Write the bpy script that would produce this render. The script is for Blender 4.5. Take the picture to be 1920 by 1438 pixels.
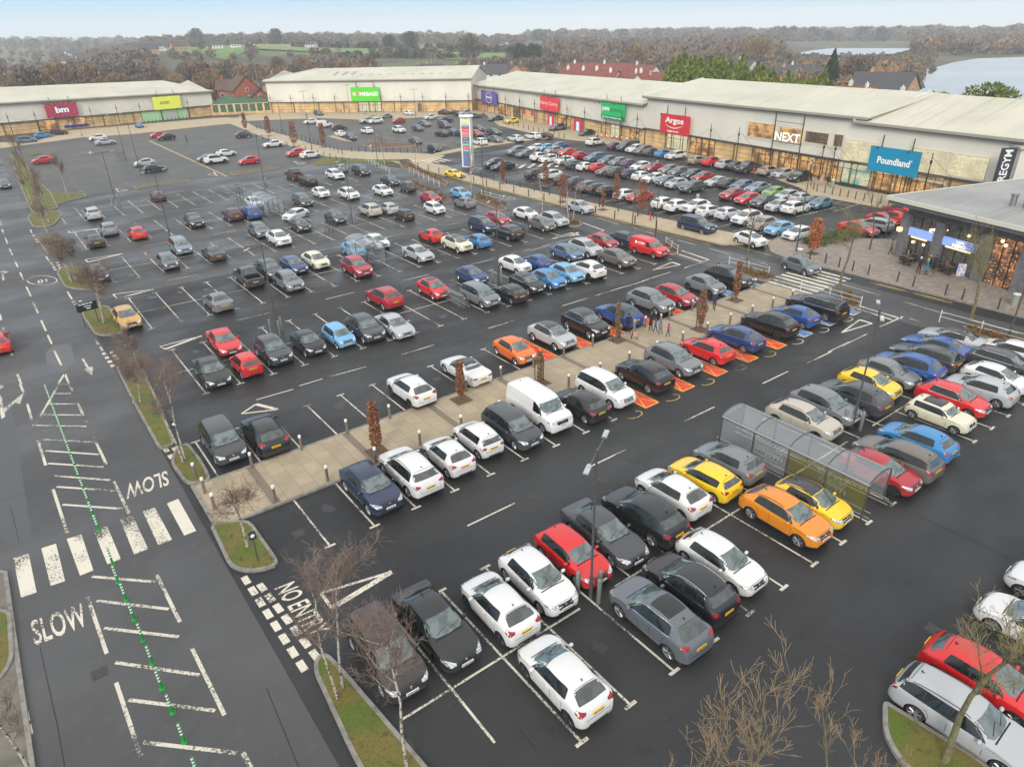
import bpy, bmesh, math, random
from math import sin, cos, tan, pi, radians, sqrt, atan2, hypot
from mathutils import Vector, Matrix
from mathutils.bvhtree import BVHTree
from mathutils.geometry import delaunay_2d_cdt
import numpy as np

random.seed(7)
SC = bpy.context.scene
for _o in list(bpy.data.objects): bpy.data.objects.remove(_o)
COL = SC.collection

# ------------------------------------------------------------------ camera
F, PIT, ROLL, H, TH = 1285.326, 0.4745002, 0.02202252, 22.039255, 0.6389533
_cr, _sr, _c, _s = cos(ROLL), sin(ROLL), cos(PIT), sin(PIT)
def _w(X, Y, Z): return Vector((X*cos(TH)+Y*sin(TH), -X*sin(TH)+Y*cos(TH), Z))
_cu, _cv, _fw = Vector((1,0,0)), Vector((0,_s,_c)), Vector((0,_c,-_s))
_cx = _cr*_cu - _sr*_cv; _cy = _sr*_cu + _cr*_cv
cam = bpy.data.cameras.new('camera'); camo = bpy.data.objects.new('camera', cam); COL.objects.link(camo)
_m = Matrix.Identity(4)
for i, v in enumerate((_w(*_cx), _w(*_cy), _w(*(-_fw)))):
    for j in range(3): _m[j][i] = v[j]
_m[2][3] = H
camo.matrix_world = _m
cam.sensor_width = 36; cam.lens = F/1920*36; cam.clip_end = 20000; cam.clip_start = .5
SC.camera = camo
SC.render.resolution_x = 1024; SC.render.resolution_y = 766

def AB(px, py, z=0.0):
    """where the ray through a photo pixel meets the height z"""
    a = (px-960)/F; b = -(py-719)/F
    u = a*_cr + b*_sr; v = -a*_sr + b*_cr
    dy = _c + v*_s; dz = -_s + v*_c
    t = (z-H)/dz
    X, Y = u*t, dy*t
    return X*cos(TH)+Y*sin(TH), -X*sin(TH)+Y*cos(TH)
def PR(a, b, z=0.0):
    X = a*cos(TH)-b*sin(TH); Y = a*sin(TH)+b*cos(TH); dz = z-H
    d = Y*_c-dz*_s; v = Y*_s+dz*_c
    return 960+F*(X*_cr-v*_sr)/d, 719-F*(X*_sr+v*_cr)/d
def HG(px, py, ty):
    """height of a vertical standing at pixel px,py whose top is at row ty"""
    a, b = AB(px, py); lo, hi = 0., 60.
    for _ in range(40):
        m = (lo+hi)/2
        if PR(a, b, m)[1] > ty: lo = m
        else: hi = m
    return lo

# ------------------------------------------------------------------ world, sun, exposure
SUN_EL, SUN_AZ = 27, 232
W = bpy.data.worlds.new('World'); SC.world = W; W.use_nodes = True
nt = W.node_tree; nt.nodes.clear()
sky = nt.nodes.new('ShaderNodeTexSky'); sky.sky_type = 'NISHITA'; sky.sun_disc = False
sky.sun_elevation = radians(SUN_EL); sky.sun_rotation = radians(SUN_AZ); sky.air_density = 1.2; sky.dust_density = 3
sc_ = nt.nodes.new('ShaderNodeVectorMath'); sc_.operation = 'SCALE'; sc_.inputs['Scale'].default_value = .10
nt.links.new(sky.outputs[0], sc_.inputs[0])
tc = nt.nodes.new('ShaderNodeTexCoord'); sp = nt.nodes.new('ShaderNodeSeparateXYZ')
nt.links.new(tc.outputs['Generated'], sp.inputs[0])
cr = nt.nodes.new('ShaderNodeValToRGB')
el = cr.color_ramp.elements
el[0].position = 0.0; el[0].color = (.60,.68,.72,1)
el[1].position = 1.0; el[1].color = (1.0,.985,.95,1)
for p_, c_ in ((.012,(.47,.63,.74,1)), (.035,(.30,.54,.74,1)), (.075,(.19,.44,.72,1)), (.16,(.32,.54,.78,1)), (.35,(.86,.87,.88,1))):
    e = el.new(p_); e.color = c_
nt.links.new(sp.outputs['Z'], cr.inputs[0])
mx = nt.nodes.new('ShaderNodeMix'); mx.data_type = 'RGBA'; mx.inputs[0].default_value = .85
nt.links.new(sc_.outputs[0], mx.inputs[6]); nt.links.new(cr.outputs[0], mx.inputs[7])
bg = nt.nodes.new('ShaderNodeBackground'); bg.inputs['Strength'].default_value = 1.0
nt.links.new(mx.outputs[2], bg.inputs['Color'])
wo = nt.nodes.new('ShaderNodeOutputWorld'); nt.links.new(bg.outputs[0], wo.inputs['Surface'])
sun = bpy.data.lights.new('sun', 'SUN'); sun.energy = 1.5; sun.angle = radians(22); sun.color = (1,.96,.9)
suno = bpy.data.objects.new('sun', sun); COL.objects.link(suno)
suno.rotation_euler = (radians(90-SUN_EL), 0, radians(180-SUN_AZ))
SC.view_settings.view_transform = 'Standard'; SC.view_settings.look = 'None'
SC.view_settings.exposure = 0.66; SC.view_settings.gamma = 1
SC.cycles.volume_bounces = 1; SC.cycles.max_bounces = 6; SC.cycles.transparent_max_bounces = 12

# ------------------------------------------------------------------ helpers
def tag(o, label=None, cat=None, group=None, kind=None):
    if label: o['label'] = label
    if cat: o['category'] = cat
    if group: o['group'] = group
    if kind: o['kind'] = kind
    return o
def thing(name, label, cat, loc=(0,0,0), rz=0, group=None):
    o = bpy.data.objects.new(name, None); COL.objects.link(o)
    o.empty_display_size = .3; o.location = loc; o.rotation_euler = (0,0,rz)
    return tag(o, label, cat, group)
class MB:
    """collects shapes; build() links them as one mesh object"""
    def __init__(s): s.v = []; s.f = []; s.m = []
    def add(s, vs, fs, mi=0):
        n = len(s.v); s.v += [tuple(v) for v in vs]
        s.f += [tuple(i+n for i in f) for f in fs]; s.m += [mi]*len(fs); return s
    def box(s, c, d, rz=0, mi=0):
        x, y, z = (k/2 for k in d); cs, sn = cos(rz), sin(rz)
        vs = [(c[0]+i*x*cs-j*y*sn, c[1]+i*x*sn+j*y*cs, c[2]+k*z) for k in (-1,1) for i, j in ((-1,-1),(1,-1),(1,1),(-1,1))]
        return s.add(vs, [(3,2,1,0),(4,5,6,7),(0,1,5,4),(1,2,6,5),(2,3,7,6),(3,0,4,7)], mi)
    def prism(s, poly, z0, z1, mi=0):
        n = len(poly); ar = sum(poly[i][0]*poly[(i+1)%n][1]-poly[(i+1)%n][0]*poly[i][1] for i in range(n))
        if ar < 0: poly = poly[::-1]
        vs = [(p[0],p[1],z0) for p in poly]+[(p[0],p[1],z1) for p in poly]
        return s.add(vs, [tuple(range(n))[::-1], tuple(range(n,2*n))]+[(i,(i+1)%n,n+(i+1)%n,n+i) for i in range(n)], mi)
    def sheet(s, poly, z, mi=0):
        n = len(poly); ar = sum(poly[i][0]*poly[(i+1)%n][1]-poly[(i+1)%n][0]*poly[i][1] for i in range(n))
        if ar < 0: poly = poly[::-1]
        return s.add([(p[0],p[1],z) for p in poly], [tuple(range(n))], mi)
    def seg(s, p, q, w, z, mi=0):
        dx, dy = q[0]-p[0], q[1]-p[1]; l = hypot(dx,dy) or 1e-6; nx, ny = -dy/l*w/2, dx/l*w/2
        return s.add([(p[0]-nx,p[1]-ny,z),(q[0]-nx,q[1]-ny,z),(q[0]+nx,q[1]+ny,z),(p[0]+nx,p[1]+ny,z)], [(0,1,2,3)], mi)
    def tube(s, p0, p1, r0, r1=None, n=8, mi=0, cap=True):
        r1 = r0 if r1 is None else r1
        p0, p1 = Vector(p0), Vector(p1); d = (p1-p0)
        if d.length < 1e-6: return s
        d.normalize(); a = d.orthogonal().normalized(); b = d.cross(a)
        vs = [p0+(a*cos(2*pi*i/n)+b*sin(2*pi*i/n))*r0 for i in range(n)]+[p1+(a*cos(2*pi*i/n)+b*sin(2*pi*i/n))*r1 for i in range(n)]
        fs = [(i,(i+1)%n,n+(i+1)%n,n+i) for i in range(n)]
        if cap: fs += [tuple(range(n))[::-1], tuple(range(n,2*n))]
        return s.add(vs, fs, mi)
    def path(s, pts, r, n=8, mi=0):
        for i in range(len(pts)-1): s.tube(pts[i], pts[i+1], r, r, n, mi)
        return s
    def lathe(s, prof, n=12, c=(0,0,0), mi=0):
        vs = [(c[0]+r*cos(2*pi*i/n), c[1]+r*sin(2*pi*i/n), c[2]+z) for r, z in prof for i in range(n)]
        fs = [(k*n+i, k*n+(i+1)%n, (k+1)*n+(i+1)%n, (k+1)*n+i) for k in range(len(prof)-1) for i in range(n)]
        return s.add(vs, fs, mi)
    def mesh(s, name, mats, smooth=False, sharp=None):
        me = bpy.data.meshes.new(name); me.from_pydata(s.v, [], s.f); me.update()
        for m in (mats if isinstance(mats, (list,tuple)) else [mats]): me.materials.append(m)
        me.polygons.foreach_set('material_index', s.m)
        if smooth:
            me.polygons.foreach_set('use_smooth', [True]*len(s.f))
            if sharp: me.set_sharp_from_angle(angle=radians(sharp))
        return me
    def build(s, name, mats, parent=None, smooth=False, sharp=None):
        o = bpy.data.objects.new(name, s.mesh(name, mats, smooth, sharp)); COL.objects.link(o)
        if parent: o.parent = parent
        return o
def link(name, me, parent=None):
    o = bpy.data.objects.new(name, me); COL.objects.link(o)
    if parent: o.parent = parent
    return o
KIDS = {}
def dup(o, parent=None):
    c = o.copy(); COL.objects.link(c)
    if parent: c.parent = parent
    for k in KIDS.get(o.name) or list(o.children): dup(k, c)
    return c
def struct(o): o['kind'] = 'structure'; return o

# ------------------------------------------------------------------ materials
def srgb(*c):
    return tuple(((x/255+.055)/1.055)**2.4 if x/255 > .04045 else x/255/12.92 for x in c)+(1,)
MATS = {}
def mat(name, col, rough=.6, metal=0, spec=.5, noise=None, bump=None, emit=None, coat=0, alpha=None, trans=0, coord='Object', ior=None):
    """noise = (scale, other colour, low, high[, detail]); bump = (scale, strength)"""
    if name in MATS: return MATS[name]
    m = bpy.data.materials.new(name); m.use_nodes = True; t = m.node_tree; b = t.nodes['Principled BSDF']
    b.inputs['Base Color'].default_value = col; b.inputs['Roughness'].default_value = rough
    b.inputs['Metallic'].default_value = metal; b.inputs['Specular IOR Level'].default_value = spec
    if coat: b.inputs['Coat Weight'].default_value = coat; b.inputs['Coat Roughness'].default_value = .08
    if ior: b.inputs['IOR'].default_value = ior
    if trans: b.inputs['Transmission Weight'].default_value = trans
    if alpha is not None: b.inputs['Alpha'].default_value = alpha
    if emit: b.inputs['Emission Color'].default_value = emit[0]; b.inputs['Emission Strength'].default_value = emit[1]
    if noise or bump:
        tcn = t.nodes.new('ShaderNodeTexCoord')
    if noise:
        ns = noise if isinstance(noise, list) else [noise]; prev = None
        for q in ns:
            n = t.nodes.new('ShaderNodeTexNoise'); n.inputs['Scale'].default_value = q[0]; n.inputs['Detail'].default_value = q[4] if len(q) > 4 else 4
            t.links.new(tcn.outputs[coord], n.inputs['Vector'])
            r = t.nodes.new('ShaderNodeMapRange'); r.inputs[1].default_value = q[2]; r.inputs[2].default_value = q[3]
            t.links.new(n.outputs[0], r.inputs[0])
            x = t.nodes.new('ShaderNodeMix'); x.data_type = 'RGBA'; t.links.new(r.outputs[0], x.inputs[0])
            if prev: t.links.new(prev, x.inputs[6])
            else: x.inputs[6].default_value = col
            x.inputs[7].default_value = q[1]; prev = x.outputs[2]
        t.links.new(prev, b.inputs['Base Color'])
    if bump:
        n = t.nodes.new('ShaderNodeTexNoise'); n.inputs['Scale'].default_value = bump[0]; n.inputs['Detail'].default_value = 5
        t.links.new(tcn.outputs[coord], n.inputs['Vector'])
        bp = t.nodes.new('ShaderNodeBump'); bp.inputs['Strength'].default_value = bump[1]; bp.inputs['Distance'].default_value = .05
        t.links.new(n.outputs[0], bp.inputs['Height']); t.links.new(bp.outputs[0], b.inputs['Normal'])
    MATS[name] = m; return m
def paint_mat(name, rough=.28, metal=0.0, coat=.45, dirt=.12):
    """car paint: the colour is the object's own colour, with faint road dirt low on the sides"""
    m = bpy.data.materials.new(name); m.use_nodes = True; t = m.node_tree; b = t.nodes['Principled BSDF']
    oi = t.nodes.new('ShaderNodeObjectInfo'); tcn = t.nodes.new('ShaderNodeTexCoord')
    n = t.nodes.new('ShaderNodeTexNoise'); n.inputs['Scale'].default_value = 5; n.inputs['Detail'].default_value = 6
    t.links.new(tcn.outputs['Object'], n.inputs['Vector'])
    s_ = t.nodes.new('ShaderNodeSeparateXYZ'); t.links.new(tcn.outputs['Object'], s_.inputs[0])
    r = t.nodes.new('ShaderNodeMapRange'); r.inputs[1].default_value = .75; r.inputs[2].default_value = .25; t.links.new(s_.outputs['Z'], r.inputs[0])
    mu = t.nodes.new('ShaderNodeMath'); mu.operation = 'MULTIPLY'; t.links.new(r.outputs[0], mu.inputs[0]); t.links.new(n.outputs[0], mu.inputs[1])
    m2 = t.nodes.new('ShaderNodeMath'); m2.operation = 'MULTIPLY_ADD'; m2.inputs[1].default_value = .45; m2.inputs[2].default_value = .0
    t.links.new(mu.outputs[0], m2.inputs[0])
    x = t.nodes.new('ShaderNodeMix'); x.data_type = 'RGBA'; t.links.new(m2.outputs[0], x.inputs[0])
    t.links.new(oi.outputs['Color'], x.inputs[6]); x.inputs[7].default_value = (.16,.14,.12,1)
    t.links.new(x.outputs[2], b.inputs['Base Color'])
    b.inputs['Roughness'].default_value = rough; b.inputs['Metallic'].default_value = metal
    b.inputs['Coat Weight'].default_value = coat; b.inputs['Coat Roughness'].default_value = .12
    b.inputs['Specular IOR Level'].default_value = .45
    return m
# ------------------------------------------------------------------ cars
PAINT = paint_mat('car_paint'); 
M_BLK = mat('black_trim', (.012,.012,.013,1), .45)
M_TYRE = mat('tyre_rubber', (.018,.018,.018,1), .85)
M_RIM = mat('alloy', (.42,.43,.45,1), .35, .8)
M_RIMD = mat('dark_alloy', (.05,.05,.055,1), .4, .6)
M_GLASS = mat('tinted_glass', (.008,.011,.011,1), .05, 0, .5, coat=.15)
M_SCREEN = mat('windscreen_glass', (.115,.15,.15,1), .05, .25, 1.0, noise=(2.2,(.05,.07,.07,1),.42,.62,2), coat=.6)  # pale base stands in for reflected sky and the dashboard behind
M_REARG = mat('rear_glass', (.05,.065,.066,1), .06, .2, 1.0, noise=(2.5,(.025,.03,.03,1),.4,.6,2), coat=.5)
M_LAMP = mat('headlight_glass', (.62,.66,.68,1), .08, .5, .8, noise=(14,(.2,.22,.24,1),.45,.6), coat=.8)
M_TAIL = mat('taillight_red', (.30,.004,.008,1), .15, 0, .4, noise=(14,(.2,.004,.006,1),.45,.6), coat=.8)
M_PLW = mat('plate_white', (.72,.72,.70,1), .5); M_PLY = mat('plate_yellow', (.78,.46,.02,1), .5)
M_CHR = mat('chrome_trim', (.66,.67,.68,1), .18, .95)
M_GAP = mat('panel_gap_dark', (.006,.006,.006,1), .8)

def pchip(pts):
    xs = np.array([p[0] for p in pts], float); ys = np.array([p[1] for p in pts], float)
    h = np.diff(xs); d = np.diff(ys)/h; m = np.zeros(len(xs))
    for i in range(1, len(xs)-1):
        if d[i-1]*d[i] > 0:
            w1 = 2*h[i]+h[i-1]; w2 = h[i]+2*h[i-1]; m[i] = (w1+w2)/(w1/d[i-1]+w2/d[i])
    m[0] = d[0]; m[-1] = d[-1]
    def f(x):
        x = min(max(x, xs[0]), xs[-1]); i = min(int(np.searchsorted(xs, x, 'right'))-1, len(h)-1)
        t = (x-xs[i])/h[i]; t2 = t*t; t3 = t2*t
        return (2*t3-3*t2+1)*ys[i]+(t3-2*t2+t)*h[i]*m[i]+(-2*t3+3*t2)*ys[i+1]+(t3-t2)*h[i]*m[i+1]
    return f
def rounded(poly, r, k=4):
    out = []; n = len(poly)
    for i in range(n):
        p = Vector(poly[i]); a = Vector(poly[i-1])-p; b = Vector(poly[(i+1)%n])-p
        q = min(r, a.length*.45, b.length*.45); A = p+a.normalized()*q; B = p+b.normalized()*q
        for j in range(k+1):
            t = j/k; out.append(tuple((1-t)**2*A+2*t*(1-t)*p+t*t*B))
    return out
def inpoly(x, y, poly):
    c = False; n = len(poly)
    for i in range(n):
        (x1,y1), (x2,y2) = poly[i], poly[i-1]
        if (y1 > y) != (y2 > y) and x < (x2-x1)*(y-y1)/(y2-y1)+x1: c = not c
    return c
def tess(poly, step=.11):
    pl = []
    n = len(poly)
    for i in range(n):
        a, b = Vector(poly[i]), Vector(poly[(i+1)%n]); k = max(1, int((b-a).length/step))
        for j in range(k): pl.append(tuple(a.lerp(b, j/k)))
    xs = [p[0] for p in pl]; ys = [p[1] for p in pl]; pts = [Vector(p) for p in pl]
    x = min(xs)+step/2
    while x < max(xs):
        y = min(ys)+step/2
        while y < max(ys):
            if inpoly(x, y, pl) and min((x-p[0])**2+(y-p[1])**2 for p in pl) > (step*.4)**2: pts.append(Vector((x,y)))
            y += step
        x += step
    r = delaunay_2d_cdt(pts, [], [list(range(len(pl)))], 1, 1e-5)
    return [tuple(v) for v in r[0]], [tuple(f) for f in r[2]]

class Spec: pass
def spec(L, W_, Hh, top, belt, wb, taper=.70, wr=.32, axf=None, axr=None, rearscreen=None, wins=None, screen=None, clad=0, nose=.22, tail=.13, **k):
    s = Spec(); s.L=L; s.W=W_; s.H=Hh; s.top=pchip(top); s.tp=top; s.belt=belt; s.taper=taper; s.wr=wr
    s.axf=axf; s.axr=axf+wb; s.rs=rearscreen; s.wins=wins; s.ws=screen; s.clad=clad; s.nose=nose; s.tail=tail; s.k=k
    return s
# s = metres from the front bumper; top = roof and bonnet line; screen = (base, top); rearscreen = (top, base); wins = side pane breaks
SPECS = dict(
 hatch=spec(4.15,1.76,1.46,[(0,.56),(.05,.66),(.2,.76),(.5,.85),(.94,.965),(1.03,.995),(1.84,1.375),(2.2,1.448),(2.6,1.46),(3.05,1.425),(3.42,1.34),(3.86,1.05),(3.98,.95),(4.10,.8),(4.13,.68),(4.15,.54)],(.88,.98),2.58,axf=.82,screen=(1.01,1.84),rearscreen=(3.44,3.86),wins=[1.46,2.42,3.18]),
 hatch3=spec(4.0,1.72,1.44,[(0,.54),(.05,.64),(.2,.75),(.5,.84),(.95,.95),(1.05,.98),(1.75,1.33),(2.15,1.42),(2.6,1.44),(3.1,1.41),(3.5,1.32),(3.84,1.02),(3.94,.88),(3.98,.7),(4.0,.56)],(.86,.98),2.48,axf=.78,screen=(1.04,1.74),rearscreen=(3.52,3.84),wins=[1.42,2.5,3.4]),
 hatch2=spec(3.98,1.74,1.45,[(0,.56),(.05,.68),(.2,.80),(.5,.90),(.86,.99),(.95,1.02),(1.74,1.375),(2.05,1.44),(2.4,1.455),(2.85,1.42),(3.2,1.34),(3.66,1.08),(3.82,.98),(3.93,.8),(3.96,.68),(3.98,.54)],(.90,1.02),2.52,axf=.78,screen=(.93,1.74),rearscreen=(3.22,3.68),wins=[1.36,2.3,2.98],taper=.67,nose=.27,tail=.18),
 suv2=spec(4.38,1.83,1.60,[(0,.62),(.05,.78),(.18,.92),(.5,1.0),(.98,1.085),(1.08,1.12),(1.86,1.505),(2.2,1.58),(2.6,1.60),(3.1,1.56),(3.55,1.46),(4.06,1.16),(4.2,1.06),(4.33,.86),(4.36,.72),(4.38,.6)],(1.0,1.14),2.64,axf=.86,screen=(1.06,1.86),rearscreen=(3.6,4.08),wins=[1.46,2.5,3.35],clad=.42,wr=.355,taper=.68,nose=.25,tail=.17),
 city=spec(3.52,1.62,1.49,[(0,.56),(.04,.68),(.15,.8),(.45,.92),(.72,.99),(.8,1.02),(1.35,1.38),(1.75,1.47),(2.3,1.49),(2.85,1.46),(3.18,1.34),(3.38,1.02),(3.46,.88),(3.5,.7),(3.52,.56)],(.90,.97),2.32,axf=.64,screen=(.8,1.34),rearscreen=(3.16,3.38),wins=[1.08,2.15,2.95],taper=.72),
 mini=spec(3.72,1.69,1.41,[(0,.56),(.05,.72),(.15,.82),(.5,.90),(1.0,.96),(1.1,.98),(1.52,1.30),(1.8,1.39),(2.3,1.41),(3.0,1.39),(3.36,1.33),(3.56,1.0),(3.64,.86),(3.7,.7),(3.72,.56)],(.88,.93),2.47,axf=.66,screen=(1.1,1.5),rearscreen=(3.36,3.56),wins=[1.34,2.3,3.2],taper=.80,wr=.3),
 suv=spec(4.45,1.85,1.66,[(0,.62),(.05,.76),(.18,.9),(.5,.98),(.99,1.075),(1.10,1.115),(1.88,1.53),(2.24,1.62),(2.7,1.655),(3.3,1.62),(3.72,1.53),(4.16,1.20),(4.30,1.06),(4.42,.8),(4.45,.62)],(1.0,1.08),2.65,axf=.86,screen=(1.08,1.88),rearscreen=(3.76,4.16),wins=[1.46,2.52,3.3,3.66],clad=.42,wr=.355,taper=.73),
 suvl=spec(4.85,1.96,1.80,[(0,.66),(.05,.84),(.16,1.0),(.5,1.08),(1.15,1.16),(1.28,1.2),(1.88,1.64),(2.25,1.76),(2.8,1.80),(3.8,1.78),(4.4,1.72),(4.7,1.25),(4.78,1.08),(4.83,.85),(4.85,.66)],(1.08,1.14),2.9,axf=.9,screen=(1.26,1.86),rearscreen=(4.44,4.7),wins=[1.6,2.7,3.7,4.4],clad=.38,wr=.385,taper=.77,nose=.14,tail=.08),
 saloon=spec(4.65,1.81,1.43,[(0,.5),(.05,.62),(.2,.72),(.6,.82),(1.2,.945),(1.3,.975),(2.12,1.335),(2.45,1.41),(2.8,1.43),(3.2,1.39),(3.55,1.28),(4.0,1.06),(4.15,1.03),(4.5,.98),(4.6,.85),(4.65,.58)],(.86,.97),2.78,axf=.86,screen=(1.28,2.12),rearscreen=(3.42,3.98),wins=[1.68,2.65,3.45],taper=.70,wr=.33),
 estate=spec(4.62,1.80,1.48,[(0,.52),(.05,.64),(.2,.74),(.6,.84),(1.22,.97),(1.32,1.0),(2.0,1.36),(2.4,1.45),(2.9,1.48),(3.7,1.45),(4.12,1.38),(4.44,1.02),(4.54,.9),(4.6,.7),(4.62,.56)],(.88,.98),2.7,axf=.88,screen=(1.3,1.98),rearscreen=(4.14,4.44),wins=[1.66,2.62,3.5,4.2],taper=.72,wr=.33),
 mpv=spec(4.5,1.82,1.66,[(0,.58),(.05,.7),(.2,.84),(.5,.95),(.85,1.05),(.95,1.1),(1.75,1.52),(2.2,1.63),(2.8,1.66),(3.6,1.64),(4.05,1.56),(4.34,1.12),(4.42,.98),(4.47,.75),(4.5,.58)],(.96,1.05),2.72,axf=.88,screen=(.95,1.75),rearscreen=(4.1,4.34),wins=[1.4,2.55,3.5,4.1],taper=.76,wr=.335),
 van=spec(5.0,1.95,1.97,[(0,.62),(.05,.8),(.15,1.0),(.45,1.13),(.85,1.24),(.95,1.28),(1.55,1.75),(1.9,1.9),(2.4,1.96),(3.6,1.97),(4.7,1.95),(4.9,1.90),(4.95,1.5),(4.98,1.0),(5.0,.6)],(1.12,1.16),3.1,axf=.95,screen=(.92,1.56),rearscreen=None,wins=[1.22,1.95],taper=.86,wr=.345,clad=.36,nose=.16,tail=.04),
 svan=spec(4.4,1.82,1.82,[(0,.56),(.05,.7),(.18,.86),(.5,.97),(.95,1.08),(1.05,1.12),(1.62,1.58),(1.95,1.72),(2.4,1.80),(3.3,1.82),(4.15,1.80),(4.32,1.75),(4.36,1.3),(4.39,.9),(4.4,.56)],(1.0,1.05),2.7,axf=.88,screen=(1.04,1.64),rearscreen=None,wins=[1.32,2.0],taper=.84,wr=.33,clad=.32,nose=.16,tail=.05),
 pickup=spec(5.3,1.86,1.80,[(0,.68),(.05,.9),(.15,1.05),(.5,1.12),(1.25,1.18),(1.35,1.22),(1.95,1.62),(2.25,1.74),(2.7,1.80),(3.2,1.78),(3.45,1.70),(3.62,1.18),(3.75,1.14),(5.15,1.14),(5.25,1.1),(5.28,.9),(5.3,.62)],(1.1,1.12),3.2,axf=.95,screen=(1.34,1.92),rearscreen=(3.46,3.6),wins=[1.7,2.5,3.25],taper=.78,wr=.39,clad=.42,nose=.12,tail=.03),
 cabrio=spec(4.7,1.80,1.42,[(0,.52),(.05,.64),(.2,.74),(.6,.84),(1.3,.96),(1.4,.98),(2.05,1.29),(2.4,1.39),(2.8,1.41),(3.2,1.34),(3.6,1.14),(3.85,1.05),(4.4,1.0),(4.62,.92),(4.68,.75),(4.7,.56)],(.88,.98),2.78,axf=.88,screen=(1.38,2.02),rearscreen=(3.3,3.66),wins=[1.72,2.75,3.1],taper=.72,wr=.34),
)
SPECS['sport'] = spec(4.25,1.84,1.30,[(0,.48),(.05,.58),(.25,.68),(.7,.78),(1.25,.86),(1.35,.9),(2.0,1.18),(2.35,1.27),(2.7,1.28),(3.2,1.18),(3.7,.98),(4.05,.88),(4.18,.78),(4.25,.52)],(.80,.9),2.55,axf=.86,screen=(1.34,1.98),rearscreen=(3.0,3.6),wins=[1.7,2.6,3.05],taper=.68,wr=.335)

def half_section(S, s):
    zt = float(S.top(s)); L = S.L; W2 = S.W/2
    f = 1-S.nose*(1-min(s/.75,1))**2.1-S.tail*(1-min((L-s)/.5,1))**2.1
    f *= 1-.12*(1-min(s/.12,1))**2-.12*(1-min((L-s)/.1,1))**2
    w = W2*f
    zb = S.belt[0]+(S.belt[1]-S.belt[0])*s/L
    zb = min(zb, zt-.045)
    c = min(max((zt-zb-.06)/.34,0),1); c = c*c*(3-2*c)
    wt = w*(.90-(.90-(S.taper-.05*max(0,(s/L-.45)/.5)*(0 if S.taper > .8 else 1)))*c)
    e = min(.06,(zt-zb)*.45)
    lo = .17+.16*max(0,1-s/.35)**1.5+.14*max(0,1-(L-s)/.3)**1.5
    lo = min(lo, zt-.12)
    m = zb-lo
    P = [(0,zt),(.35*wt,zt-.006),(.65*wt,zt-.02),(.88*wt,zt-.02-e*.35),(wt,zt-.02-e)]
    a, b = P[-1], (w*.955, zb+.0)
    for t in (.33,.66): P.append((a[0]+(b[0]-a[0])*t+.012*c, a[1]+(b[1]-a[1])*t))
    P += [(w*.958,zb),(w*.985,zb-.05*min(1,m/.5)),(w,zb-m*.28),(w*.997,zb-m*.55),(w*.99,zb-m*.75),(w*.965,zb-m*.9),(w*.9,lo),(w*.5,lo-.01),(0,lo-.01)]
    return P
def car_shell(S):
    xs = [0,.02,.05,.1,.17,.26,.38,.5]; L = S.L
    x = .65
    while x < L-.5: xs.append(x); x += .13
    xs += [L-.46,L-.36,L-.27,L-.19,L-.12,L-.07,L-.03,L-.01,L]
    if S.k.get('extra'): xs += S.k['extra']
    xs = sorted(set(round(v,3) for v in xs)); rows = [half_section(S, s) for s in xs]
    n = len(rows[0]); vs = []; fs = []
    for s, R in zip(xs, rows):
        vs += [(L/2-s, y, z) for y, z in R]; vs += [(L/2-s, -y, z) for y, z in R[1:-1]]
    N = 2*n-2
    def idx(i, j, side):
        if side == 0 or j in (0, n-1): return i*N+j
        return i*N+n+j-1
    for i in range(len(xs)-1):
        for j in range(n-1):
            fs.append((idx(i,j,0),idx(i,j+1,0),idx(i+1,j+1,0),idx(i+1,j,0)))
            fs.append((idx(i,j,1),idx(i+1,j,1),idx(i+1,j+1,1),idx(i,j+1,1)))
    for i, fl in ((0,True),(len(xs)-1,False)):
        for j in range(n-1):
            q = [idx(i,j,0),idx(i,j,1),idx(i,j+1,1),idx(i,j+1,0)]
            q = [k for m_, k in enumerate(q) if k not in q[:m_]]
            fs.append(tuple(q if fl else q[::-1]))
    return vs, fs
def arch_cut(S, vs, fs):
    b = MB(); b.add(vs, fs); me = b.mesh('shell', [PAINT, M_BLK], True)
    bm = bmesh.new(); bm.from_mesh(me); bmesh.ops.recalc_face_normals(bm, faces=bm.faces); bm.to_mesh(me); bm.free()
    o = bpy.data.objects.new('shell', me); COL.objects.link(o); cuts = []
    def sub(cb):
        cm = cb.mesh('cut', [PAINT, M_BLK])
        bm = bmesh.new(); bm.from_mesh(cm); bmesh.ops.recalc_face_normals(bm, faces=bm.faces); bm.to_mesh(cm); bm.free()
        co = bpy.data.objects.new('cut', cm); COL.objects.link(co); cuts.append(co)
        md = o.modifiers.new('b', 'BOOLEAN'); md.operation = 'DIFFERENCE'; md.solver = 'EXACT'; md.object = co
    for ax in (S.axf, S.axr):
        for sd in (-1,1):
            x = S.L/2-ax; y0 = sd*(S.W/2-.30); y1 = sd*(S.W/2+.1)
            sub(MB().tube((x,y0,S.wr-.01),(x,y1,S.wr-.01),S.wr+.055,None,22,1))
    if S is SPECS['pickup']: sub(MB().box((S.L/2-4.42,0,1.2),(1.42,S.W*.80,1.0),0,1))
    bpy.context.view_layer.update()
    dg = bpy.context.evaluated_depsgraph_get(); m2 = bpy.data.meshes.new_from_object(o.evaluated_get(dg))
    for c in cuts: bpy.data.objects.remove(c)
    bpy.data.objects.remove(o)
    m2.name = 'car_body'
    while len(m2.materials) < 2: m2.materials.append(M_BLK)
    for p in m2.polygons:
        if p.material_index == 0 and S.clad and p.center.z < S.clad: p.material_index = 1
        elif p.center.z < .24: p.material_index = 1
        p.use_smooth = True
    m2.set_sharp_from_angle(angle=radians(34))
    return m2
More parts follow.
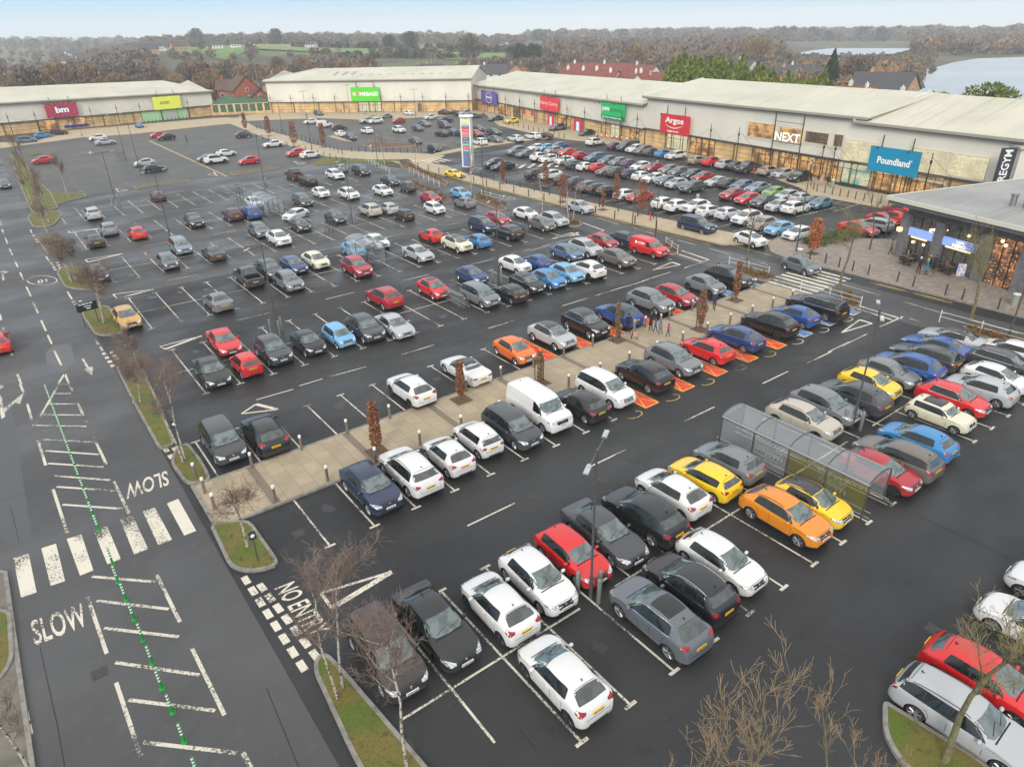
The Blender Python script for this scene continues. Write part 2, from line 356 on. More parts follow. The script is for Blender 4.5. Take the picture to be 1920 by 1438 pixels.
def make_car(kind, name, roof=None, rails=False, chrome=False, far=False, pano=False, dark_rims=False):
    S = SPECS[kind]; L, W2 = S.L, S.W/2
    vs, fs = car_shell(S); me = arch_cut(S, vs, fs)
    b2 = MB(); b2.add(vs, fs); bvh = BVHTree.FromPolygons([Vector(v) for v in vs], fs)
    X = lambda s: L/2-s
    def cast(poly, mode, off, mb, mi=0, step=.11):
        """lay a 2-D outline onto the shell: mode L/R (s,z), T (s,y), F/B (y,z)"""
        V, Fc = tess(poly, step); out = []; ok = []
        for u, v in V:
            if mode in 'LR':
                sd = 1 if mode == 'L' else -1; org = Vector((X(u), sd*3, v)); d = Vector((0,-sd,0))
            elif mode == 'T': org = Vector((X(u), v, 4)); d = Vector((0,0,-1))
            elif mode == 'F': org = Vector((6, u, v)); d = Vector((-1,0,0))
            else: org = Vector((-6, u, v)); d = Vector((1,0,0))
            h = bvh.ray_cast(org, d)
            if h[0] is None: out.append((0,0,0)); ok.append(False)
            else:
                nrm = h[1] if h[1].dot(d) < 0 else -h[1]
                out.append(tuple(h[0]+nrm*off)); ok.append(True)
        fl = []
        for f in Fc:
            if all(ok[i] for i in f):
                a, b, c = (Vector(out[f[k]]) for k in (0,1,2))
                fl.append(f if (b-a).cross(c-a).dot(d) < 0 else f[::-1])
        mb.add(out, fl, mi); return mb
    def zedge(s): return float(S.top(s))-.02-.06
    def zbelt(s): return S.belt[0]+(S.belt[1]-S.belt[0])*s/L
    # body with panel gaps, handles, sills
    root = thing(name, None, None)
    gaps = MB(); gw = .016
    def line(pts, mode, mi=0, w=gw):
        for (u0,v0), (u1,v1) in zip(pts, pts[1:]):
            du, dv = u1-u0, v1-v0; l = hypot(du,dv) or 1; nu, nv = -dv/l*w/2, du/l*w/2
            cast([(u0-nu,v0-nv),(u1-nu,v1-nv),(u1+nu,v1+nv),(u0+nu,v0+nv)], mode, .003, gaps, mi, .15)
    w_ = S.wins; sills = .30+S.clad*.2
    if kind not in ('pickup',):
        doors = [w_[0]-.16]+list(w_[1:-1])+([w_[-1]-.02] if len(w_) > 2 else [w_[-1]+.05])
    else: doors = [w_[0]-.16, w_[1], w_[2]+.06]
    if kind == 'van': doors = [1.1, 2.05, 3.05]
    if kind == 'svan': doors = [1.2, 2.1, 3.0]
    for m_ in 'LR':
        for k, d_ in enumerate(doors[:3]):
            lim = S.axr-S.wr-.06
            lowx = min(d_, lim) if k else d_
            line([(d_, zbelt(d_)), (lowx, .62), (lowx, sills)], m_)
        line([(doors[0], sills), (min(doors[min(2,len(doors)-1)], S.axr-S.wr-.06), sills)], m_)
        line([(u, min(zbelt(u),float(S.top(u))-.045)-.07) for u in (.42,S.axf,S.ws[0]+.12)], m_)
    line([(.16,-W2*.62),(.16,W2*.62)], 'T'); line([(S.ws[0]-.04,-W2*.72),(S.ws[0]-.04,W2*.72)], 'T', 0, .05)
    if kind not in ('van','svan','pickup'):
        zr = float(S.top(L-.3))
        line([(-W2*.66,zr-.02),(-W2*.62,.62),(W2*.62,.62),(W2*.66,zr-.02)], 'B')
    else: line([(0,S.H*.85),(0,.45)], 'B')
    cast([(-W2*.55,.25),(-W2*.50,.37),(W2*.50,.37),(W2*.55,.25)], 'B', .004, gaps, 0, .12)
    if S.rs and kind not in ('pickup','cabrio'): line([(S.rs[0]-.05,-W2*S.taper*.80),(S.rs[0]-.05,W2*S.taper*.80)], 'T', 0, .02)  # black gap line that also paints in the rear spoiler's shading
    for m_, sd in (('L',1),('R',-1)):
        for d_ in doors[1:3]:
            h = bvh.ray_cast(Vector((X(d_-.16), sd*3, zbelt(d_)-.12)), Vector((0,-sd,0)))
            if h[0] and d_ < S.axr+.25: gaps.box((h[0].x, h[0].y+sd*.012, h[0].z), (.17,.035,.03), 0, 1)
    # antenna fin and wipers
    h = bvh.ray_cast(Vector((X(S.rs[0]-.25 if S.rs else L-.5), 0, 4)), Vector((0,0,-1)))
    if kind not in ('cabrio','sport'):
        p = h[0]; gaps.add([(p.x+.07,0,p.z-.01),(p.x-.09,.02,p.z-.01),(p.x-.09,-.02,p.z-.01),(p.x-.10,0,p.z+.075)], [(0,1,3),(0,3,2),(1,2,3),(0,2,1)], 0)
    gm = gaps.mesh('gap', [M_GAP, PAINT])
    bm = bmesh.new(); bm.from_mesh(me)
    g2 = bmesh.new(); g2.from_mesh(gm)
    for f in g2.faces: f.material_index = {0:2,1:0}[f.material_index]
    tmp = bpy.data.meshes.new('t'); g2.to_mesh(tmp); bm.from_mesh(tmp); bm.to_mesh(me); bm.free(); g2.free(); bpy.data.meshes.remove(tmp)
    me.materials.append(M_GAP)
    body = link('body', me, root); parts = [body]
    def P(nm, mb, mats, **k):
        if not mb.v: return None
        o = mb.build(nm, mats, root, **k); parts.append(o); return o
    # screens
    s0, s1 = S.ws
    wb_ = W2*(.915 if S.taper < .8 else .93); wt_ = W2*(S.taper+.012)
    ws = [(s0+.34,-wb_*.99),(s0+.04,-wb_*.66),(s0-.03,0),(s0+.04,wb_*.66),(s0+.34,wb_*.99),(s1+.02,wt_),(s1-.05,wt_*.5),(s1-.06,0),(s1-.05,-wt_*.5),(s1+.02,-wt_)]
    P('windscreen', cast(rounded(ws,.05), 'T', .006, MB()), M_SCREEN, smooth=True)
    wp = MB()
    for y_ in (-.45,.15):
        a = bvh.ray_cast(Vector((X(s0+.12),y_,4)), Vector((0,0,-1)))[0]; b = bvh.ray_cast(Vector((X(s0+.28),y_+.5,4)), Vector((0,0,-1)))[0]
        if a and b: wp.tube(a+Vector((0,0,.02)), b+Vector((0,0,.02)), .012, .008, 4)
    P('wiper', wp, M_BLK)
    if S.rs:
        r0, r1 = S.rs; steep = (r1-r0) < .45
        if steep:
            z0, z1 = float(S.top(r0))-.05, float(S.top(r1))+.0
            pr = [(-W2*S.taper*.93,z0),(W2*S.taper*.93,z0),(W2*.80,z1),(-W2*.80,z1)]
            P('rear_window', cast(rounded(pr,.07), 'B', .006, MB(), 0, .08), M_REARG, smooth=True)
        else:
            pr = [(r0,-W2*S.taper*.93),(r0-.02,0),(r0,W2*S.taper*.93),(r1-.04,W2*.74),(r1,0),(r1-.04,-W2*.74)]
            P('rear_window', cast(rounded(pr,.07), 'T', .006, MB()), M_REARG, smooth=True)
    # side windows
    for m_ in 'LR':
        a, z_ = w_[0], w_[-1]
        up = []
        n_ = 10
        for i in range(n_+1):
            s = a+.06+(z_-a-.06)*i/n_
            zz = max(min(zedge(s)-.012, S.H-.12), zbelt(s)+.05)
            up.append((s, zz))
        # follow the pillar down at both ends
        f0 = a-.18; up = [(f0+.04, zbelt(f0)+.06)]+up
        if kind in ('van','svan','pickup'): up = [p for p in up if p[0] <= z_]
        low = [(z_+ (.10 if kind in ('hatch','hatch2','suv','suv2','mpv','estate') else 0), zbelt(z_)+.03), (f0, zbelt(f0)+.015)]
        trim = up+low
        if chrome: P('window_trim', cast([(u, v+(.022 if v > zbelt(u)+.08 else -.02)) for u, v in trim], m_, .004, MB(), 0, .1), M_CHR, smooth=True)
        t_ = cast(rounded(trim,.05,2), m_, .006, MB(), 0, .1)
        pil = t_
        for d_ in w_[1:-1]: cast([(d_-.035,zbelt(d_)+.04),(d_+.035,zbelt(d_)+.04),(d_+.035,zedge(d_)-.05),(d_-.035,zedge(d_)-.05)], m_, .011, pil, 1, .12)
        P('side_window', t_, [M_GLASS, M_BLK], smooth=True)
    # roof variants
    if roof or pano or kind == 'cabrio':
        q0 = s1+.02 if roof or kind == 'cabrio' else s1+.25
        q1 = (S.rs[0]-.02 if S.rs else L-.2) if roof or kind == 'cabrio' else min(S.rs[0]-.5, s1+1.7)
        wy = W2*(S.taper-(.01 if roof or kind == 'cabrio' else .12))
        rp = [(q0,-wy),(q0-.05,0),(q0,wy),(q1,wy*.97),(q1+.02,0),(q1,-wy*.97)]
        P('panoramic_roof' if pano else ('soft_top' if kind == 'cabrio' else 'roof'), cast(rounded(rp,.08), 'T', .005, MB()), M_GLASS if pano else mat('black_roof',(.015,.015,.017,1),.35 if kind != 'cabrio' else .9,coat=0 if kind == 'cabrio' else .5) if roof != 'red' else PAINT, smooth=True)
        if roof == 'red': parts[-1].color = (.5,.02,.02,1)
    if rails:
        for sd in (-1,1):
            pts = []
            for i in range(9):
                s = s1+.12+(S.rs[0]-.15-s1-.12)*i/8; hh = bvh.ray_cast(Vector((X(s),sd*W2*(S.taper-.05),4)), Vector((0,0,-1)))[0]
                pts.append(hh+Vector((0,0,.035 if 0 < i < 8 else 0)))
            P('roof_rail', MB().path(pts,.014,5), M_CHR if rails == 'chrome' else M_BLK)
    # lights, grille, plates
    zn = float(S.top(.12)); zl = min(zn-.02, zbelt(0)-.12)
    for sd in (-1,1):
        hl = [(sd*W2*.50,zl-.10),(sd*W2*.50,zl-.02),(sd*W2*.72,zl+.05),(sd*W2*.955,zl+.09),(sd*W2*.965,zl+.0),(sd*W2*.80,zl-.10)]
        if kind in ('city','mini'):
            hl = [(sd*W2*.70+.11*cos(t*pi/5),zl-.01+.10*sin(t*pi/5)) for t in range(10)]
        P('headlight', cast(hl, 'F', .008, MB(), 0, .06), M_LAMP, smooth=True)
        zt_ = zbelt(L)-.04
        if kind in ('van','svan','pickup'): tl = [(sd*W2*.84,.75),(sd*W2*.955,.75),(sd*W2*.955,1.2),(sd*W2*.86,1.2)]
        elif kind in ('saloon','cabrio','sport'): tl = [(sd*W2*.50,.76),(sd*W2*.50,.84),(sd*W2*.95,.90),(sd*W2*.96,.76)]
        else: tl = [(sd*W2*.60,zt_-.12),(sd*W2*.56,zt_-.05),(sd*W2*.80,zt_+.02),(sd*W2*.93,zt_+.10),(sd*W2*.965,zt_-.06),(sd*W2*.90,zt_-.17)]
        P('taillight', cast(tl, 'B', .008, MB(), 0, .06), M_TAIL, smooth=True)
    g = cast([(-W2*.47,zl-.10),(-W2*.45,zl+.01),(W2*.45,zl+.01),(W2*.47,zl-.10),(W2*.38,zl-.20),(-W2*.38,zl-.20)], 'F', .006, MB())
    cast([(-W2*.60,.27),(-W2*.52,.37),(W2*.52,.37),(W2*.60,.27)], 'F', .006, g)
    h = bvh.ray_cast(Vector((6,0,zl-.05)), Vector((-1,0,0)))[0]
    g.tube((h.x,0,h.z),(h.x+.022,0,h.z),.055,.05,10,1)
    g.seg((0,0),(0,0),0,0) if False else None
    P('grille', g, [M_BLK, M_CHR])
    def plate(front):
        z_ = (zl-.22 if front else (.78 if kind not in ('saloon','cabrio','sport') else .70))
        if kind in ('suv','suv2','suvl','van','mpv') and not front: z_ = .82
        d = Vector((-1,0,0)) if front else Vector((1,0,0))
        h = bvh.ray_cast(Vector((6 if front else -6,0,z_)), d)[0]; sg = 1 if front else -1
        m = MB(); m.box((h.x+sg*.02,0,z_),(.03,.52,.115),0,0)
        for k in range(7):
            if k == 3: pass
            m.box((h.x+sg*.037,-.2+k*.062+(.02 if k > 3 else 0),z_),(.004,.036,.07),0,1)
        P('number_plate', m, [M_PLW if front else M_PLY, M_BLK])
    plate(True); plate(False)
    # mirrors
    for sd in (-1,1):
        s = w_[0]-.02; m = MB(); c = Vector((X(s), sd*(W2+.07), zbelt(s)+.05))
        for k, (u, r) in enumerate(((-.075,.6),(-.03,.95),(.03,1),(.08,.6))): pass
        m.lathe([(.001,-.075),(.07,-.065),(.10,-.02),(.10,.03),(.07,.07),(.001,.08)], 10)
        m.v = [(c.x+v[0]*.75, c.y+v[1]*1.15, c.z+v[2]) for v in m.v]
        m.tube((c.x, sd*(W2-.06), c.z-.05), (c.x, c.y, c.z-.03), .03, .03, 6)
        P('wing_mirror', m, PAINT, smooth=True)
    # wheels
    key = 'wheel%d%d' % (int(S.wr*1000), dark_rims)
    r = S.wr
    if key not in WHEELS:
        t = MB(); t.lathe([(r*.70,-.10),(r*.90,-.105),(r*.98,-.085),(r,-.05),(r,.05),(r*.98,.085),(r*.90,.105),(r*.70,.10)], 26)
        k = MB(); k.lathe([(r*.71,-.09),(r*.74,.100),(r*.68,.100),(r*.65,.06),(.001,.045)], 22, mi=0)
        n5 = 5
        k.m = [0 if i < 66 else 1 for i in range(len(k.m))]
        for q in range(n5):
            for dq in (-.16,.16):
                an = 2*pi*q/n5+dq
                k.tube((r*.10*cos(an),r*.10*sin(an),.075),(r*.70*cos(an+dq*.3),r*.70*sin(an+dq*.3),.086),.024,.022,5,0)
        k.tube((0,0,.04),(0,0,.092),r*.16,r*.13,10,0)
        WHEELS[key] = (t.mesh('wheel', M_TYRE, True, 40), k.mesh('rim', [M_RIMD if dark_rims else M_RIM, M_BLK], True, 35))
    for ax in (S.axf, S.axr):
        for sd in (-1,1):
            o = link('wheel', WHEELS[key][0], root); o.location = (X(ax), sd*(W2-.135), r); o.rotation_euler = (-sd*pi/2,0,0)
            q = link('rim', WHEELS[key][1], o); parts.append(o)
    return root, parts
WHEELS = {}
def far_mesh(root):
    """the same car with all its pieces in one mesh, for cars too far off to show their parts"""
    bpy.context.view_layer.update()
    bm = bmesh.new(); mats = []
    def rec(o, M):
        M = M @ o.matrix_local
        if o.type == 'MESH':
            t = o.data.copy(); t.transform(M); ix = []
            for m in o.data.materials:
                if m not in mats: mats.append(m)
                ix.append(mats.index(m))
            t.polygons.foreach_set('material_index', [ix[min(p.material_index, len(ix)-1)] for p in t.polygons])
            bm.from_mesh(t); bpy.data.meshes.remove(t)
        for c in o.children: rec(c, M)
    for c in root.children: rec(c, Matrix.Identity(4))
    me = bpy.data.meshes.new('car'); bm.to_mesh(me); bm.free()
    for m in mats: me.materials.append(m)
    return me
# ------------------------------------------------------------------ ground, roads, paths
ASPH = mat('asphalt', (.0215,.022,.023,1), .6, 0, .35, noise=[(.07,(.030,.0305,.031,1),.45,.64,7),(1.1,(.014,.014,.015,1),.60,.78,5),(4.5,(.045,.045,.045,1),.66,.78,3),(26,(.075,.077,.08,1),.60,.82,3)], bump=(60,.25))
ROADM = mat('road_asphalt', (.070,.070,.071,1), .55, 0, .4, noise=[(.09,(.052,.052,.054,1),.42,.66,7),(1.4,(.078,.077,.075,1),.58,.76,5),(30,(.11,.112,.115,1),.6,.82,3)], bump=(60,.2))
OLDASPH = mat('worn_asphalt', (.044,.042,.039,1), .55, 0, .45, noise=[(.12,(.075,.068,.056,1),.42,.68,6),(22,(.10,.10,.10,1),.6,.82,3)], bump=(50,.25))
WET = mat('damp_asphalt', (.085,.09,.095,1), .28, 0, .6, noise=[(.5,(.05,.052,.056,1),.4,.62,5)])
def sheen(m, lo=.34, hi=.68, sc=.07):
    t = m.node_tree; b = t.nodes['Principled BSDF']; tcn = t.nodes.new('ShaderNodeTexCoord'); n = t.nodes.new('ShaderNodeTexNoise'); n.inputs['Scale'].default_value = sc; n.inputs['Detail'].default_value = 7; n.inputs['Roughness'].default_value = .6
    mp = t.nodes.new('ShaderNodeMapping'); mp.inputs['Scale'].default_value = (1,1.9,1); t.links.new(tcn.outputs['Object'], mp.inputs[0]); t.links.new(mp.outputs[0], n.inputs['Vector'])
    r = t.nodes.new('ShaderNodeMapRange'); r.inputs[1].default_value = .42; r.inputs[2].default_value = .60; r.inputs[3].default_value = hi; r.inputs[4].default_value = lo
    t.links.new(n.outputs[0], r.inputs[0]); t.links.new(r.outputs[0], b.inputs['Roughness'])
sheen(ASPH); sheen(ROADM, .4, .7)
def worn(name, col, amt=.5):
    """road paint worn through to the asphalt in ragged spots"""
    m = bpy.data.materials.new(name); m.use_nodes = True; t = m.node_tree; b = t.nodes['Principled BSDF']
    tcn = t.nodes.new('ShaderNodeTexCoord'); b.inputs['Roughness'].default_value = .7
    n1 = t.nodes.new('ShaderNodeTexNoise'); n1.inputs['Scale'].default_value = .45; n1.inputs['Detail'].default_value = 2
    n2 = t.nodes.new('ShaderNodeTexNoise'); n2.inputs['Scale'].default_value = 9; n2.inputs['Detail'].default_value = 6; n2.inputs['Roughness'].default_value = .7
    for n in (n1, n2): t.links.new(tcn.outputs['Object'], n.inputs['Vector'])
    ad = t.nodes.new('ShaderNodeMath'); ad.operation = 'MULTIPLY_ADD'; ad.inputs[1].default_value = .75
    t.links.new(n1.outputs[0], ad.inputs[0]); t.links.new(n2.outputs[0], ad.inputs[2])
    r = t.nodes.new('ShaderNodeMapRange'); r.inputs[1].default_value = .98-amt*.2; r.inputs[2].default_value = 1.08-amt*.2
    t.links.new(ad.outputs[0], r.inputs[0])
    x = t.nodes.new('ShaderNodeMix'); x.data_type = 'RGBA'; t.links.new(r.outputs[0], x.inputs[0])
    x.inputs[6].default_value = col; x.inputs[7].default_value = (.07,.068,.065,1)
    t.links.new(x.outputs[2], b.inputs['Base Color']); return m
LINE = worn('line_paint', (.56,.52,.43,1), .55); LINE2 = worn('crossing_paint', (.60,.55,.46,1), .35)
YEL = worn('yellow_line_paint', (.55,.36,.10,1), .5); REDP = worn('red_bay_paint', (.66,.055,.03,1), .1); ORG = worn('orange_line_paint', (.75,.36,.03,1), .2)
BLU = worn('blue_bay_paint', (.09,.22,.48,1), .4)
GRASS = mat('grass', (.095,.135,.015,1), .9, noise=[(.7,(.17,.13,.03,1),.40,.62,6),(3,(.09,.06,.025,1),.56,.70,5),(14,(.045,.06,.012,1),.5,.75,4)], bump=(40,.8))
MULCH = mat('bark_mulch', (.16,.085,.045,1), .95, noise=[(9,(.07,.045,.03,1),.4,.65)], bump=(30,.8))
KERB = mat('kerb_concrete', (.24,.225,.20,1), .85, noise=[(3,(.14,.135,.115,1),.4,.7)])
def paving(name, c1, c2, mortar, bw, bh, rot=0, scale=1):
    m = bpy.data.materials.new(name); m.use_nodes = True; t = m.node_tree; b = t.nodes['Principled BSDF']; b.inputs['Roughness'].default_value = .75
    tcn = t.nodes.new('ShaderNodeTexCoord'); mp = t.nodes.new('ShaderNodeMapping'); mp.inputs['Rotation'].default_value = (0,0,rot)
    t.links.new(tcn.outputs['Object'], mp.inputs['Vector'])
    k = t.nodes.new('ShaderNodeTexBrick'); k.inputs['Color1'].default_value = c1; k.inputs['Color2'].default_value = c2; k.inputs['Mortar'].default_value = mortar
    k.inputs['Scale'].default_value = 1; k.inputs['Brick Width'].default_value = bw; k.inputs['Row Height'].default_value = bh; k.inputs['Mortar Size'].default_value = .012*scale
    t.links.new(mp.outputs[0], k.inputs['Vector'])
    n = t.nodes.new('ShaderNodeTexNoise'); n.inputs['Scale'].default_value = .8; n.inputs['Detail'].default_value = 6; t.links.new(tcn.outputs['Object'], n.inputs['Vector'])
    r = t.nodes.new('ShaderNodeMapRange'); r.inputs[1].default_value = .4; r.inputs[2].default_value = .7; r.inputs[4].default_value = .5; t.links.new(n.outputs[0], r.inputs[0])
    x = t.nodes.new('ShaderNodeMix'); x.data_type = 'RGBA'; t.links.new(r.outputs[0], x.inputs[0]); t.links.new(k.outputs[0], x.inputs[6])
    x.inputs[7].default_value = tuple(v*.62 for v in c1[:3])+(1,)
    t.links.new(x.outputs[2], b.inputs['Base Color']); return m
SLAB = paving('buff_slabs', (.37,.30,.205,1), (.315,.255,.175,1), (.15,.125,.09,1), 1.3, .9, pi/2)
BUFF = paving('buff_paving', (.44,.36,.235,1), (.39,.315,.21,1), (.27,.22,.155,1), .6, .4)
SETTS = paving('mixed_setts', (.36,.29,.23,1), (.19,.17,.155,1), (.13,.12,.105,1), .45, .22, .5)
SANDK = mat('buff_kerb', (.34,.26,.15,1), .8, noise=[(2,(.26,.20,.12,1),.4,.7)])

def sheet(name, poly, z, m, label=None):
    o = MB().sheet(poly, z).build(name, m); return struct(o)
def pxs(*p, z=0): return [AB(x, y, z) for x, y in p]
RZ = [0]
def raised(name, poly, z, m, kerb=None, kw=.14):
    """a raised area with a kerb round it"""
    RZ[0] += 1; z += .0013*RZ[0]; b = MB(); b.prism(poly, -.03, z, 0)
    if kerb:
        P = []
        for p in poly:
            if not P or hypot(p[0]-P[-1][0], p[1]-P[-1][1]) > .05: P.append(p)
        if hypot(P[0][0]-P[-1][0], P[0][1]-P[-1][1]) < .05: P.pop()
        n = len(P); ar = sum(P[i][0]*P[(i+1)%n][1]-P[(i+1)%n][0]*P[i][1] for i in range(n))
        if ar < 0: P = P[::-1]
        R1, R2 = [], []
        for i in range(n):
            d0 = (Vector(P[i])-Vector(P[i-1])).normalized(); d1 = (Vector(P[(i+1)%n])-Vector(P[i])).normalized(); t = (d0+d1)
            t = t.normalized() if t.length > .1 else d1; nn = Vector((-t.y,t.x)); k = min(1/max(nn.dot(Vector((-d1.y,d1.x))),.45),2)
            R1.append(tuple(Vector(P[i])-nn*.02*k)); R2.append(tuple(Vector(P[i])+nn*kw*k))
        zz = z+.014; vs = [(*p,-.03) for p in R1]+[(*p,zz) for p in R1]+[(*p,zz) for p in R2]+[(*p,z-.01) for p in R2]; fs = []
        for i in range(n):
            j = (i+1)%n
            for q in range(3): fs.append((q*n+i,q*n+j,(q+1)*n+j,(q+1)*n+i))
        b.add(vs, fs, 1)
    return struct(b.build(name, [m, kerb or m]))

# terrain as one sheet that reaches the horizon
def skyline_z(az_px):
    ys = np.interp(az_px, [-400,0,300,500,960,1300,1700,1920,2400], [78,76,80,74,66,60,60,62,62])
    return ys
def terrain_z(a, b):
    X = a*cos(TH)-b*sin(TH); Y = a*sin(TH)+b*cos(TH); r = hypot(X, Y)
    if Y < 1: return -.06
    px = 960+F*X/Y*1.125
    # camera ray through (px, skyline) at distance r
    ysk = skyline_z(min(max(px,-500),2500))+3
    u = (px-960)/F; v = -(ysk-719)/F
    u2 = u*_cr+v*_sr; v2 = -u*_sr+v*_cr
    dy = _c+v2*_s; dz = -_s+v2*_c
    k = dz/hypot(u2,dy); R = 3200.; zf = H+k*R
    t = min(max((r-500)/(R-500),0),1); t = t*t*(3-2*t)
    z = zf*t if r <= R else zf+(r-R)*(k-.004)
    A = float(np.interp(px, [100,280,500,700,900,1040,1150], [0,12,14,10,7,4,0])); q = min(max((r-440)/240,0),1); g = 1-min(max((r-1100)/1400,0),1)
    return z+A*q*q*(3-2*q)*g-.06
tb = MB(); NR, NA = 60, 96
rs = [0]+[20*(4600/20)**(i/(NR-1)) for i in range(NR)]
for r in rs:
    for i in range(NA):
        an = 2*pi*i/NA; a, b = r*cos(an), r*sin(an); tb.v.append((a, b, terrain_z(a, b)))
for i in range(NR):
    for j in range(NA): tb.f.append((i*NA+j, (i+1)*NA+j, (i+1)*NA+(j+1)%NA, i*NA+(j+1)%NA)); tb.m.append(0)
COUNTRY = mat('countryside', (.085,.085,.045,1), .95, noise=[(.006,(.10,.12,.045,1),.45,.6,6),(.02,(.06,.055,.035,1),.45,.6,6)])
struct(tb.build('ground', COUNTRY, smooth=True))

# the retail park asphalt
sheet('car_park', [(3.9,-30),(57.3,-30),(57.3,62),(57.3,124),(3.9,124)], 0, ASPH)
sheet('worn_car_park', [(3.9,73.2),(56.5,73.2),(56.5,123.5),(3.9,123.5)], .004, mat('lightly_worn_asphalt', (.030,.030,.031,1), .5, noise=[(.12,(.06,.059,.056,1),.42,.62,7),(26,(.085,.085,.085,1),.6,.82,3)], bump=(60,.2)))
sheen(MATS['lightly_worn_asphalt'], .36, .66)
sheet('far_car_park', [(3.9,124),(64,124),(75,110),(78,124),(130,170),(150,205),(60,262),(-2,262),(-2,240),(3.9,240)], -.004, OLDASPH)
sheet('shop_car_park', [(63.5,-30),(100,-30),(112,62),(128,160),(75,130),(66,124),(63.5,100)], -.003, ASPH)
sheet('near_road', [(-4.3,-30),(3.9,-30),(3.9,124),(5.5,262),(-6,262),(-4.3,124)], .006, ROADM)
sheet('verge_ground', [(-60,-30),(-4.3,-30),(-4.3,124),(-6,262),(-60,262)], .000, ROADM)
sheet('shops_road', [(57.3,-30),(63.6,-30),(63.4,60),(62.6,100),(62.7,112),(61,120),(57,124),(57.3,90)], .004, ROADM)
sheet('cross_road', [(3.9,124.2),(57,124.2),(60,122),(62.5,126),(57,132),(3.9,131)], .008, ROADM)
sheet('aisle_road', pxs((440,262),(560,300),(620,315),(640,300),(540,275),(440,253)), .002, OLDASPH)

for poly in [((85,662),(100,648),(133,645),(142,683),(112,700),(110,690),(88,683))]:
    sheet('road_patch', pxs(*poly), .009, mat('patch', (.10,.10,.105,1), .6))
sheet('road_patch', pxs((0,760),(20,750),(60,1010),(20,1030),(0,1000)), .009, mat('patch2', (.06,.061,.064,1), .5))

# raised paths and islands
raised('paved_path', [(4.3,31.0),(57.2,31.0),(57.2,35.65),(4.3,35.65)], .10, SLAB, KERB)
bnd = MB()
for k in range(9):
    a = 7.5+k*5.9; bnd.seg((a,31.15),(a,35.5),.45,.107)
struct(bnd.build('path_band', mat('dark_slab', (.17,.135,.10,1), .8)))
raised('shops_path', [(64.2,124),(63.8,100),(64.0,60),(64.6,46.5),(70.5,42.5),(69.3,52),(68.6,62),(67.6,90),(67.8,106),(69.5,112),(68.5,119)], .10, BUFF, SANDK, .2)
raised('cafe_pavement', [(65.2,-20),(65.6,20),(65.7,33),(65.2,38),(66.4,41.5),(68.8,43.6),(72.5,44.5),(82,34),(78,30),(75,20),(74,-20)], .10, SETTS, KERB)
raised('west_path', pxs((430,222),(448,221),(480,240),(540,256),(580,270),(640,283),(700,286),(780,288),(835,292),(815,303),(790,312),(765,299),(700,300),(640,296),(608,294),(543,274),(480,253),(430,232)), .06, BUFF, None)
raised('shopfront_pavement', pxs((0,268),(60,268),(130,245),(400,222),(430,221),(436,232),(396,236),(250,252),(150,259),(0,279)), .06, BUFF, None)
raised('shopfront_pavement', pxs((448,218),(500,212),(905,207),(905,214),(700,226),(600,222),(448,228)), .06, BUFF, None)
raised('shopfront_pavement', pxs((900,207),(1100,245),(1210,273),(1350,294),(1494,321),(1577,350),(1664,366),(1720,372),(1700,396),(1650,390),(1520,366),(1498,352),(1450,335),(1400,322),(1340,308),(1290,296),(1230,286),(1150,272),(1060,262),(985,248),(935,236)), .05, BUFF, None)

ISL = []
def island(px, m=GRASS, name='grass_verge', lab=None, z=.12, kerb=KERB):
    poly = rounded(pxs(*px), 1.0, 3); raised(name, poly, z, m, kerb)
island(((590,1262),(592,1240),(605,1228),(618,1232),(650,1265),(800,1440),(900,1560),(780,1600),(670,1438)))
island(((396,990),(404,985),(466,975),(528,1062),(470,1076),(432,1066)))
island(((320,870),(330,845),(352,832),(382,870),(398,905),(352,912)))
island(((218,690),(235,678),(262,680),(300,760),(330,835),(300,845),(258,770)))
island(((152,590),(165,575),(205,575),(235,625),(200,632),(178,628)))
island(((106,512),(120,500),(150,500),(200,545),(150,545),(122,540)))
island(((70,448),(85,445),(120,450),(128,470),(115,478),(88,478)))
island(((52,410),(60,402),(108,396),(118,404),(100,425),(62,428)))
island(((20,290),(40,290),(62,330),(95,362),(110,392),(60,400),(34,340)))
island(((72,370),(100,362),(158,365),(165,370),(130,378),(104,387),(74,385)))
island(((0,1145),(22,1150),(28,1240),(0,1285),(-60,1300),(-60,1140)))
island(((1655,1322),(1662,1320),(1850,1436),(1900,1500),(1760,1500),(1690,1438),(1655,1380)))
island(((588,305),(608,297),(640,299),(748,301),(740,305),(640,306),(592,312)), z=.06, kerb=None)
for px in (((748,303),(765,303),(825,336),(842,345),(836,350),(752,315)), ((765,338),(768,345),(850,378),(838,384),(760,352)), ((890,366),(905,368),(940,385),(952,395),(935,396),(888,378)),
           ((1065,413),(1085,415),(1092,424),(1078,428),(1060,424)), ((1195,446),(1215,452),(1275,475),(1262,480),(1205,470)), ((1390,508),(1405,508),(1450,522),(1440,530),(1385,520)),
           ((1575,550),(1590,553),(1615,575),(1600,582),(1578,570)), ((1800,612),(1830,618),(1920,648),(1920,660),(1830,630))):
    island(px, MULCH, 'planting_bed')
for px in (((680,308),(700,300),(770,296),(775,300),(700,303)),): pass
raised('road_island', pxs((678,272),(700,267),(780,271),(778,275),(700,280)), .1, MULCH, SANDK)
raised('road_island', pxs((615,257),(625,255),(660,266),(645,266)), .1, BUFF, SANDK)
raised('road_island', pxs((812,290),(905,270),(1000,258),(1045,256),(1047,259),(1000,264),(905,277),(820,293)), .1, BUFF, SANDK)
raised('footway', [(-8.5,-20),(-4.35,-20),(-4.35,34),(-6.2,36),(-8.5,37)], .06, mat('footway_tarmac', (.16,.145,.12,1), .8, noise=[(1,(.09,.085,.07,1),.4,.7)]), KERB)
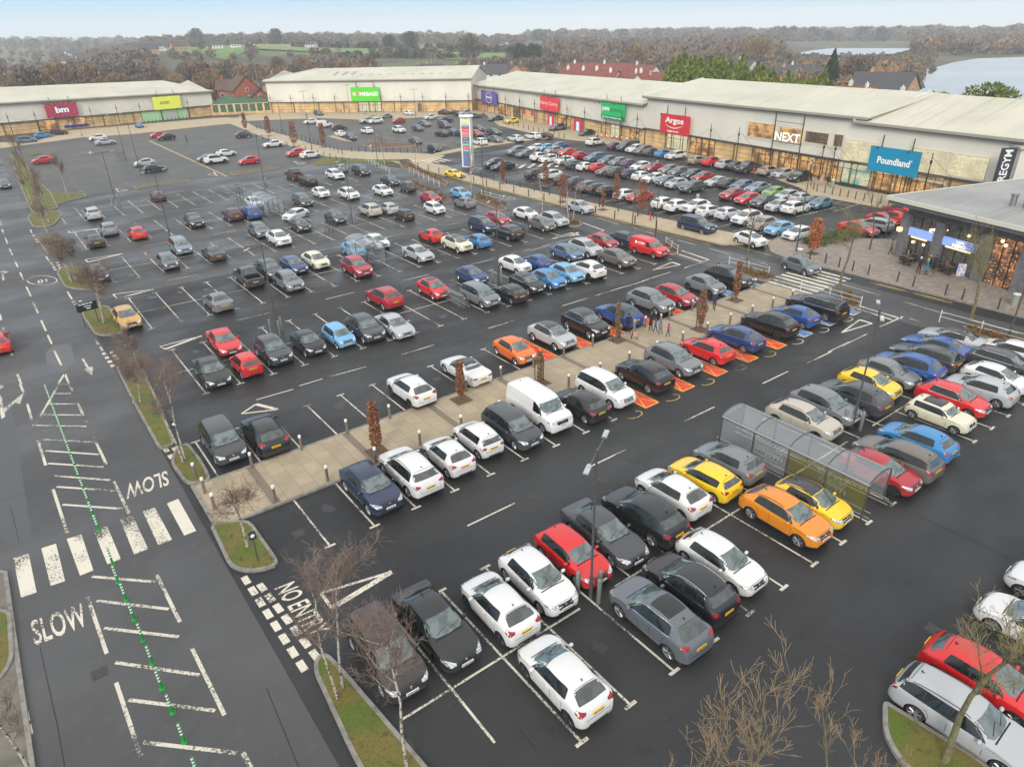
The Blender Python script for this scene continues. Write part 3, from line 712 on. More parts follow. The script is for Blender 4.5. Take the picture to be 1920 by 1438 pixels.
sheet('bay_kerb_line', pxs((278,265),(282,264),(428,331),(424,332)), .01, SANDK)
# grass beds with dry weeds by the far car park
raised('planting_strip', pxs((250,352),(345,338),(358,341),(300,348),(258,357)), .12, mat('dry_weeds', (.10,.10,.03,1), .9, noise=[(2,(.15,.09,.04,1),.4,.6)]), KERB)
raised('planting_strip', pxs((430,326),(505,314),(525,317),(480,324),(440,331)), .12, MATS['dry_weeds'], KERB)
raised('grass_strip', pxs((50,288),(75,284),(80,288),(55,294)), .06, GRASS, None)

SEAMM = mat('tar_seam', (.010,.010,.011,1), .5)
sb_ = MB()
for pts in (((1255,745),(1300,768),(1360,793)),((1680,948),(1760,985),(1830,1015),(1916,1058)),((75,1213),(92,1290),(108,1360),(122,1440)),((1255,900),(1200,868),(1150,852)),((960,1350),(1010,1410)),((20,950),(36,1015)),((0,940),(60,920),(170,890)),((1545,1205),(1605,1240)),((1140,800),(1250,746)),((690,560+60),(880,590)),((500,1290),(560,1438))):
    for p, q in zip(pts, pts[1:]): sb_.seg(AB(*p), AB(*q), .035, .0098)
struct(sb_.build('tarmac_seam', SEAMM))
cv_ = MB()
for px, py in ((187,1262),(560,1000),(700,1000),(1130,900),(1560,1000),(1750,1180),(1240,830),(1000,930),(330,690),(150,840),(760,1400)):
    a, b = AB(px, py); cv_.sheet([(a-.28,b-.28),(a+.28,b-.28),(a+.28,b+.28),(a-.28,b+.28)], .0102)
struct(cv_.build('drain_covers', mat('drain_iron', (.035,.034,.033,1), .5, .4, noise=[(30,(.08,.08,.08,1),.5,.6)])))
ro_ = random.Random(8); ob_ = MB()
for b0, step in ((13.4,1),(18.2,-1),(28.6,1),(38.2,-1),(49.2,1),(53.8,-1),(64.6,1),(69.6,-1),(80.8,1),(85.6,-1),(96.5,1)):
    for k in range(20):
        if ro_.random() < .35: continue
        a = 9.7+2.4*k+ro_.uniform(-.3,.3); b = b0+ro_.uniform(-1.2,1.2); r = ro_.uniform(.14,.42); ph = ro_.uniform(0,6)
        ob_.sheet([(a+r*(1+.3*sin(2*t+ph)+.15*sin(5*t))*cos(t), b+r*(1.3+.3*sin(3*t+ph))*sin(t)) for t in [2*pi*i/14 for i in range(14)]], .0092+.00002*k)
struct(ob_.build('oil_stains', mat('oil_stain', (.012,.012,.012,1), .35, noise=[(5,(.022,.022,.023,1),.45,.6)])))
# ---------------------------------------------------------------- painted markings
MK = {k: MB() for k in ('line','cross','yel','red','org','blu')}
ZM = .0125
def T1(ox, oy, k=.25035):
    return lambda *p: [(ox+x*k, oy+y*k) for x, y in p]
def lseg(x0, y0, x1, y1, w=.10, key='line', z=ZM): MK[key].seg(AB(x0,y0), AB(x1,y1), w, z)
def gseg(a0, b0, a1, b1, w=.10, key='line', z=ZM): MK[key].seg((a0,b0),(a1,b1), w, z)
def tbar(a, b, w=.11): gseg(a-.28, b, a+.28, b, w+.03)
# bays of the near double row
for k in range(-1, 17):
    a = 10.97+2.4*k
    if k >= 0 and a < 56: gseg(a, 11.2, a, 20.3); tbar(a, 11.15); tbar(a, 20.4)
gseg(8.57, 13, 8.57, 20.3); tbar(8.57, 20.4)
for (x0,x1) in ((6.4,15.1),(17.2,36.5),(39.3,56)): gseg(x0,15.8,x1,15.8,.1,z=ZM+.002)
for k in range(0, 9): a = 8.33+2.4*k; gseg(a, 30.95, a, 26.4); tbar(a, 26.3)
for k in range(-1, 9): a = 8.2+2.4*k; gseg(a, 35.8, a, 40.45); tbar(a, 40.55)
# hatched family and disabled bays
def hatch(a0, b0, a1, b1, key, lk):
    MK[key].sheet([(a0,b0),(a1,b0),(a1,b1),(a0,b1)], ZM-.002)
    for p in ((a0,b0,a1,b0),(a0,b1,a1,b1),(a0,b0,a0,b1),(a1,b0,a1,b1)): gseg(*p, .10, lk, ZM+.001)
    n = 2; h = (b1-b0)/n
    for i in range(n):
        gseg(a0,b0+i*h,a1,b0+(i+1)*h,.085,lk,ZM+.003); gseg(a0,b0+(i+1)*h,a1,b0+i*h,.085,lk,ZM+.005)
for i in range(8):
    a1 = 31.45+3.63*i; k = ('red','org') if i < 5 else ('blu','line')
    hatch(a1-1.25, 26.1, a1, 30.9, *k)
    a2 = 31.0+3.63*i; hatch(a2-1.25, 35.75, a2, 40.5, *(('red','org') if i < 5 else ('blu','line')))
    for t in range(14):     # the wheelchair ring painted in each wide bay
        an = pi*1.0+pi*1.3*t/14; c = (a1-2.45, 25.95)
        gseg(c[0]+.62*cos(an), c[1]+.34*sin(an), c[0]+.62*cos(an+.29), c[1]+.34*sin(an+.29), .07, 'yel' if i < 5 else 'cross', ZM)
# double rows beyond the path
def drow(a0, n, b0, b1, skip=(), w=.10):
    for k in range(n):
        if k in skip: continue
        a = a0+2.4*k; gseg(a, b0, a, b1, w); tbar(a, b0); tbar(a, b1)
    gseg(a0-2, (b0+b1)/2, a0+2.4*(n-1), (b0+b1)/2, .09, z=ZM+.002)
drow(8.15, 21, 46.75, 56.3); drow(7.95, 20, 62.2, 72.0); drow(7.8, 20, 78.3, 87.9); drow(7.6, 20, 94.1, 104.0); drow(7.4, 19, 110.6, 120.6)
# aisle dashes
for bb in (23.4, 43.7, 59.3, 75.2, 91, 107.4):
    for k in range(7):
        a = 12+k*8.2+(bb % 3)
        if a < 54: gseg(a, bb, a+3, bb, .10)
for (x0,y0,x1,y1) in ((480,750,550,730),(606,710,686,688),(600,671,600,671)): lseg(x0,y0,x1,y1,.11)
# give-way triangles at the aisle ends
def tri(pts, w=.16):
    P = pxs(*pts); c = (sum(p[0] for p in P)/3, sum(p[1] for p in P)/3)
    for i in range(3): MK['cross'].seg(P[i], P[(i+1)%3], w*(1.9 if i == 1 else 1), ZM+.001*(i+1))
for g_ in (((602,1112),(735,1072),(622,1140)), ((300,650),(378,630),(310,655)), ((212,552),(288,543),(220,560)), ((160,487),(230,476),(165,492)), ((128,434),(192,428),(130,437)), ((453,776),(520,768),(480,758)),
           ((1040,448),(1085,436),(1075,441)), ((1224,507),(1260,492),(1275,497)), ((1578,624),(1612,600),(1635,607)), ((1035,448),(1070,437),(1086,441)), ((152,286),(170,284),(168,288)), ((217,354),(222,360),(240,357)), ((390,328),(400,323),(408,331)), ((551,303),(560,309),(572,306)), ((880,325),(905,316),(890,315))): tri(g_, .15)
# dashed give-way lines where the aisles meet the near road
def dash2(p, q, n, key='cross', w=.3, l=.6):
    A, B = Vector(AB(*p)), Vector(AB(*q))
    for i in range(n):
        c = A.lerp(B, (i+.5)/n); d = (B-A).normalized()*l/2*min(1,(B-A).length/n/l); MK[key].seg(tuple(c-d), tuple(c+d), w, ZM)
for p, q, n in (((455,1078),(575,1262),8),((484,1092),(600,1240),7),((192,1012+8),(192,1020),1)):
    if n > 1: dash2(p, q, n)
for p, q, n in (((284,806),(325,862),5),((300,802),(332,848),4),((193,660),(214,690),4),((207,658),(228,684),4),((136,564),(152,584),4),((148,562),(162,578),3),((95,492),(105,508),4),((106,491),(114,505),3),((62,440),(72,456),4),
                ((0,1395),(14,1438),2),((5,1290),(12,1400),4),((30,1268),(55,1382),5),((45,1400),(62,1438),1)): dash2(p, q, n, w=.28, l=.5)
for p, q, n in (((1278,470),(1330,488),5),((1272,477),(1318,492),4),((1608,573),(1690,598),5),((1600,577),(1672,600),4),((1092,418),(1133,433),5)): dash2(p, q, n, w=.22, l=.9)
lseg(1328,488,1283,503,.15); lseg(1693,594,1650,613,.15); lseg(1132,433,1094,446,.12)
t = T1(0,720)
for q in (((100,1305),(215,1270),(275,1560),(158,1600)), ((310,1230),(420,1195),(488,1475),(380,1512)), ((500,1160),(610,1125),(700,1395),(600,1435)), ((700,1090),(800,1055),(905,1310),(805,1350)),
          ((900,1015),(995,985),(1110,1235),(1005,1275)), ((1070,955),(1160,925),(1290,1165),(1185,1205)), ((1250,895),(1335,860),(1470,1100),(1380,1135))):
    MK['cross'].sheet([AB(*p) for p in t(*q)], ZM)
# chevrons down the middle of the near road
segs = [t((315,415),(700,435)), t((340,500),(740,528)), t((360,595),(775,622)), t((405,688),(825,720)), t((425,770),(860,800)), t((468,903),(918,935)), t((270,310),(648,318)), t((328,230),(606,233)), t((365,150),(570,150)), t((412,72),(530,72)), t((445,3),(508,3))]
segs += [t((205,150),(255,318)), t((285,418),(343,610)), t((398,788),(505,1118)), t((580,140),(652,288)), t((700,395),(798,602)), t((852,728),(968,970)), t((262,315),(440,3)), t((515,0),(543,52))]
t2 = T1(0,1078)
segs += [t2((690,12),(1165,52)), t2((718,192),(1265,255)), t2((780,398),(1340,462)), t2((865,655),(1495,748)), t2((965,935),(1612,1015)), t2((1072,1252),(1775,1332)), t2((655,160),(800,588)), t2((870,805),(1055,1355)), t2((1175,0),(1350,355)), t2((1438,548),(1682,1048)), t2((1820,1328),(1880,1440))]
t0 = T1(0,360)
segs += [t0(*s) for s in (((40,345),(60,395)),((70,425),(93,475)),((107,510),(135,565)),((150,603),(177,663)),((197,710),(232,783)),((247,825),(285,908)),((308,962),(345,1042)),((357,1072),(388,1138)),((407,1190),(460,1300)),((0,915),(10,965)),((22,1015),(58,1115)),((70,1175),(92,1225)),((130,1365),(160,1440)),((0,215),(10,250)),((15,280),(30,320)),((228,283),(240,310)),((345,485),(370,522)),((505,748),(540,805)),((712,1108),(738,1142)),((750,1160),(770,1190)),((1060-0,0),(1060,0)))[:-1]]
segs += [t((150,0),(178,65)), t((1060,230),(1085,275)), t((1097,298),(1120,335)), t0((435,1440),(485,1360)), t0((485,1360),(520,1440))]
for s in segs: lseg(*s[0], *s[1], .15)
# arrows
def poly(pts, key='line'): MK[key].sheet([AB(*p) for p in pts], ZM)
poly(t0((612,1250),(628,1250),(665,1310),(697,1312),(690,1372),(625,1330),(650,1322)))
poly(t((0,40),(35,20),(0,0))); poly(t((0,80),(15,110),(40,245),(12,262),(0,210))); poly(t((28,185),(178,68),(150,150),(115,140),(35,215))); poly(t0((10,615),(22,595),(35,660),(18,668))); poly(t0((0,600),(30,590),(65,600),(20,615)))
# right-hand road
t4 = T1(1440,360); t3 = T1(960,360)
for s in (t3((640,195),(800,245)), t3((905,265),(1075,320)), t3((1165,340),(1380,400)), t3((1480,425),(1740,500)), t3((1850,525),(1917,548)), t3((190,80),(300,105)), t4((545,690),(840,775)), t4((1005,820),(1330,915)), t4((1535,965),(1880,1060)), t4((1060,948),(1140,972)), t4((555,1155),(740,1065)), t4((290,1285),(478,1195)), t4((550,1055),(550,1055)), t3((975,668),(1190,600)), t3((625,778),(860,705)), t3((225,408),(450,350)), t3((0,462),(135,430))): lseg(*s[0], *s[1], .11)
for i in range(8): a = 57.6+i*.93; MK['cross'].sheet([(a,31.2),(a+.46,31.2),(a+.46,36.3),(a,36.3)], ZM)
for i in range(7): a = 63.0+i*1.25; MK['cross'].sheet([(a+2,116.2),(a+2.6,116.2),(a+2.6,122.4),(a+2,122.4)], ZM+.06)
for i in range(8): b = 92+i*1.5; MK['cross'].sheet([(73.5+i*1.4,104.2-i*.9),(77+i*1.4,106.8-i*.9),(77.4+i*1.4,106.3-i*.9),(73.9+i*1.4,103.7-i*.9)], ZM)
yl = [(63.45,98),(63.6,60),(63.75,47.5)]
for i in range(2): gseg(*yl[i], *yl[i+1], .14, 'yel', ZM+.001)
gseg(65.0,29.5,65.05,22.2,.14,'yel'); gseg(64.7,29.5,64.75,22.2,.10,'yel')
lseg(1445,455,1462,462,.12,'yel'); lseg(1440,478,1478,487,.12,'yel'); lseg(1462,462,1478,487,.12,'yel'); lseg(1220,420,1440,478,.10,'yel')
# 20 and 10 roundels
def ring(cx, cy, rx, ry, key='line', w=.12):
    for i in range(36):
        a0, a1 = 2*pi*i/36, 2*pi*(i+1)/36; lseg(cx+rx*cos(a0), cy+ry*sin(a0), cx+rx*cos(a1), cy+ry*sin(a1), w, key)
ring(79,526,28,8.5); ring(918.6,348.7,12.3,2.9); ring(953,372,12,3)
# rows of the blocks by the shops
for r0, r1 in ((70.4,80.2),(88.4,98)):
    for k in range(22):
        b = 47+k*2.45
        if r0 > 80 and b > 98: continue
        gseg(r0, b, r1, b, .10, z=ZM)
    gseg((r0+r1)/2, 47, (r0+r1)/2, 98, .09, z=ZM+.002)
for p in (t0((1040,0),(1040,0)),): pass
lseg(1400+590*.1565,280+812*.1565,1400+1060*.1565,280+700*.1565,.14,z=ZM+.004)
# far car park bay ticks
for (p, q, n) in (((150,297),(262,358),14),((132,340),(160,366),7),((1,1),(1,1),0)):
    for i in range(n):
        x = p[0]+(q[0]-p[0])*i/n; y = p[1]+(q[1]-p[1])*i/n; lseg(x-2,y,x+3,y+.3,.14)
for i in range(12):
    x, y = 80+i*6.5, 318+i*4.2; lseg(x, y, x+34, y-2, .08)
for i in range(9): lseg(240+i*15, 318+i*4.5*.4, 300+i*14, 345-i*1, .06) if False else None
for i in range(14):
    lseg(655+i*16, 246+i*2.2, 690+i*16, 256+i*2.2, .09); 
for i in range(12): lseg(770+i*12, 288-i*3, 800+i*12, 294-i*3, .09) if i < 8 else None
for i in range(16): lseg(560+i*14,219,566+i*14,214,.1)
for k, m, nm in (('line',LINE,'bay_lines'),('cross',LINE2,'road_markings'),('yel',YEL,'yellow_lines'),('red',REDP,'red_hatching'),('org',ORG,'orange_hatching'),('blu',BLU,'blue_hatching')):
    struct(MK[k].build(nm, m))
# lettering on the road
def text_mesh(s, name, font_bold=0):
    c = bpy.data.curves.new(name, 'FONT'); c.body = s; c.size = 1; c.offset = font_bold; c.resolution_u = 3
    o = bpy.data.objects.new(name, c); COL.objects.link(o); bpy.context.view_layer.update()
    me = bpy.data.meshes.new_from_object(o.evaluated_get(bpy.context.evaluated_depsgraph_get())); bpy.data.objects.remove(o)
    xs = [v.co.x for v in me.vertices]; ys = [v.co.y for v in me.vertices]
    return me, min(xs), max(xs), min(ys), max(ys)
def text_on(s, name, m, BL, BR, TL, lift=Vector((0,0,0)), bold=0, parent=None, fit=True):
    me, x0, x1, y0, y1 = text_mesh(s, name, bold)
    BL, BR, TL = Vector(BL), Vector(BR), Vector(TL)
    for v in me.vertices:
        u = (v.co.x-x0)/(x1-x0); w = (v.co.y-y0)/(y1-y0); v.co = BL+(BR-BL)*u+(TL-BL)*w+lift
    me.materials.append(m); o = bpy.data.objects.new(name, me); COL.objects.link(o)
    if parent:
        o.parent = parent; o.matrix_parent_inverse = Matrix.Translation(-parent.location) if parent.type == 'EMPTY' and parent.location.length else Matrix()
    return o
def road_text(s, bl, br, tl, m=LINE2):
    f = lambda p: (*AB(*p), ZM+.001)
    return struct(text_on(s, 'road_lettering', m, f(bl), f(br), f(tl), bold=.015))
road_text('SLOW', (313,882), (235,908), (318,909)); road_text('SLOW', (66,1211), (167,1172), (56,1165))
road_text('NO ENTRY', (514,1104), (580,1197), (552,1089)); road_text('10', (88,523), (70,526), (89,529.5))
road_text('10', (914,350.2), (923,349.4), (915,347)); road_text('10', (949,373.5), (958,372.6), (950,370))
# ------------------------------------------------------------------ shops
def adopt(root, o): o.parent = root; o.location = -root.location; return o
def ray_of(px, py):
    a = (px-960)/F; b = -(py-719)/F; u = a*_cr+b*_sr; v = -a*_sr+b*_cr
    return _w(u, _c+v*_s, -_s+v*_c)
class Fr:
    """a vertical shop front: u along it, d outward (towards the car park), z up"""
    def __init__(s, p0, p1):
        s.p = Vector(p0[:2]); d = Vector(p1[:2])-s.p; s.L = d.length; s.d = d/s.L; s.n = Vector((-s.d.y, s.d.x))
        if s.n.dot(s.p) < 0: s.n = -s.n
    def __call__(s, u, d, z): q = s.p+s.d*u-s.n*d; return (q.x, q.y, z)
    def loc(s, px, py, d=0):
        r = ray_of(px, py); q = s.p-s.n*d; t = q.dot(s.n)/(Vector((r.x,r.y)).dot(s.n))
        return (Vector((r.x,r.y))*t-s.p).dot(s.d), H+r.z*t
def fbox(b, fr, u0, u1, d0, d1, z0, z1, mi=0):
    P = [fr(u,d,z) for z in (z0,z1) for u,d in ((u0,d0),(u1,d0),(u1,d1),(u0,d1))]
    b.add(P, [(3,2,1,0),(4,5,6,7),(0,1,5,4),(1,2,6,5),(2,3,7,6),(3,0,4,7)], mi)
def fixn(o):
    bm = bmesh.new(); bm.from_mesh(o.data); bmesh.ops.recalc_face_normals(bm, faces=bm.faces); bm.to_mesh(o.data); bm.free(); return o
def panels(name, c, c2, w, h, seam=.02):
    m = bpy.data.materials.new(name); m.use_nodes = True; t = m.node_tree; b = t.nodes['Principled BSDF']; b.inputs['Roughness'].default_value = .55
    tcn = t.nodes.new('ShaderNodeTexCoord'); n = t.nodes.new('ShaderNodeTexNoise'); n.inputs['Scale'].default_value = .15; n.inputs['Detail'].default_value = 6
    sp_ = t.nodes.new('ShaderNodeMapping'); sp_.inputs['Scale'].default_value = (1,1,.2)
    t.links.new(tcn.outputs['Object'], sp_.inputs[0]); t.links.new(sp_.outputs[0], n.inputs[0])
    r = t.nodes.new('ShaderNodeMapRange'); r.inputs[1].default_value = .4; r.inputs[2].default_value = .65; t.links.new(n.outputs[0], r.inputs[0])
    x = t.nodes.new('ShaderNodeMix'); x.data_type = 'RGBA'; t.links.new(r.outputs[0], x.inputs[0]); x.inputs[6].default_value = c; x.inputs[7].default_value = c2
    if seam:
        wv = t.nodes.new('ShaderNodeTexNoise'); wv.inputs['Scale'].default_value = 1; mq = t.nodes.new('ShaderNodeMapping'); mq.inputs['Rotation'].default_value = (0,0,w); mq.inputs['Scale'].default_value = (.05,2.2,.05)
        t.links.new(tcn.outputs['Object'], mq.inputs[0]); t.links.new(mq.outputs[0], wv.inputs[0]); y = t.nodes.new('ShaderNodeMix'); y.data_type = 'RGBA'; y.blend_type = 'MULTIPLY'
        q = t.nodes.new('ShaderNodeMapRange'); q.inputs[1].default_value = .56; q.inputs[2].default_value = .64; q.inputs[4].default_value = .5; t.links.new(wv.outputs[0], q.inputs[0]); t.links.new(q.outputs[0], y.inputs[0])
        t.links.new(x.outputs[2], y.inputs[6]); y.inputs[7].default_value = (.72,.72,.70,1); t.links.new(y.outputs[2], b.inputs['Base Color']); return m
    t.links.new(x.outputs[2], b.inputs['Base Color']); return m
CLAD = panels('pale_cladding', (.68,.645,.55,1), (.60,.575,.49,1), 0, 1, 0)
ROOFM = panels('sheet_roof', (.51,.485,.385,1), (.44,.425,.325,1), .2, 1)
ROOFG = panels('grey_roof', (.29,.29,.275,1), (.22,.22,.21,1), .28, 1)
FASC = mat('fascia_grey', (.20,.19,.17,1), .5); SOFF = mat('gutter_dark', (.06,.06,.055,1), .5)
BUFFW = mat('buff_blockwork', (.66,.45,.21,1), .85, noise=[(.5,(.43,.28,.13,1),.4,.65)])
SEAM = mat('block_seam', (.16,.12,.07,1), .9)
STEEL = mat('dark_steel', (.035,.033,.03,1), .45, .3); STEELG = mat('grey_steel', (.24,.24,.23,1), .4, .6)
def lit(name, cols, strength, scale=2.5, base=(.05,.04,.03,1)):
    """a shop interior seen through glass: rows of shelves and stock, some bays darker, under warm lamps"""
    m = bpy.data.materials.new(name); m.use_nodes = True; t = m.node_tree; b = t.nodes['Principled BSDF']; N = t.nodes.new; K = t.links.new
    tcn = N('ShaderNodeTexCoord'); sx = N('ShaderNodeSeparateXYZ'); K(tcn.outputs['Object'], sx.inputs[0])
    ma = N('ShaderNodeMath'); ma.operation = 'SUBTRACT'; K(sx.outputs['X'], ma.inputs[0]); K(sx.outputs['Y'], ma.inputs[1])
    cx = N('ShaderNodeCombineXYZ'); K(ma.outputs[0], cx.inputs[0]); K(sx.outputs['Z'], cx.inputs[1])
    k = N('ShaderNodeTexBrick'); k.inputs['Scale'].default_value = 1; k.inputs['Brick Width'].default_value = 1.3/scale*2; k.inputs['Row Height'].default_value = .62; k.inputs['Mortar Size'].default_value = .05
    k.inputs['Color1'].default_value = cols[0]; k.inputs['Color2'].default_value = cols[1]; k.inputs['Mortar'].default_value = cols[2]; K(cx.outputs[0], k.inputs['Vector'])
    n1 = N('ShaderNodeTexNoise'); n1.inputs['Scale'].default_value = .55; n1.inputs['Detail'].default_value = 1; K(cx.outputs[0], n1.inputs['Vector'])
    n2 = N('ShaderNodeTexNoise'); n2.inputs['Scale'].default_value = 4.5; n2.inputs['Detail'].default_value = 3; K(cx.outputs[0], n2.inputs['Vector'])
    r1 = N('ShaderNodeMapRange'); r1.inputs[1].default_value = .40; r1.inputs[2].default_value = .60; K(n1.outputs[0], r1.inputs[0])
    x1 = N('ShaderNodeMix'); x1.data_type = 'RGBA'; K(r1.outputs[0], x1.inputs[0]); x1.inputs[6].default_value = cols[3]; K(k.outputs[0], x1.inputs[7])
    r2 = N('ShaderNodeMapRange'); r2.inputs[1].default_value = .56; r2.inputs[2].default_value = .66; K(n2.outputs[0], r2.inputs[0])
    x2 = N('ShaderNodeMix'); x2.data_type = 'RGBA'; K(r2.outputs[0], x2.inputs[0]); K(x1.outputs[2], x2.inputs[6]); x2.inputs[7].default_value = cols[4]
    K(x2.outputs[2], b.inputs['Emission Color']); b.inputs['Emission Strength'].default_value = strength
    b.inputs['Base Color'].default_value = base; b.inputs['Roughness'].default_value = .08; return m
WARM = lit('lit_shop_interior', [(.85,.45,.12,1),(.50,.22,.05,1),(.95,.62,.25,1),(.16,.08,.03,1),(.10,.05,.03,1)], .62, 3)
WHITE_L = lit('bright_shop_interior', [(.78,.70,.44,1),(.70,.61,.36,1),(.86,.80,.58,1),(.60,.53,.33,1),(.34,.29,.18,1)], .62, 3)
DARKW = lit('dim_shop_interior', [(.05,.045,.04,1),(.10,.06,.03,1),(.20,.12,.05,1),(.03,.03,.03,1),(.30,.16,.05,1)], .6, 3)
CAFE = lit('cafe_interior', [(.02,.03,.035,1),(.035,.045,.05,1),(.07,.06,.05,1),(.012,.016,.02,1),(.13,.09,.055,1)], .6, 3)
FOOD = lit('restaurant_interior', [(.35,.12,.04,1),(.12,.04,.02,1),(.60,.28,.10,1),(.04,.02,.015,1),(.85,.42,.16,1)], .6, 4)
WHITE = mat('sign_white', (.80,.80,.78,1), .5)
def smat(n, c): return mat('sign_'+n, c, .45)

def store(name, label, fr, u0, u1, zc, eL, eR, D, rL, rR, ru0=None, ru1=None, DB=None, roofm=None, base=True, over=.9, masts=(), mast_top=6.4, group='retail park shops'):
    root = thing(name, label, 'shop building', fr(u0,0,0), 0, group)
    ru0 = u0 if ru0 is None else ru0; ru1 = u1 if ru1 is None else ru1; DB = DB or 2*D
    b = MB(); e = lambda u: eL+(eR-eL)*(u-u0)/(u1-u0)
    P = [fr(u0,0,zc),fr(u1,0,zc),fr(u1,-DB,zc),fr(u0,-DB,zc),fr(u0,0,eL),fr(u1,0,eR),fr(u1,-DB,eR),fr(u0,-DB,eL),fr(u1,-D,rR-.15),fr(u0,-D,rL-.15)]
    b.add(P, [(0,1,5,4),(1,2,6,8,5),(2,3,7,6),(3,0,4,9,7),(3,2,1,0)])
    adopt(root, fixn(b.build('wall', CLAD)))
    b = MB(); n = max(1, round((u1-u0)/8.3)); w = (u1-u0)/n
    fbox(b, fr, u0, u1, -.02, -DB, 0, zc-.003)
    for k in range(n):
        for z in (.9,1.7,2.5): fbox(b, fr, u0+k*w+.4, u0+(k+1)*w-.2, -.02, .0, z, z+.06, 1)
        fbox(b, fr, u0+k*w-.12, u0+k*w+.22, -.02, .10, 0, zc-.11, 1)
    adopt(root, fixn(b.build('base_wall', [BUFFW, SEAM])))
    b = MB(); fbox(b, fr, u0-.2, u1+.2, -.01, .5, zc-.10, zc+.10); adopt(root, fixn(b.build('canopy', SOFF)))
    # roof with overhanging eaves
    b = MB(); o = over; T = .22
    q0, q1 = (u0-.6 if ru0 == u0 else u0-.4), u1+.5
    R = [fr(q0,o,eL-.05),fr(q1,o,eR-.05),fr(ru1+(.5 if ru1 == u1 else 0),-D,rR),fr(ru0-(.6 if ru0 == u0 else 0),-D,rL),fr(q1,-DB-.4,eR-.05),fr(q0,-DB-.4,eL-.05)]
    R2 = [(x,y,z+T) for x,y,z in R]
    for i in range(6): b.v.append(R[i])
    for i in range(6): b.v.append(R2[i])
    b.f += [(3,2,1,0),(5,4,2,3),(6,7,8,9),(9,8,10,11),(0,1,7,6),(1,2,8,7),(2,4,10,8),(4,5,11,10),(5,3,9,11),(3,0,6,9)]; b.m += [0]*10
    if ru0 != u0: b.f += [(0,5,3)]; b.m += [0]
    ro = adopt(root, fixn(b.build('roof', roofm or ROOFM)))
    b = MB()
    N = 12
    for k in range(N):
        a0, a1 = u0-.5+(u1-u0+1)*k/N, u0-.5+(u1-u0+1)*(k+1)/N
        fbox(b, fr, a0, a1, o, o+.12, e((a0+a1)/2)-.22, e((a0+a1)/2)+.10, 0); fbox(b, fr, a0, a1, .02, o-.01, e((a0+a1)/2)-.32, e((a0+a1)/2)-.06, 1)
    adopt(root, fixn(b.build('gutter', [mat('gutter_grey', (.30,.28,.24,1), .5), SOFF])))
    b = MB(); b.tube(fr(u0-.45,over,eL+.22), fr((ru0 if ru0 == u0 else ru0)-.45,-D,rL+.24), .20, .20, 4); adopt(root, b.build('gable_trim', mat('pale_trim', (.62,.62,.60,1), .4)))
    for u in masts:
        b = MB(); b.tube(fr(u,1.25,0), fr(u,1.25,mast_top), .10, .05, 6); b.tube(fr(u,1.25,mast_top-1.4), fr(u,1.25,mast_top-1.0), .17, .17, 6)
        for s_ in (-3.6,3.6): b.tube(fr(u,1.25,mast_top-.6), fr(u+s_,1.25,zc+.1), .018, .018, 4)
        adopt(root, b.build('canopy_mast', STEEL))
    return root
def glass(root, fr, pts, m, d=.02, frame=STEEL, bars=3, name='shop_window', z=None, inset=False):
    """a lit shop window from the photo's top-left and bottom-right corners, with its frame and mullions"""
    (x0,y0), (x1,y1) = pts; u0, z1 = fr.loc(x0, y0); u1, z0 = fr.loc(x1, y1)
    if z: z0, z1 = z
    b = MB(); fbox(b, fr, u0, u1, d-.01, d+.03, z0, z1); o = adopt(root, fixn(b.build(name, m)))
    b = MB(); w = .09
    fbox(b, fr, u0-w, u1+w, d, d+.12, z1, z1+w); fbox(b, fr, u0-w, u1+w, d, d+.12, z0-w, z0); 
    for k in range(bars+1):
        u = u0+(u1-u0)*k/bars; fbox(b, fr, u-w/2, u+w/2, d+.035, d+.11, z0, z1)
    if z1-z0 > 2.4: fbox(b, fr, u0, u1, d+.036, d+.10, z0+(z1-z0)*.72, z0+(z1-z0)*.72+.07)
    if name != 'shop_window': fbox(b, fr, u0-.5, u0-w, d-.01, d+.06, z0-.1, z1+.1); fbox(b, fr, u0-.5, u1+.3, d-.01, d+.055, z0-.42, z0-w-.003)
    f = fixn(b.build('window_frame', frame)); f.parent = o; return o
def board(root, fr, corners, m, name='sign_board', d=.9, th=.12, poles=True, ext=1.6):
    """a hoarding at the photo's top-left, top-right, bottom-right, bottom-left corners"""
    q = [fr.loc(x, y, d) for x, y in corners]
    u0 = (q[0][0]+q[3][0])/2; u1 = (q[1][0]+q[2][0])/2; z1 = (q[0][1]+q[1][1])/2; z0 = (q[2][1]+q[3][1])/2
    b = MB(); fbox(b, fr, u0, u1, d-th, d, z0, z1); o = adopt(root, fixn(b.build(name, m)))
    if poles:
        b = MB()
        for f in (.2,.8):
            u = u0+(u1-u0)*f; b.tube(fr(u,d-th-.1,0), fr(u,d-th-.1,z1+ext), .08, .08, 6); b.tube(fr(u,d-.1,z1+.1), fr(u+1.2,d+2.4,z1+.25), .03, .03, 5); b.tube(fr(u+1.1,d+2.3,z1+.1), fr(u+1.3,d+2.5,z1+.35), .11, .11, 6)
        adopt(root, b.build('sign_frame', STEEL))
    return o, (u0, u1, z0, z1, d)
def lettering(sign, root, fr, R, s, m, x0, x1, y0, y1, bold=.01, slant=0, off=.012, name='sign_lettering'):
    """text filling the fraction x0..x1, y0..y1 of a board"""
    u0, u1, z0, z1, d = R; w, h = u1-u0, z1-z0; d += off
    BL = Vector(fr(u0+w*x0,d,z0+h*y0)); BR = Vector(fr(u0+w*x1,d,z0+h*y0+slant*h)); TL = Vector(fr(u0+w*x0,d,z0+h*y1))
    o = text_on(s, name, m, BL, BR, TL, bold=bold); o.parent = sign; return o
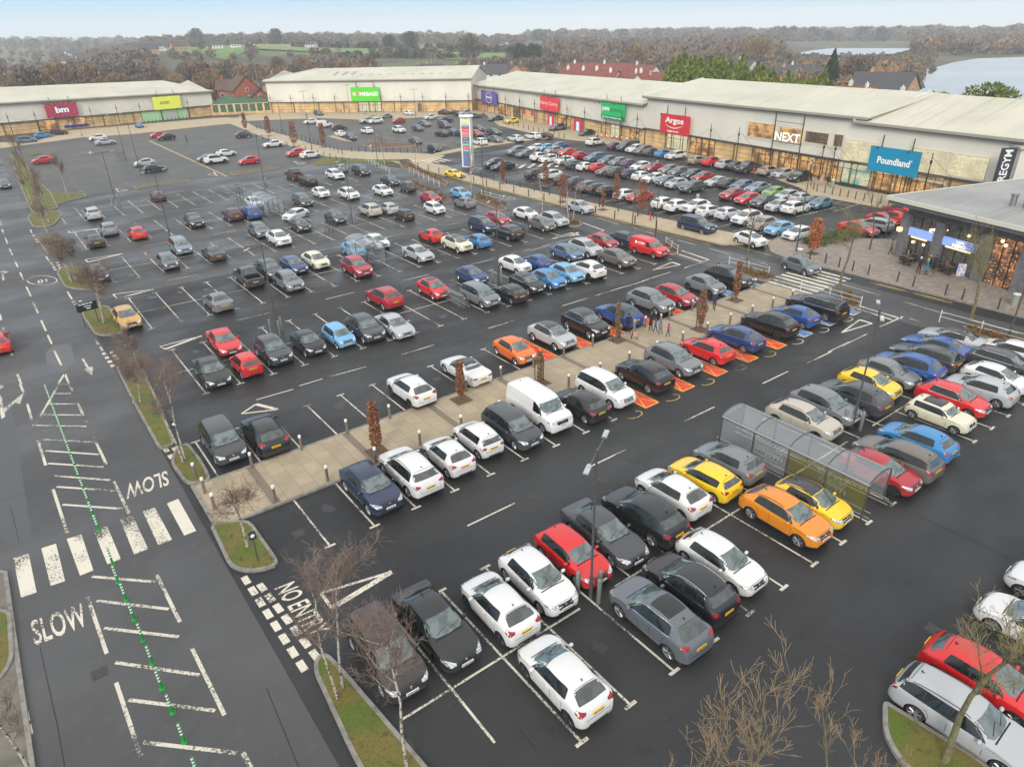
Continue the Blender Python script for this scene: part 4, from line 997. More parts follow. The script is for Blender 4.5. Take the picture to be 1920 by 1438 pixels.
def decor(sign, fr, R, quads, m, name, off=.008):
    u0, u1, z0, z1, d = R; w, h = u1-u0, z1-z0; b = MB()
    for q in quads: b.add([fr(u0+w*x, d+off, z0+h*y) for x, y in q], [tuple(range(len(q)))])
    o = b.build(name, m); o.parent = sign; return o

# discount store, far left
fr = Fr(AB(-60,261), AB(398,217))
u0, u1 = 0.2, fr.loc(398,190)[0]
bmr = store('discount_store', 'long pale store with red starburst sign and lime sign, far left', fr, u0, u1, 3.0, 8.0, 7.1, 15, 11.0, 10.0, ru1=u1-8, DB=30, masts=[fr.loc(x,215)[0] for x in (10,62,168,218,262,353)], mast_top=5.6)
glass(bmr, fr, ((68,222),(112,247)), WARM, z=(.5,2.8)); glass(bmr, fr, ((124,219),(164,240)), WARM, z=(.5,2.8))
b = MB(); fbox(b, fr, fr.loc(118,230)[0], fr.loc(165,230)[0], .2, .25, .45, 1.1); adopt(bmr, fixn(b.build('window_poster', smat('navy',(.03,.03,.22,1)))))
b = MB(); fbox(b, fr, fr.loc(265,215)[0], fr.loc(350,210)[0], -.02, .04, .05, 2.85); go = adopt(bmr, fixn(b.build('shuttered_front', mat('pale_green', (.36,.58,.32,1), .6))))
b = MB(); fbox(b, fr, fr.loc(311,215)[0], fr.loc(328,210)[0], .05, .09, .05, 2.3); adopt(bmr, fixn(b.build('entrance_door', mat('grey_door', (.4,.42,.4,1), .5))))
sb, R = board(bmr, fr, [(83,195),(143,192),(148,218),(88,222)], smat('red',(.62,.03,.03,1)))
rays = []
for k in range(20):
    a0 = 2*pi*k/20; a1 = a0+pi/20
    def edge(a):
        c, s = cos(a), sin(a); t = min(.5/abs(c) if abs(c) > 1e-6 else 9, .5/abs(s) if abs(s) > 1e-6 else 9); return (.5+c*t, .5+s*t)
    rays.append([(.5,.5), edge(a0), edge(a1)])
decor(sb, fr, R, rays, smat('plum',(.14,.02,.10,1)), 'sunburst')
decor(sb, fr, R, [[(.5+.25*cos(t*pi/8)*1.05,.5+.26*sin(t*pi/8)) for t in range(16)]], smat('plum',(.14,.02,.10,1)), 'sign_panel', .014)
lettering(sb, bmr, fr, R, 'bm', WHITE, .30, .72, .30, .74, bold=.05, off=.02, slant=.03)
sb, R = board(bmr, fr, [(286,182),(337,180),(341,203),(289,207)], smat('lime',(.70,.76,.08,1)))
lettering(sb, bmr, fr, R, 'soon', smat('ink',(.05,.05,.04,1)), .24, .58, .40, .62, bold=.01)

# home improvement store, middle
fr = Fr(AB(510,212), AB(883,209)); HL = fr.L
hbr = store('home_store', 'wide pale store with bright green sign and skylights at the back', fr, -.5, HL+.4, 3.1, 9.4, 9.4, 15, 12.0, 12.2, ru0=12, DB=30, masts=[fr.loc(x,200)[0] for x in (512,550,592,632,718,754,795,838,880)], mast_top=5.6)
b = MB()
for i in range(14):
    x = 622+i*17.2+(11 if i > 6 else 0)
    (ua,_), (ub,_) = fr.loc(x,145,-4), fr.loc(x+8,139,-10)
    zf = lambda d: 9.62+(12.2-9.57)*(d+.9)/15.9+.04
    b.add([fr(ua,-4.5,zf(4.5)),fr(ua+1.0,-4.5,zf(4.5)),fr(ua+1.0,-9.5,zf(9.5)),fr(ua,-9.5,zf(9.5))], [(0,1,2,3)])
adopt(hbr, b.build('rooflight', mat('rooflight_grey', (.16,.15,.13,1), .3)))
glass(hbr, fr, ((672,193),(716,210)), WHITE_L, z=(.2,2.9), bars=6)
for x in (644,656,730,744):
    b = MB(); u = fr.loc(x,200)[0]; fbox(b, fr, u, u+1.4, -.2, -.12, .9, 2.6); adopt(hbr, fixn(b.build('window', mat('pale_window', (.5,.55,.45,1), .3))))
b = MB(); u = fr.loc(783,200)[0]; fbox(b, fr, u, u+1.3, -.2, .02, .05, 2.4); adopt(hbr, fixn(b.build('door', mat('blue_grey_door', (.08,.10,.13,1), .5))))
b = MB(); u = fr.loc(768,200)[0]; fbox(b, fr, u, u+1.1, -.2, -.05, 1.2, 2.4); adopt(hbr, fixn(b.build('window', mat('dark_window', (.05,.06,.06,1), .3))))
sb, R = board(hbr, fr, [(657,164),(711,164),(713,190),(659,191)], smat('bright_green',(.08,.55,.01,1)))
lettering(sb, hbr, fr, R, 'H', WHITE, .07, .155, .38, .66, bold=.03); lettering(sb, hbr, fr, R, 'O', smat('orange_red',(.75,.2,.08,1)), .175, .285, .37, .67, bold=.05); lettering(sb, hbr, fr, R, 'MEBASE', WHITE, .30, .93, .38, .66, bold=.03)

# long range: homeware, curtain and pet shops
fr = Fr(AB(897,206), AB(1206,272)); WL = fr.L
war = store('shop_terrace', 'long pale shop terrace with purple, red and green signs', fr, -1, WL-.3, 3.1, 7.2, 8.0, 15, 10.3, 10.9, DB=30, masts=[fr.loc(x,y)[0] for x,y in ((955,205),(982,208),(1010,212),(1071,222),(1104,228),(1174,240))], mast_top=5.9)
U = lambda x, y: fr.loc(x, y)[0]
glass(war, fr, ((935,200),(953,215)), WARM, z=(.3,2.9)); glass(war, fr, ((963,203),(976,220)), DARKW, z=(.3,2.9), bars=2); glass(war, fr, ((1046,212),(1070,238)), WARM, z=(.3,2.9)); glass(war, fr, ((1146,232),(1162,252)), WHITE_L, z=(.3,2.9), bars=2); glass(war, fr, ((1182,240),(1198,262)), WARM, z=(.3,2.9), bars=2)
for xa, xb, yy in ((1029,1039,222),(1077,1092,235)):
    b = MB(); fbox(b, fr, U(xa,yy), U(xb,yy), .02, .25, .05, 2.9); o = adopt(war, fixn(b.build('entrance', smat('crimson',(.62,.02,.06,1)))))
    b = MB(); fbox(b, fr, U(xa+(xb-xa)*.35,yy), U(xa+(xb-xa)*.7,yy), .26, .3, .1, 2.1); o2 = fixn(b.build('entrance_door', mat('lit_door', (.4,.6,.7,1), .2, emit=((.4,.65,.8,1),.3)))); o2.parent = o
for x, y in ((903,200),(916,203),(980,213),(996,215)):
    b = MB(); fbox(b, fr, U(x,y), U(x,y)+1.5, -.02, .06, 1.4, 2.7); adopt(war, fixn(b.build('poster', smat('crimson',(.62,.02,.06,1)))))
sb, R = board(war, fr, [(902,171),(931,172),(931,197),(902,194)], smat('purple',(.10,.07,.30,1)))
ringq = []
for k in range(20):
    a0, a1 = 2*pi*k/20, 2*pi*(k+1)/20
    ringq.append([(.5+.185*cos(a0),.5+.42*sin(a0)),(.5+.185*cos(a1),.5+.42*sin(a1)),(.5+.165*cos(a1),.5+.39*sin(a1)),(.5+.165*cos(a0),.5+.39*sin(a0))])
decor(sb, fr, R, ringq, WHITE, 'oval'); lettering(sb, war, fr, R, 'warp', WHITE, .33, .67, .40, .58, bold=.04)
sb, R = board(war, fr, [(1012,181),(1047,184),(1047,210),(1012,206)], smat('harry_red',(.72,.035,.05,1)))
lettering(sb, war, fr, R, 'Harry Corry', WHITE, .03, .95, .32, .68, bold=.0)
sb, R = board(war, fr, [(1127,193),(1171,196),(1171,227),(1127,223)], smat('pet_green',(.0,.45,.12,1)))
lettering(sb, war, fr, R, 'pets', WHITE, .05, .37, .44, .78, bold=.03); lettering(sb, war, fr, R, 'at home', smat('dark_green',(.0,.17,.06,1)), .40, .93, .49, .74, bold=.02)
decor(sb, fr, R, [[(0,0),(1,0),(1,.22),(0,.22)]], smat('deep_green',(.0,.19,.07,1)), 'sign_panel', .006); lettering(sb, war, fr, R, 'pet shop and pet grooming', WHITE, .05, .92, .04, .18, bold=.03, off=.02)

# catalogue and fashion shops
fr = Fr(AB(1208,271.5), AB(1608,349)); AL = fr.L
arr = store('catalogue_shop', 'tall pale shop block with red smile sign and orange lit upper windows', fr, 0, AL-.4, 3.3, 9.5, 9.7, 15, 12.0, 12.1, DB=32, masts=[fr.loc(x,y)[0] for x,y in ((1203,235),(1341,260),(1393,270),(1551,300),(1573,300))], mast_top=6.2)
glass(arr, fr, ((1252,252),(1288,284)), WHITE_L, z=(.3,3.0), bars=3); glass(arr, fr, ((1296,258),(1338,296)), WARM, z=(.2,3.0), bars=4)
for q, m in ((((1405,229),(1450,262)),WARM),(((1463,238),(1501,268)),WARM),(((1512,246),(1552,272)),DARKW),(((1566,252),(1579,276)),DARKW)): glass(arr, fr, q, m, bars=1, name='upper_window', frame=mat('reveal_cream',(.62,.55,.42,1),.6))
for q in (((1412,280),(1447,308)),((1462,285),(1495,318)),((1503,292),(1541,328)),((1553,305),(1568,335))): glass(arr, fr, q, WARM, z=(.3,3.0), bars=3)
sb, R = board(arr, fr, [(1239,213),(1293,219),(1292,256),(1237,248)], smat('argos_red',(.60,.02,.03,1)))
lettering(sb, arr, fr, R, 'Argos', WHITE, .17, .80, .46, .86, bold=.035)
sm = []
for k in range(14):
    def pt(t, o): x = .18+.62*t; return (x, .44-.17*sin(pi*t)+o*(.2+.8*sin(pi*t))+.03*t)
    sm.append([pt(k/14,0),pt((k+1)/14,0),pt((k+1)/14,.045),pt(k/14,.045)])
decor(sb, fr, R, sm, WHITE, 'smile'); lettering(sb, arr, fr, R, 'argos.co.uk', WHITE, .27, .66, .06, .19, bold=.04)
q0, q1 = fr.loc(1453,268,1.0), fr.loc(1499,270,1.0)
NX = mat('lit_letters', (.9,.88,.84,1), .4, emit=((1,.97,.9,1),.55))
o = text_on('NEXT', 'sign_lettering', NX, fr(q0[0],1.2,5.0), fr(q1[0],1.2,5.0), fr(q0[0],1.2,6.3), bold=.01); adopt(arr, o)
b = MB()
for x in (1448,1501): u = fr.loc(x,270,1)[0]; b.tube(fr(u,1.0,0), fr(u,1.0,9.3), .09, .09, 6)
b.tube(fr(q0[0]-.6,1.0,4.8), fr(q1[0]+.4,1.0,4.8), .06, .06, 5); b.tube(fr(q0[0]-.6,1.0,7.9), fr(q1[0]+.4,1.0,7.9), .04, .04, 5)
adopt(arr, b.build('sign_frame', STEEL))

# pound shop with gym beyond
fr = Fr(AB(1590,346), tuple(Vector(AB(1590,346))+Vector((-.17,-.985))*30))
plr = store('pound_shop', 'pale corner shop block with large teal sign beside the gym', fr, 0, 23.2, 3.4, 9.1, 9.1, 15, 12.0, 12.0, DB=34, masts=[fr.loc(x,y)[0] for x,y in ((1750,330),)], mast_top=6.4)
for q in (((1588,262),(1635,318)),((1715,278),(1770,342)),((1785,288),(1845,338))): glass(plr, fr, q, WHITE_L, bars=1, name='upper_window', frame=mat('reveal_cream',(.62,.55,.42,1),.6))
glass(plr, fr, ((1580,322),(1628,352)), lit('teal_shop_front', [(.12,.50,.36,1),(.16,.44,.34,1),(.5,.5,.36,1),(.75,.70,.48,1),(.15,.1,.08,1)], .55, 1), z=(.2,3.1), bars=2); glass(plr, fr, ((1640,328),(1700,380)), WARM, z=(.2,3.1), bars=4); glass(plr, fr, ((1704,340),(1760,380)), WARM, z=(.2,3.1), bars=4)
sb, R = board(plr, fr, [(1633,274),(1728,285),(1719,333),(1625,320)], smat('teal',(.0,.23,.40,1)))
lettering(sb, plr, fr, R, 'Poundland', WHITE, .18, .83, .34, .62, bold=.03); lettering(sb, plr, fr, R, '°', WHITE, .845, .865, .56, .62, bold=.02)
g0 = Vector(fr(23.3,0,0))
gfr = Fr((g0.x-1.2,g0.y-.2), (g0.x+10,g0.y-12))
gym = thing('gym_block', 'pale side block with upright dark gym sign, right edge', 'gym building', gfr(0,0,0), 0, 'retail park shops')
b = MB(); fbox(b, gfr, 0, 22, 0, -20, 0, 8.2); adopt(gym, fixn(b.build('wall', CLAD)))
b = MB(); fbox(b, gfr, -.4, 22.4, .5, -20.4, 8.205, 8.5); adopt(gym, fixn(b.build('roof', ROOFM)))
sb, R = board(gym, gfr, [(1878,277),(1907,279),(1890,350),(1861,347)], smat('gym_black',(.03,.035,.045,1)), d=.3, poles=False)
u0, u1, z0, z1, d = R
me, x0, x1, y0, y1 = text_mesh('PUREGYM', 'sign_lettering', .02)
for v in me.vertices:
    s, w = (v.co.x-x0)/(x1-x0), (v.co.y-y0)/(y1-y0); v.co = Vector(gfr(u1-(u1-u0)*(.25+.5*(1-(1-w))), d+.02, z0-.9+(z1-z0+.7)*s))
me.materials.append(WHITE); o = link('sign_lettering', me, sb)

# cafe building, right
fr = Fr(AB(1688,484), tuple(Vector(AB(1688,484))+Vector((-.27,-.963))*30))
caf = thing('cafe_building', 'low dark grey cafe with blue sign and wide pale flat roof', 'cafe building', fr(0,0,0), 0)
DG = mat('dark_render', (.085,.085,.088,1), .7, noise=[(1,(.11,.11,.112,1),.4,.6)]); DG2 = mat('grey_column', (.15,.15,.155,1), .7, noise=[(3,(.11,.11,.115,1),.4,.6)])
b = MB(); fbox(b, fr, -.3, 26, -.5, -24, 0, 5.6); fbox(b, fr, -.3, 26, .05, -.5, 4.6, 5.6); adopt(caf, fixn(b.build('wall', DG)))
b = MB(); fbox(b, fr, -1.6, 27, 1.9, -25, 6.05, 6.3); adopt(caf, fixn(b.build('roof', ROOFG)))
b = MB(); fbox(b, fr, -1.7, 27.1, 1.85, 2.0, 5.98, 6.36); fbox(b, fr, -1.75, -1.6, 2.0, -25, 5.98, 6.36); adopt(caf, fixn(b.build('fascia', mat('cream_fascia', (.55,.53,.44,1), .5))))
b = MB(); fbox(b, fr, -1.5, 26.9, 1.8, -.4, 5.605, 6.0); adopt(caf, fixn(b.build('soffit', DG)))
cols = [fr.loc(x,y)[0] for x,y in ((1688,470),(1752,480),(1835,505),(1905,545))]+[fr.loc(1905,545)[0]+3.6, fr.loc(1905,545)[0]+7.4]
for u in cols:
    b = MB(); fbox(b, fr, u-.5, u+.5, .25, -.3, 0, 4.6); adopt(caf, fixn(b.build('column', DG2)))
for i in range(len(cols)-1):
    a, c = cols[i]+.5, cols[i+1]-.5; m = CAFE if i < 2 else FOOD
    b = MB(); fbox(b, fr, a, c, -.40, -.35, .05, 4.6); o = adopt(caf, fixn(b.build('window', m)))
    b = MB()
    for k in range(4): u = a+(c-a)*k/3; fbox(b, fr, u-.04, u+.04, -.34, -.26, .05, 4.6)
    f = fixn(b.build('window_frame', STEEL)); f.parent = o
    if i < 2:
        BLUS = mat('sign_pale_blue', (.20,.30,.62,1), .4, emit=((.3,.42,.8,1),.32))
        b = MB(); fbox(b, fr, a-.1, c+.1, -.2, .12, 2.55, 3.35); s = adopt(caf, fixn(b.build('sign_board', BLUS)))
        b = MB(); fbox(b, fr, a+.4, c-.7, .0, .10, 2.4, 2.52); l = fixn(b.build('sign_light', mat('warm_strip', (1,.7,.3,1), .4, emit=((1,.6,.2,1),.9)))); l.parent = s
        if i == 1:
            R = (a, c, 2.55, 3.35, .13); lettering(s, caf, fr, R, 'CAFFÈ', mat('lit_cream_letters',(1,.9,.7,1),.4,emit=((1,.85,.6,1),.45)), .38, .62, .60, 1.0, bold=.02); lettering(s, caf, fr, R, 'NERO', MATS['lit_cream_letters'], .30, .68, .12, .52, bold=.05)
        else: pass
LAMPB = mat('glowing_bulb', (1,.7,.35,1), .3, emit=((1,.62,.25,1),5))
rd = random.Random(5)
for k in range(13):
    u = rd.uniform(cols[0]+.6, cols[-2]-.6); z = rd.choice((3.6,3.9,4.2,1.9,3.5)); b = MB(); b.lathe([(.001,-.13),(.1,-.08),(.13,0),(.1,.08),(.001,.13)], 8, fr(u,-.22,z)); adopt(caf, b.build('hanging_lamp', LAMPB, smooth=True))
b = MB()
for i in range(4): b.tube(fr(6.5+i*1.1,-5-i*.3,6.3), fr(6.5+i*1.1,-5-i*.3,7.3), .28, .28, 10); b.tube(fr(6.5+i*1.1,-5-i*.3,7.3), fr(6.5+i*1.1,-5-i*.3,7.4), .4, .4, 10)
adopt(caf, b.build('roof_vent', mat('vent_metal', (.25,.25,.25,1), .4, .6)))
b = MB(); b.lathe([(.001,-.25),(.3,-.1),(.3,.25),(.001,.3)], 10, fr(-.6,.35,2.9)); adopt(caf, b.build('wall_lamp', mat('wall_lamp_glow', (1,.75,.4,1), .4, emit=((1,.6,.25,1),.8))))

# garden centre yard with green netting, and its buff wall
yr = thing('garden_yard', 'green netted yard with buff piers between the two far stores', 'yard', (*AB(400,217),0))
A0, A1 = Vector(AB(400,217)), Vector(AB(510,212)); d = (A1-A0); ln = d.length; d /= ln; nn = Vector((-d.y,d.x)); nn = nn if nn.dot(A0) > 0 else -nn
b = MB()
for k in range(9):
    c = A0+d*ln*k/8; b.box((c.x,c.y,1.5),(.6,.5,3.0),atan2(d.y,d.x))
adopt(yr, b.build('pier', BUFFW)); b = MB(); c = (A0+A1)/2; b.box((c.x,c.y,.4),(ln,.3,.8),atan2(d.y,d.x)); b.box((c.x,c.y,3.12),(ln,.5,.2),atan2(d.y,d.x)); adopt(yr, b.build('low_wall', BUFFW))
NET = mat('green_netting', (.05,.20,.13,1), .8, alpha=.55)
b = MB(); Q = [A0, A1, A1+nn*30, A0+nn*30]; b.add([(q.x,q.y,z) for z in (.8,3.4) for q in Q]+[((A0+A1).x/2+nn.x*15,(A0+A1).y/2+nn.y*15,7.0)], [(0,1,5,4),(1,2,6,5),(2,3,7,6),(3,0,4,7),(4,5,8),(5,6,8),(6,7,8),(7,4,8)]); adopt(yr, b.build('netting', NET))
b = MB()
for i in range(6):
    for j in range(2): c = A0+d*(ln*(i+.5)/6)+nn*(4+j*6); b.box((c.x,c.y,.6),(2,1.3,1.2),rd.random(),i%3)
adopt(yr, b.build('stacked_stock', [mat('stock_white',(.5,.5,.48,1)), mat('stock_green',(.08,.16,.06,1)), mat('stock_brown',(.25,.16,.08,1))]))
# ------------------------------------------------------------------ country beyond
def ZT(a, b): return terrain_z(a, b)
def far_pt(px, dist):
    """a point on the ground at a photo column and a distance from the camera"""
    X = (px-960)/F; Y = 1.125; k = dist/hypot(X, Y); X, Y = X*k, Y*k
    return X*cos(TH)+Y*sin(TH), -X*sin(TH)+Y*cos(TH)
FIELD = mat('pasture', (.10,.22,.03,1), .95, noise=[(.012,(.15,.20,.06,1),.4,.6,6),(.05,(.08,.15,.03,1),.45,.65,5)])
FIELD2 = mat('pasture_pale', (.14,.20,.055,1), .95, noise=[(.02,(.18,.19,.08,1),.4,.6,6)])
def drape(name, px0, px1, d0, d1, m, lift=.5, n=14, mm=7, f=None):
    b = MB()
    for i in range(n+1):
        for j in range(mm+1):
            px = px0+(px1-px0)*i/n; t = j/mm; dd = d0+(d1-d0)*t
            if f: dd *= f(i/n)
            a, c = far_pt(px, dd); b.v.append((a, c, ZT(a,c)+lift))
    for i in range(n):
        for j in range(mm): q = i*(mm+1)+j; b.f.append((q,q+mm+1,q+mm+2,q+1)); b.m.append(0)
    return struct(b.build(name, m, smooth=True))
drape('field', 345, 470, 600, 900, FIELD, f=lambda t: 1+.05*sin(7*t)); drape('field', 478, 640, 640, 880, FIELD2, f=lambda t: 1-.04*t); drape('field', 650, 760, 600, 720, FIELD); drape('field', 690, 830, 740, 860, FIELD2, f=lambda t: 1-.05*t); drape('field', 845, 1035, 560, 640, FIELD, .6); drape('field', 770, 960, 660, 720, FIELD2, .6)
drape('field', 120, 300, 620, 820, mat('far_pasture', (.10,.15,.05,1), .95)); drape('field', 930, 1180, 520, 560, MATS['far_pasture'])
drape('field', 1060, 1300, 420, 450, mat('dry_grassland', (.25,.21,.12,1), .95)); drape('field', 1620, 1760, 420, 520, MATS['dry_grassland'], .3)
WATER = mat('lake_water', (.37,.385,.40,1), .34, 0, .35, noise=(.02,(.31,.33,.35,1),.4,.6))
def wpoly(name, pts, z=.6):
    P = [AB(x, y, z) for x, y in pts]
    return struct(MB().sheet(P, z).build(name, WATER))
wpoly('lake', ((1692,180),(1735,165),(1728,148),(1722,134),(1750,128),(1790,117),(1835,110),(1900,108),(2000,104),(2300,112),(2300,300),(1900,250),(1750,215)), .3)
wpoly('lake', ((1490,101),(1530,94),(1560,91),(1640,91),(1720,91),(1760,93),(1700,95),(1680,101),(1610,104),(1560,104)), 1.5)
wpoly('lake', ((1740,72.5),(1800,70),(1830,70.5),(1880,72),(1860,76),(1780,76)), -6)

def twig_mesh(name, n, rx, rz, col_ms, seed, fuzz=.16, trunk=True, h0=.25, tr=.035, shape='round', tall=1.0, nb=9):
    """a unit-size bare tree (height 1): trunk, limbs and a haze of twigs as many small slivers"""
    r = random.Random(seed); t = MB(); c = MB(); tips = []
    if trunk: t.tube((0,0,-.02),(0.01,0,h0),tr,tr*.8,6); t.tube((0.01,0,h0),(0,0.01,.72),tr*.8,tr*.2,5)
    for k in range(nb):
        an = 2.4*k+r.uniform(-.3,.3); z0 = h0+r.uniform(0,.3); el = r.uniform(.5,1.1); l = r.uniform(.28,.45)
        p0 = Vector((0,0,z0)); p1 = p0+Vector((cos(an)*cos(el)*rx*1.1, sin(an)*cos(el)*rx*1.1, sin(el)*l))
        if trunk: t.tube(p0, p1, tr*.45, tr*.15, 4)
        tips.append(p1)
    for k in range(n):
        while True:
            x, y, z = (r.uniform(-1,1) for _ in range(3)); q = x*x+y*y+z*z
            if q < 1 and (r.random() < q*.8+.25): break
        if shape == 'cone': w = (1-(z+1)/2)*.95+.05; x *= w; y *= w
        lump = 1+.22*sin(5*x+seed)+.2*sin(6*y+2*z+seed)
        p = Vector((x*rx*lump, y*rx*lump, (h0+.03)+(z+1)/2*(1-h0)*tall)); dv = Vector((x*.6+r.uniform(-.4,.4), y*.6+r.uniform(-.4,.4), .7+r.uniform(-.3,.4))).normalized()
        l = fuzz*r.uniform(.5,1.2); s = dv.cross(Vector((r.uniform(-1,1),r.uniform(-1,1),r.uniform(-1,1)))).normalized()*l*(.10 if shape == 'bare' else .34)
        c.add([p-dv*l/2-s, p-dv*l/2+s, p+dv*l/2], [(0,1,2)], r.randrange(len(col_ms)))
    return (t.mesh('trunk', mat('far_bark', (.11,.09,.07,1), .9)) if trunk else None), c.mesh('crown', col_ms)
def fol(name, c): return mat(name, c, .95)
TW = [fol('twig_brown',(.19,.145,.115,1)), fol('twig_grey',(.17,.155,.13,1)), fol('twig_dark',(.10,.085,.07,1))]
TWO = [fol('twig_orange',(.30,.175,.09,1)), fol('twig_rust',(.22,.14,.09,1)), fol('twig_olive',(.18,.155,.08,1))]
TWR = [fol('twig_red',(.20,.125,.10,1)), fol('twig_plum',(.14,.10,.09,1)), fol('twig_brown',(.19,.145,.115,1))]
EV = [fol('evergreen_a',(.028,.05,.022,1)), fol('evergreen_b',(.045,.07,.03,1)), fol('evergreen_c',(.018,.03,.016,1))]
HGM = [fol('hedge_a',(.20,.23,.03,1)), fol('hedge_b',(.11,.15,.025,1)), fol('hedge_c',(.045,.075,.02,1))]
PROTO = {}
for k_, ms, shp in (('brown',TW,'round'),('orange',TWO,'round'),('red',TWR,'round'),('ever',EV,'round'),('cone',EV,'cone'),('hedge',HGM,'cone'),('leafy',HGM,'round')):
    PROTO[k_] = [twig_mesh(k_, {'ever':2200,'cone':2200,'hedge':2600,'leafy':2600}.get(k_,1100), {'cone':.26,'hedge':.36,'ever':.42}.get(k_,.36), 1, ms, s, fuzz={'ever':.06,'cone':.06,'hedge':.06,'leafy':.055}.get(k_,.085), h0=.06 if k_ in ('hedge','cone') else .18, shape=shp) for s in (1,2,3)]
def far_tree(kind, a, b, h, label, cat='tree', group=None, i=0, name=None, wide=1):
    t, c = PROTO[kind][i % 3]
    r = thing(name or {'ever':'evergreen_tree','cone':'conifer','hedge':'conifer'}.get(kind,'bare_tree'), label, cat, (a, b, ZT(a,b) if hypot(a,b) > 320 else 0), i*1.7, group)
    r.scale = (h*wide, h*wide, h)
    if t: link('trunk', t, r)
    link('crown', c, r); return r
rd = random.Random(11)
# named trees one can tell apart on the skyline and behind the shops
for i, (px, d, h, kind, w, lab) in enumerate([
 (383,1000,19,'ever',1.1,'lone dark pine standing on the skyline above the green field'),
 (895,520,19,'brown',1.3,'large spreading bare tree on the skyline above the middle store'),
 (782,700,15,'ever',1.2,'dark rounded evergreen on the skyline left of the spreading bare tree'),
 (742,700,12,'ever',1.2,'lower dark tree on the skyline beside the rounded evergreen'),
 (987,470,15,'ever',1.0,'left of two dark evergreens above the purple sign'),
 (1014,470,15,'ever',1.0,'right of two dark evergreens above the purple sign'),
 (532,900,16,'ever',1.2,'dark evergreen clump on the skyline above the field, right of the lone pine'),
 (1590,250,15,'cone',1.2,'tall dark conifer behind the fashion shop roof'),
 (1640,270,13,'brown',1.1,'tall bare tree beside the dark conifer'),
 (1808,170,9.5,'leafy',1.5,'round green tree in front of the lake'),
 (1912,165,11.5,'leafy',1.5,'green tree in front of the lake at the right edge'),
 (1445,430,16,'orange',1.2,'reddish bare tree in the woods beyond the fashion shop'),
 (1210,400,15,'orange',1.3,'rust brown bare tree beyond the white houses'),
 (1742,260,10,'brown',1.0,'small bare tree by the brick gable near the lake')]):
    a, b = far_pt(px, d); far_tree(kind, a, b, h, lab, i=i, wide=w)
# conifer screen behind the shops
for i in range(30):
    px = 1283+i*10.2; d = 196-i*1.6+(i%3)*3
    a, b = far_pt(px, d); h = rd.uniform(14,16.5) if i < 14 else rd.uniform(12,14.5)
    far_tree('hedge', a, b, h, 'yellow green conifer in the tall screen behind the shop roofs', group='conifer screen behind the shops', i=i, wide=1.25)
# willows and bare trees behind the discount store and home store
n_ = 0
for i in range(64):
    px = -30+i*12.3+rd.uniform(-6,6)
    if px > 700: break
    d = rd.uniform(285,400) if px < 420 else rd.uniform(330,430); a, b = far_pt(px, d)
    kind = rd.choice(('orange','orange','red','brown')); h = rd.uniform(9,15) if px < 400 else rd.uniform(8,13)
    far_tree(kind, a, b, h, 'bare russet tree in the belt behind the far left stores', group='bare trees behind the far stores', i=i, wide=1.15)
for i in range(34):
    px = 940+i*9+rd.uniform(-6,6); d = rd.uniform(330,420); a, b = far_pt(px, d)
    far_tree(rd.choice(('brown','red','brown')), a, b, rd.uniform(7,11), 'bare brown tree among the houses beyond the shop terrace', group='bare trees among the houses', i=i, wide=1.2)
# woods that read as one mass
def wood(name, spans, seed, cols=('brown',), z0=0):
    r = random.Random(seed); out = []
    for (p0, p1, d0, d1, n, h0, h1) in spans:
        for k in range(n):
            px = r.uniform(p0, p1); d = d0+(d1-d0)*r.random()**.8; a, b = far_pt(px, d); out.append((a, b, ZT(a,b), r.uniform(h0,h1), r.choice(cols), r.randrange(3), r.uniform(0,6)))
    mats_all = []; vs = []; fs = []; ms = []; n0 = 0
    for (a, b, z, h, c, i, rot) in out:
        me = PROTO_S[c][i]; co = np.empty(len(me.vertices)*3); me.vertices.foreach_get('co', co); co = co.reshape(-1,3)
        cs, sn = cos(rot), sin(rot); X = (co[:,0]*cs-co[:,1]*sn)*h*1.5+a; Y = (co[:,0]*sn+co[:,1]*cs)*h*1.5+b; Z = co[:,2]*h+z
        vs.append(np.stack([X,Y,Z],1)); m = len(co)//3; fs.append(np.arange(m*3).reshape(-1,3)+n0); n0 += len(co)
        base = {'brown':0,'orange':3,'red':6,'ever':9}[c]; mi = np.empty(m, dtype=int); me.polygons.foreach_get('material_index', mi); ms.append(mi+base)
    V = np.concatenate(vs); Fc = np.concatenate(fs); M = np.concatenate(ms)
    me = bpy.data.meshes.new(name); me.vertices.add(len(V)); me.vertices.foreach_set('co', V.ravel()); me.loops.add(len(Fc)*3); me.loops.foreach_set('vertex_index', Fc.ravel())
    me.polygons.add(len(Fc)); me.polygons.foreach_set('loop_start', np.arange(0, len(Fc)*3, 3)); me.polygons.foreach_set('loop_total', np.full(len(Fc),3))
    for l in (TW,TWO,TWR,EV):
        for q in l: me.materials.append(q)
    me.polygons.foreach_set('material_index', M); me.update()
    o = link(name, me); o['kind'] = 'stuff'; return o
PROTO_S = {k_: [twig_mesh(k_, 110, .36, 1, ms, s+5, fuzz=.26, trunk=False, h0=.05)[1] for s in (1,2,3)] for k_, ms in (('brown',TW),('orange',TWO),('red',TWR),('ever',EV))}
wood('woodland', [(-150,290,400,600,330,6,10),(280,1000,980,1250,330,8,13),(560,700,430,520,70,6,9),(1040,1480,480,1000,760,8,13),(880,1040,430,520,50,5,8),(1300,1480,560,1200,260,9,14),(1780,2100,900,1300,350,9,13),(1480,1800,1300,1700,330,12,16),(-150,420,650,1500,170,6,9),(330,640,560,600,16,5,7),(470,480,600,900,30,4,6)], 1, ('brown','brown','brown','red'))
wood('woodland', [(1000,2100,1200,2600,900,14,22),(-150,900,1500,3000,700,12,20)], 2, ('brown','brown','ever'))
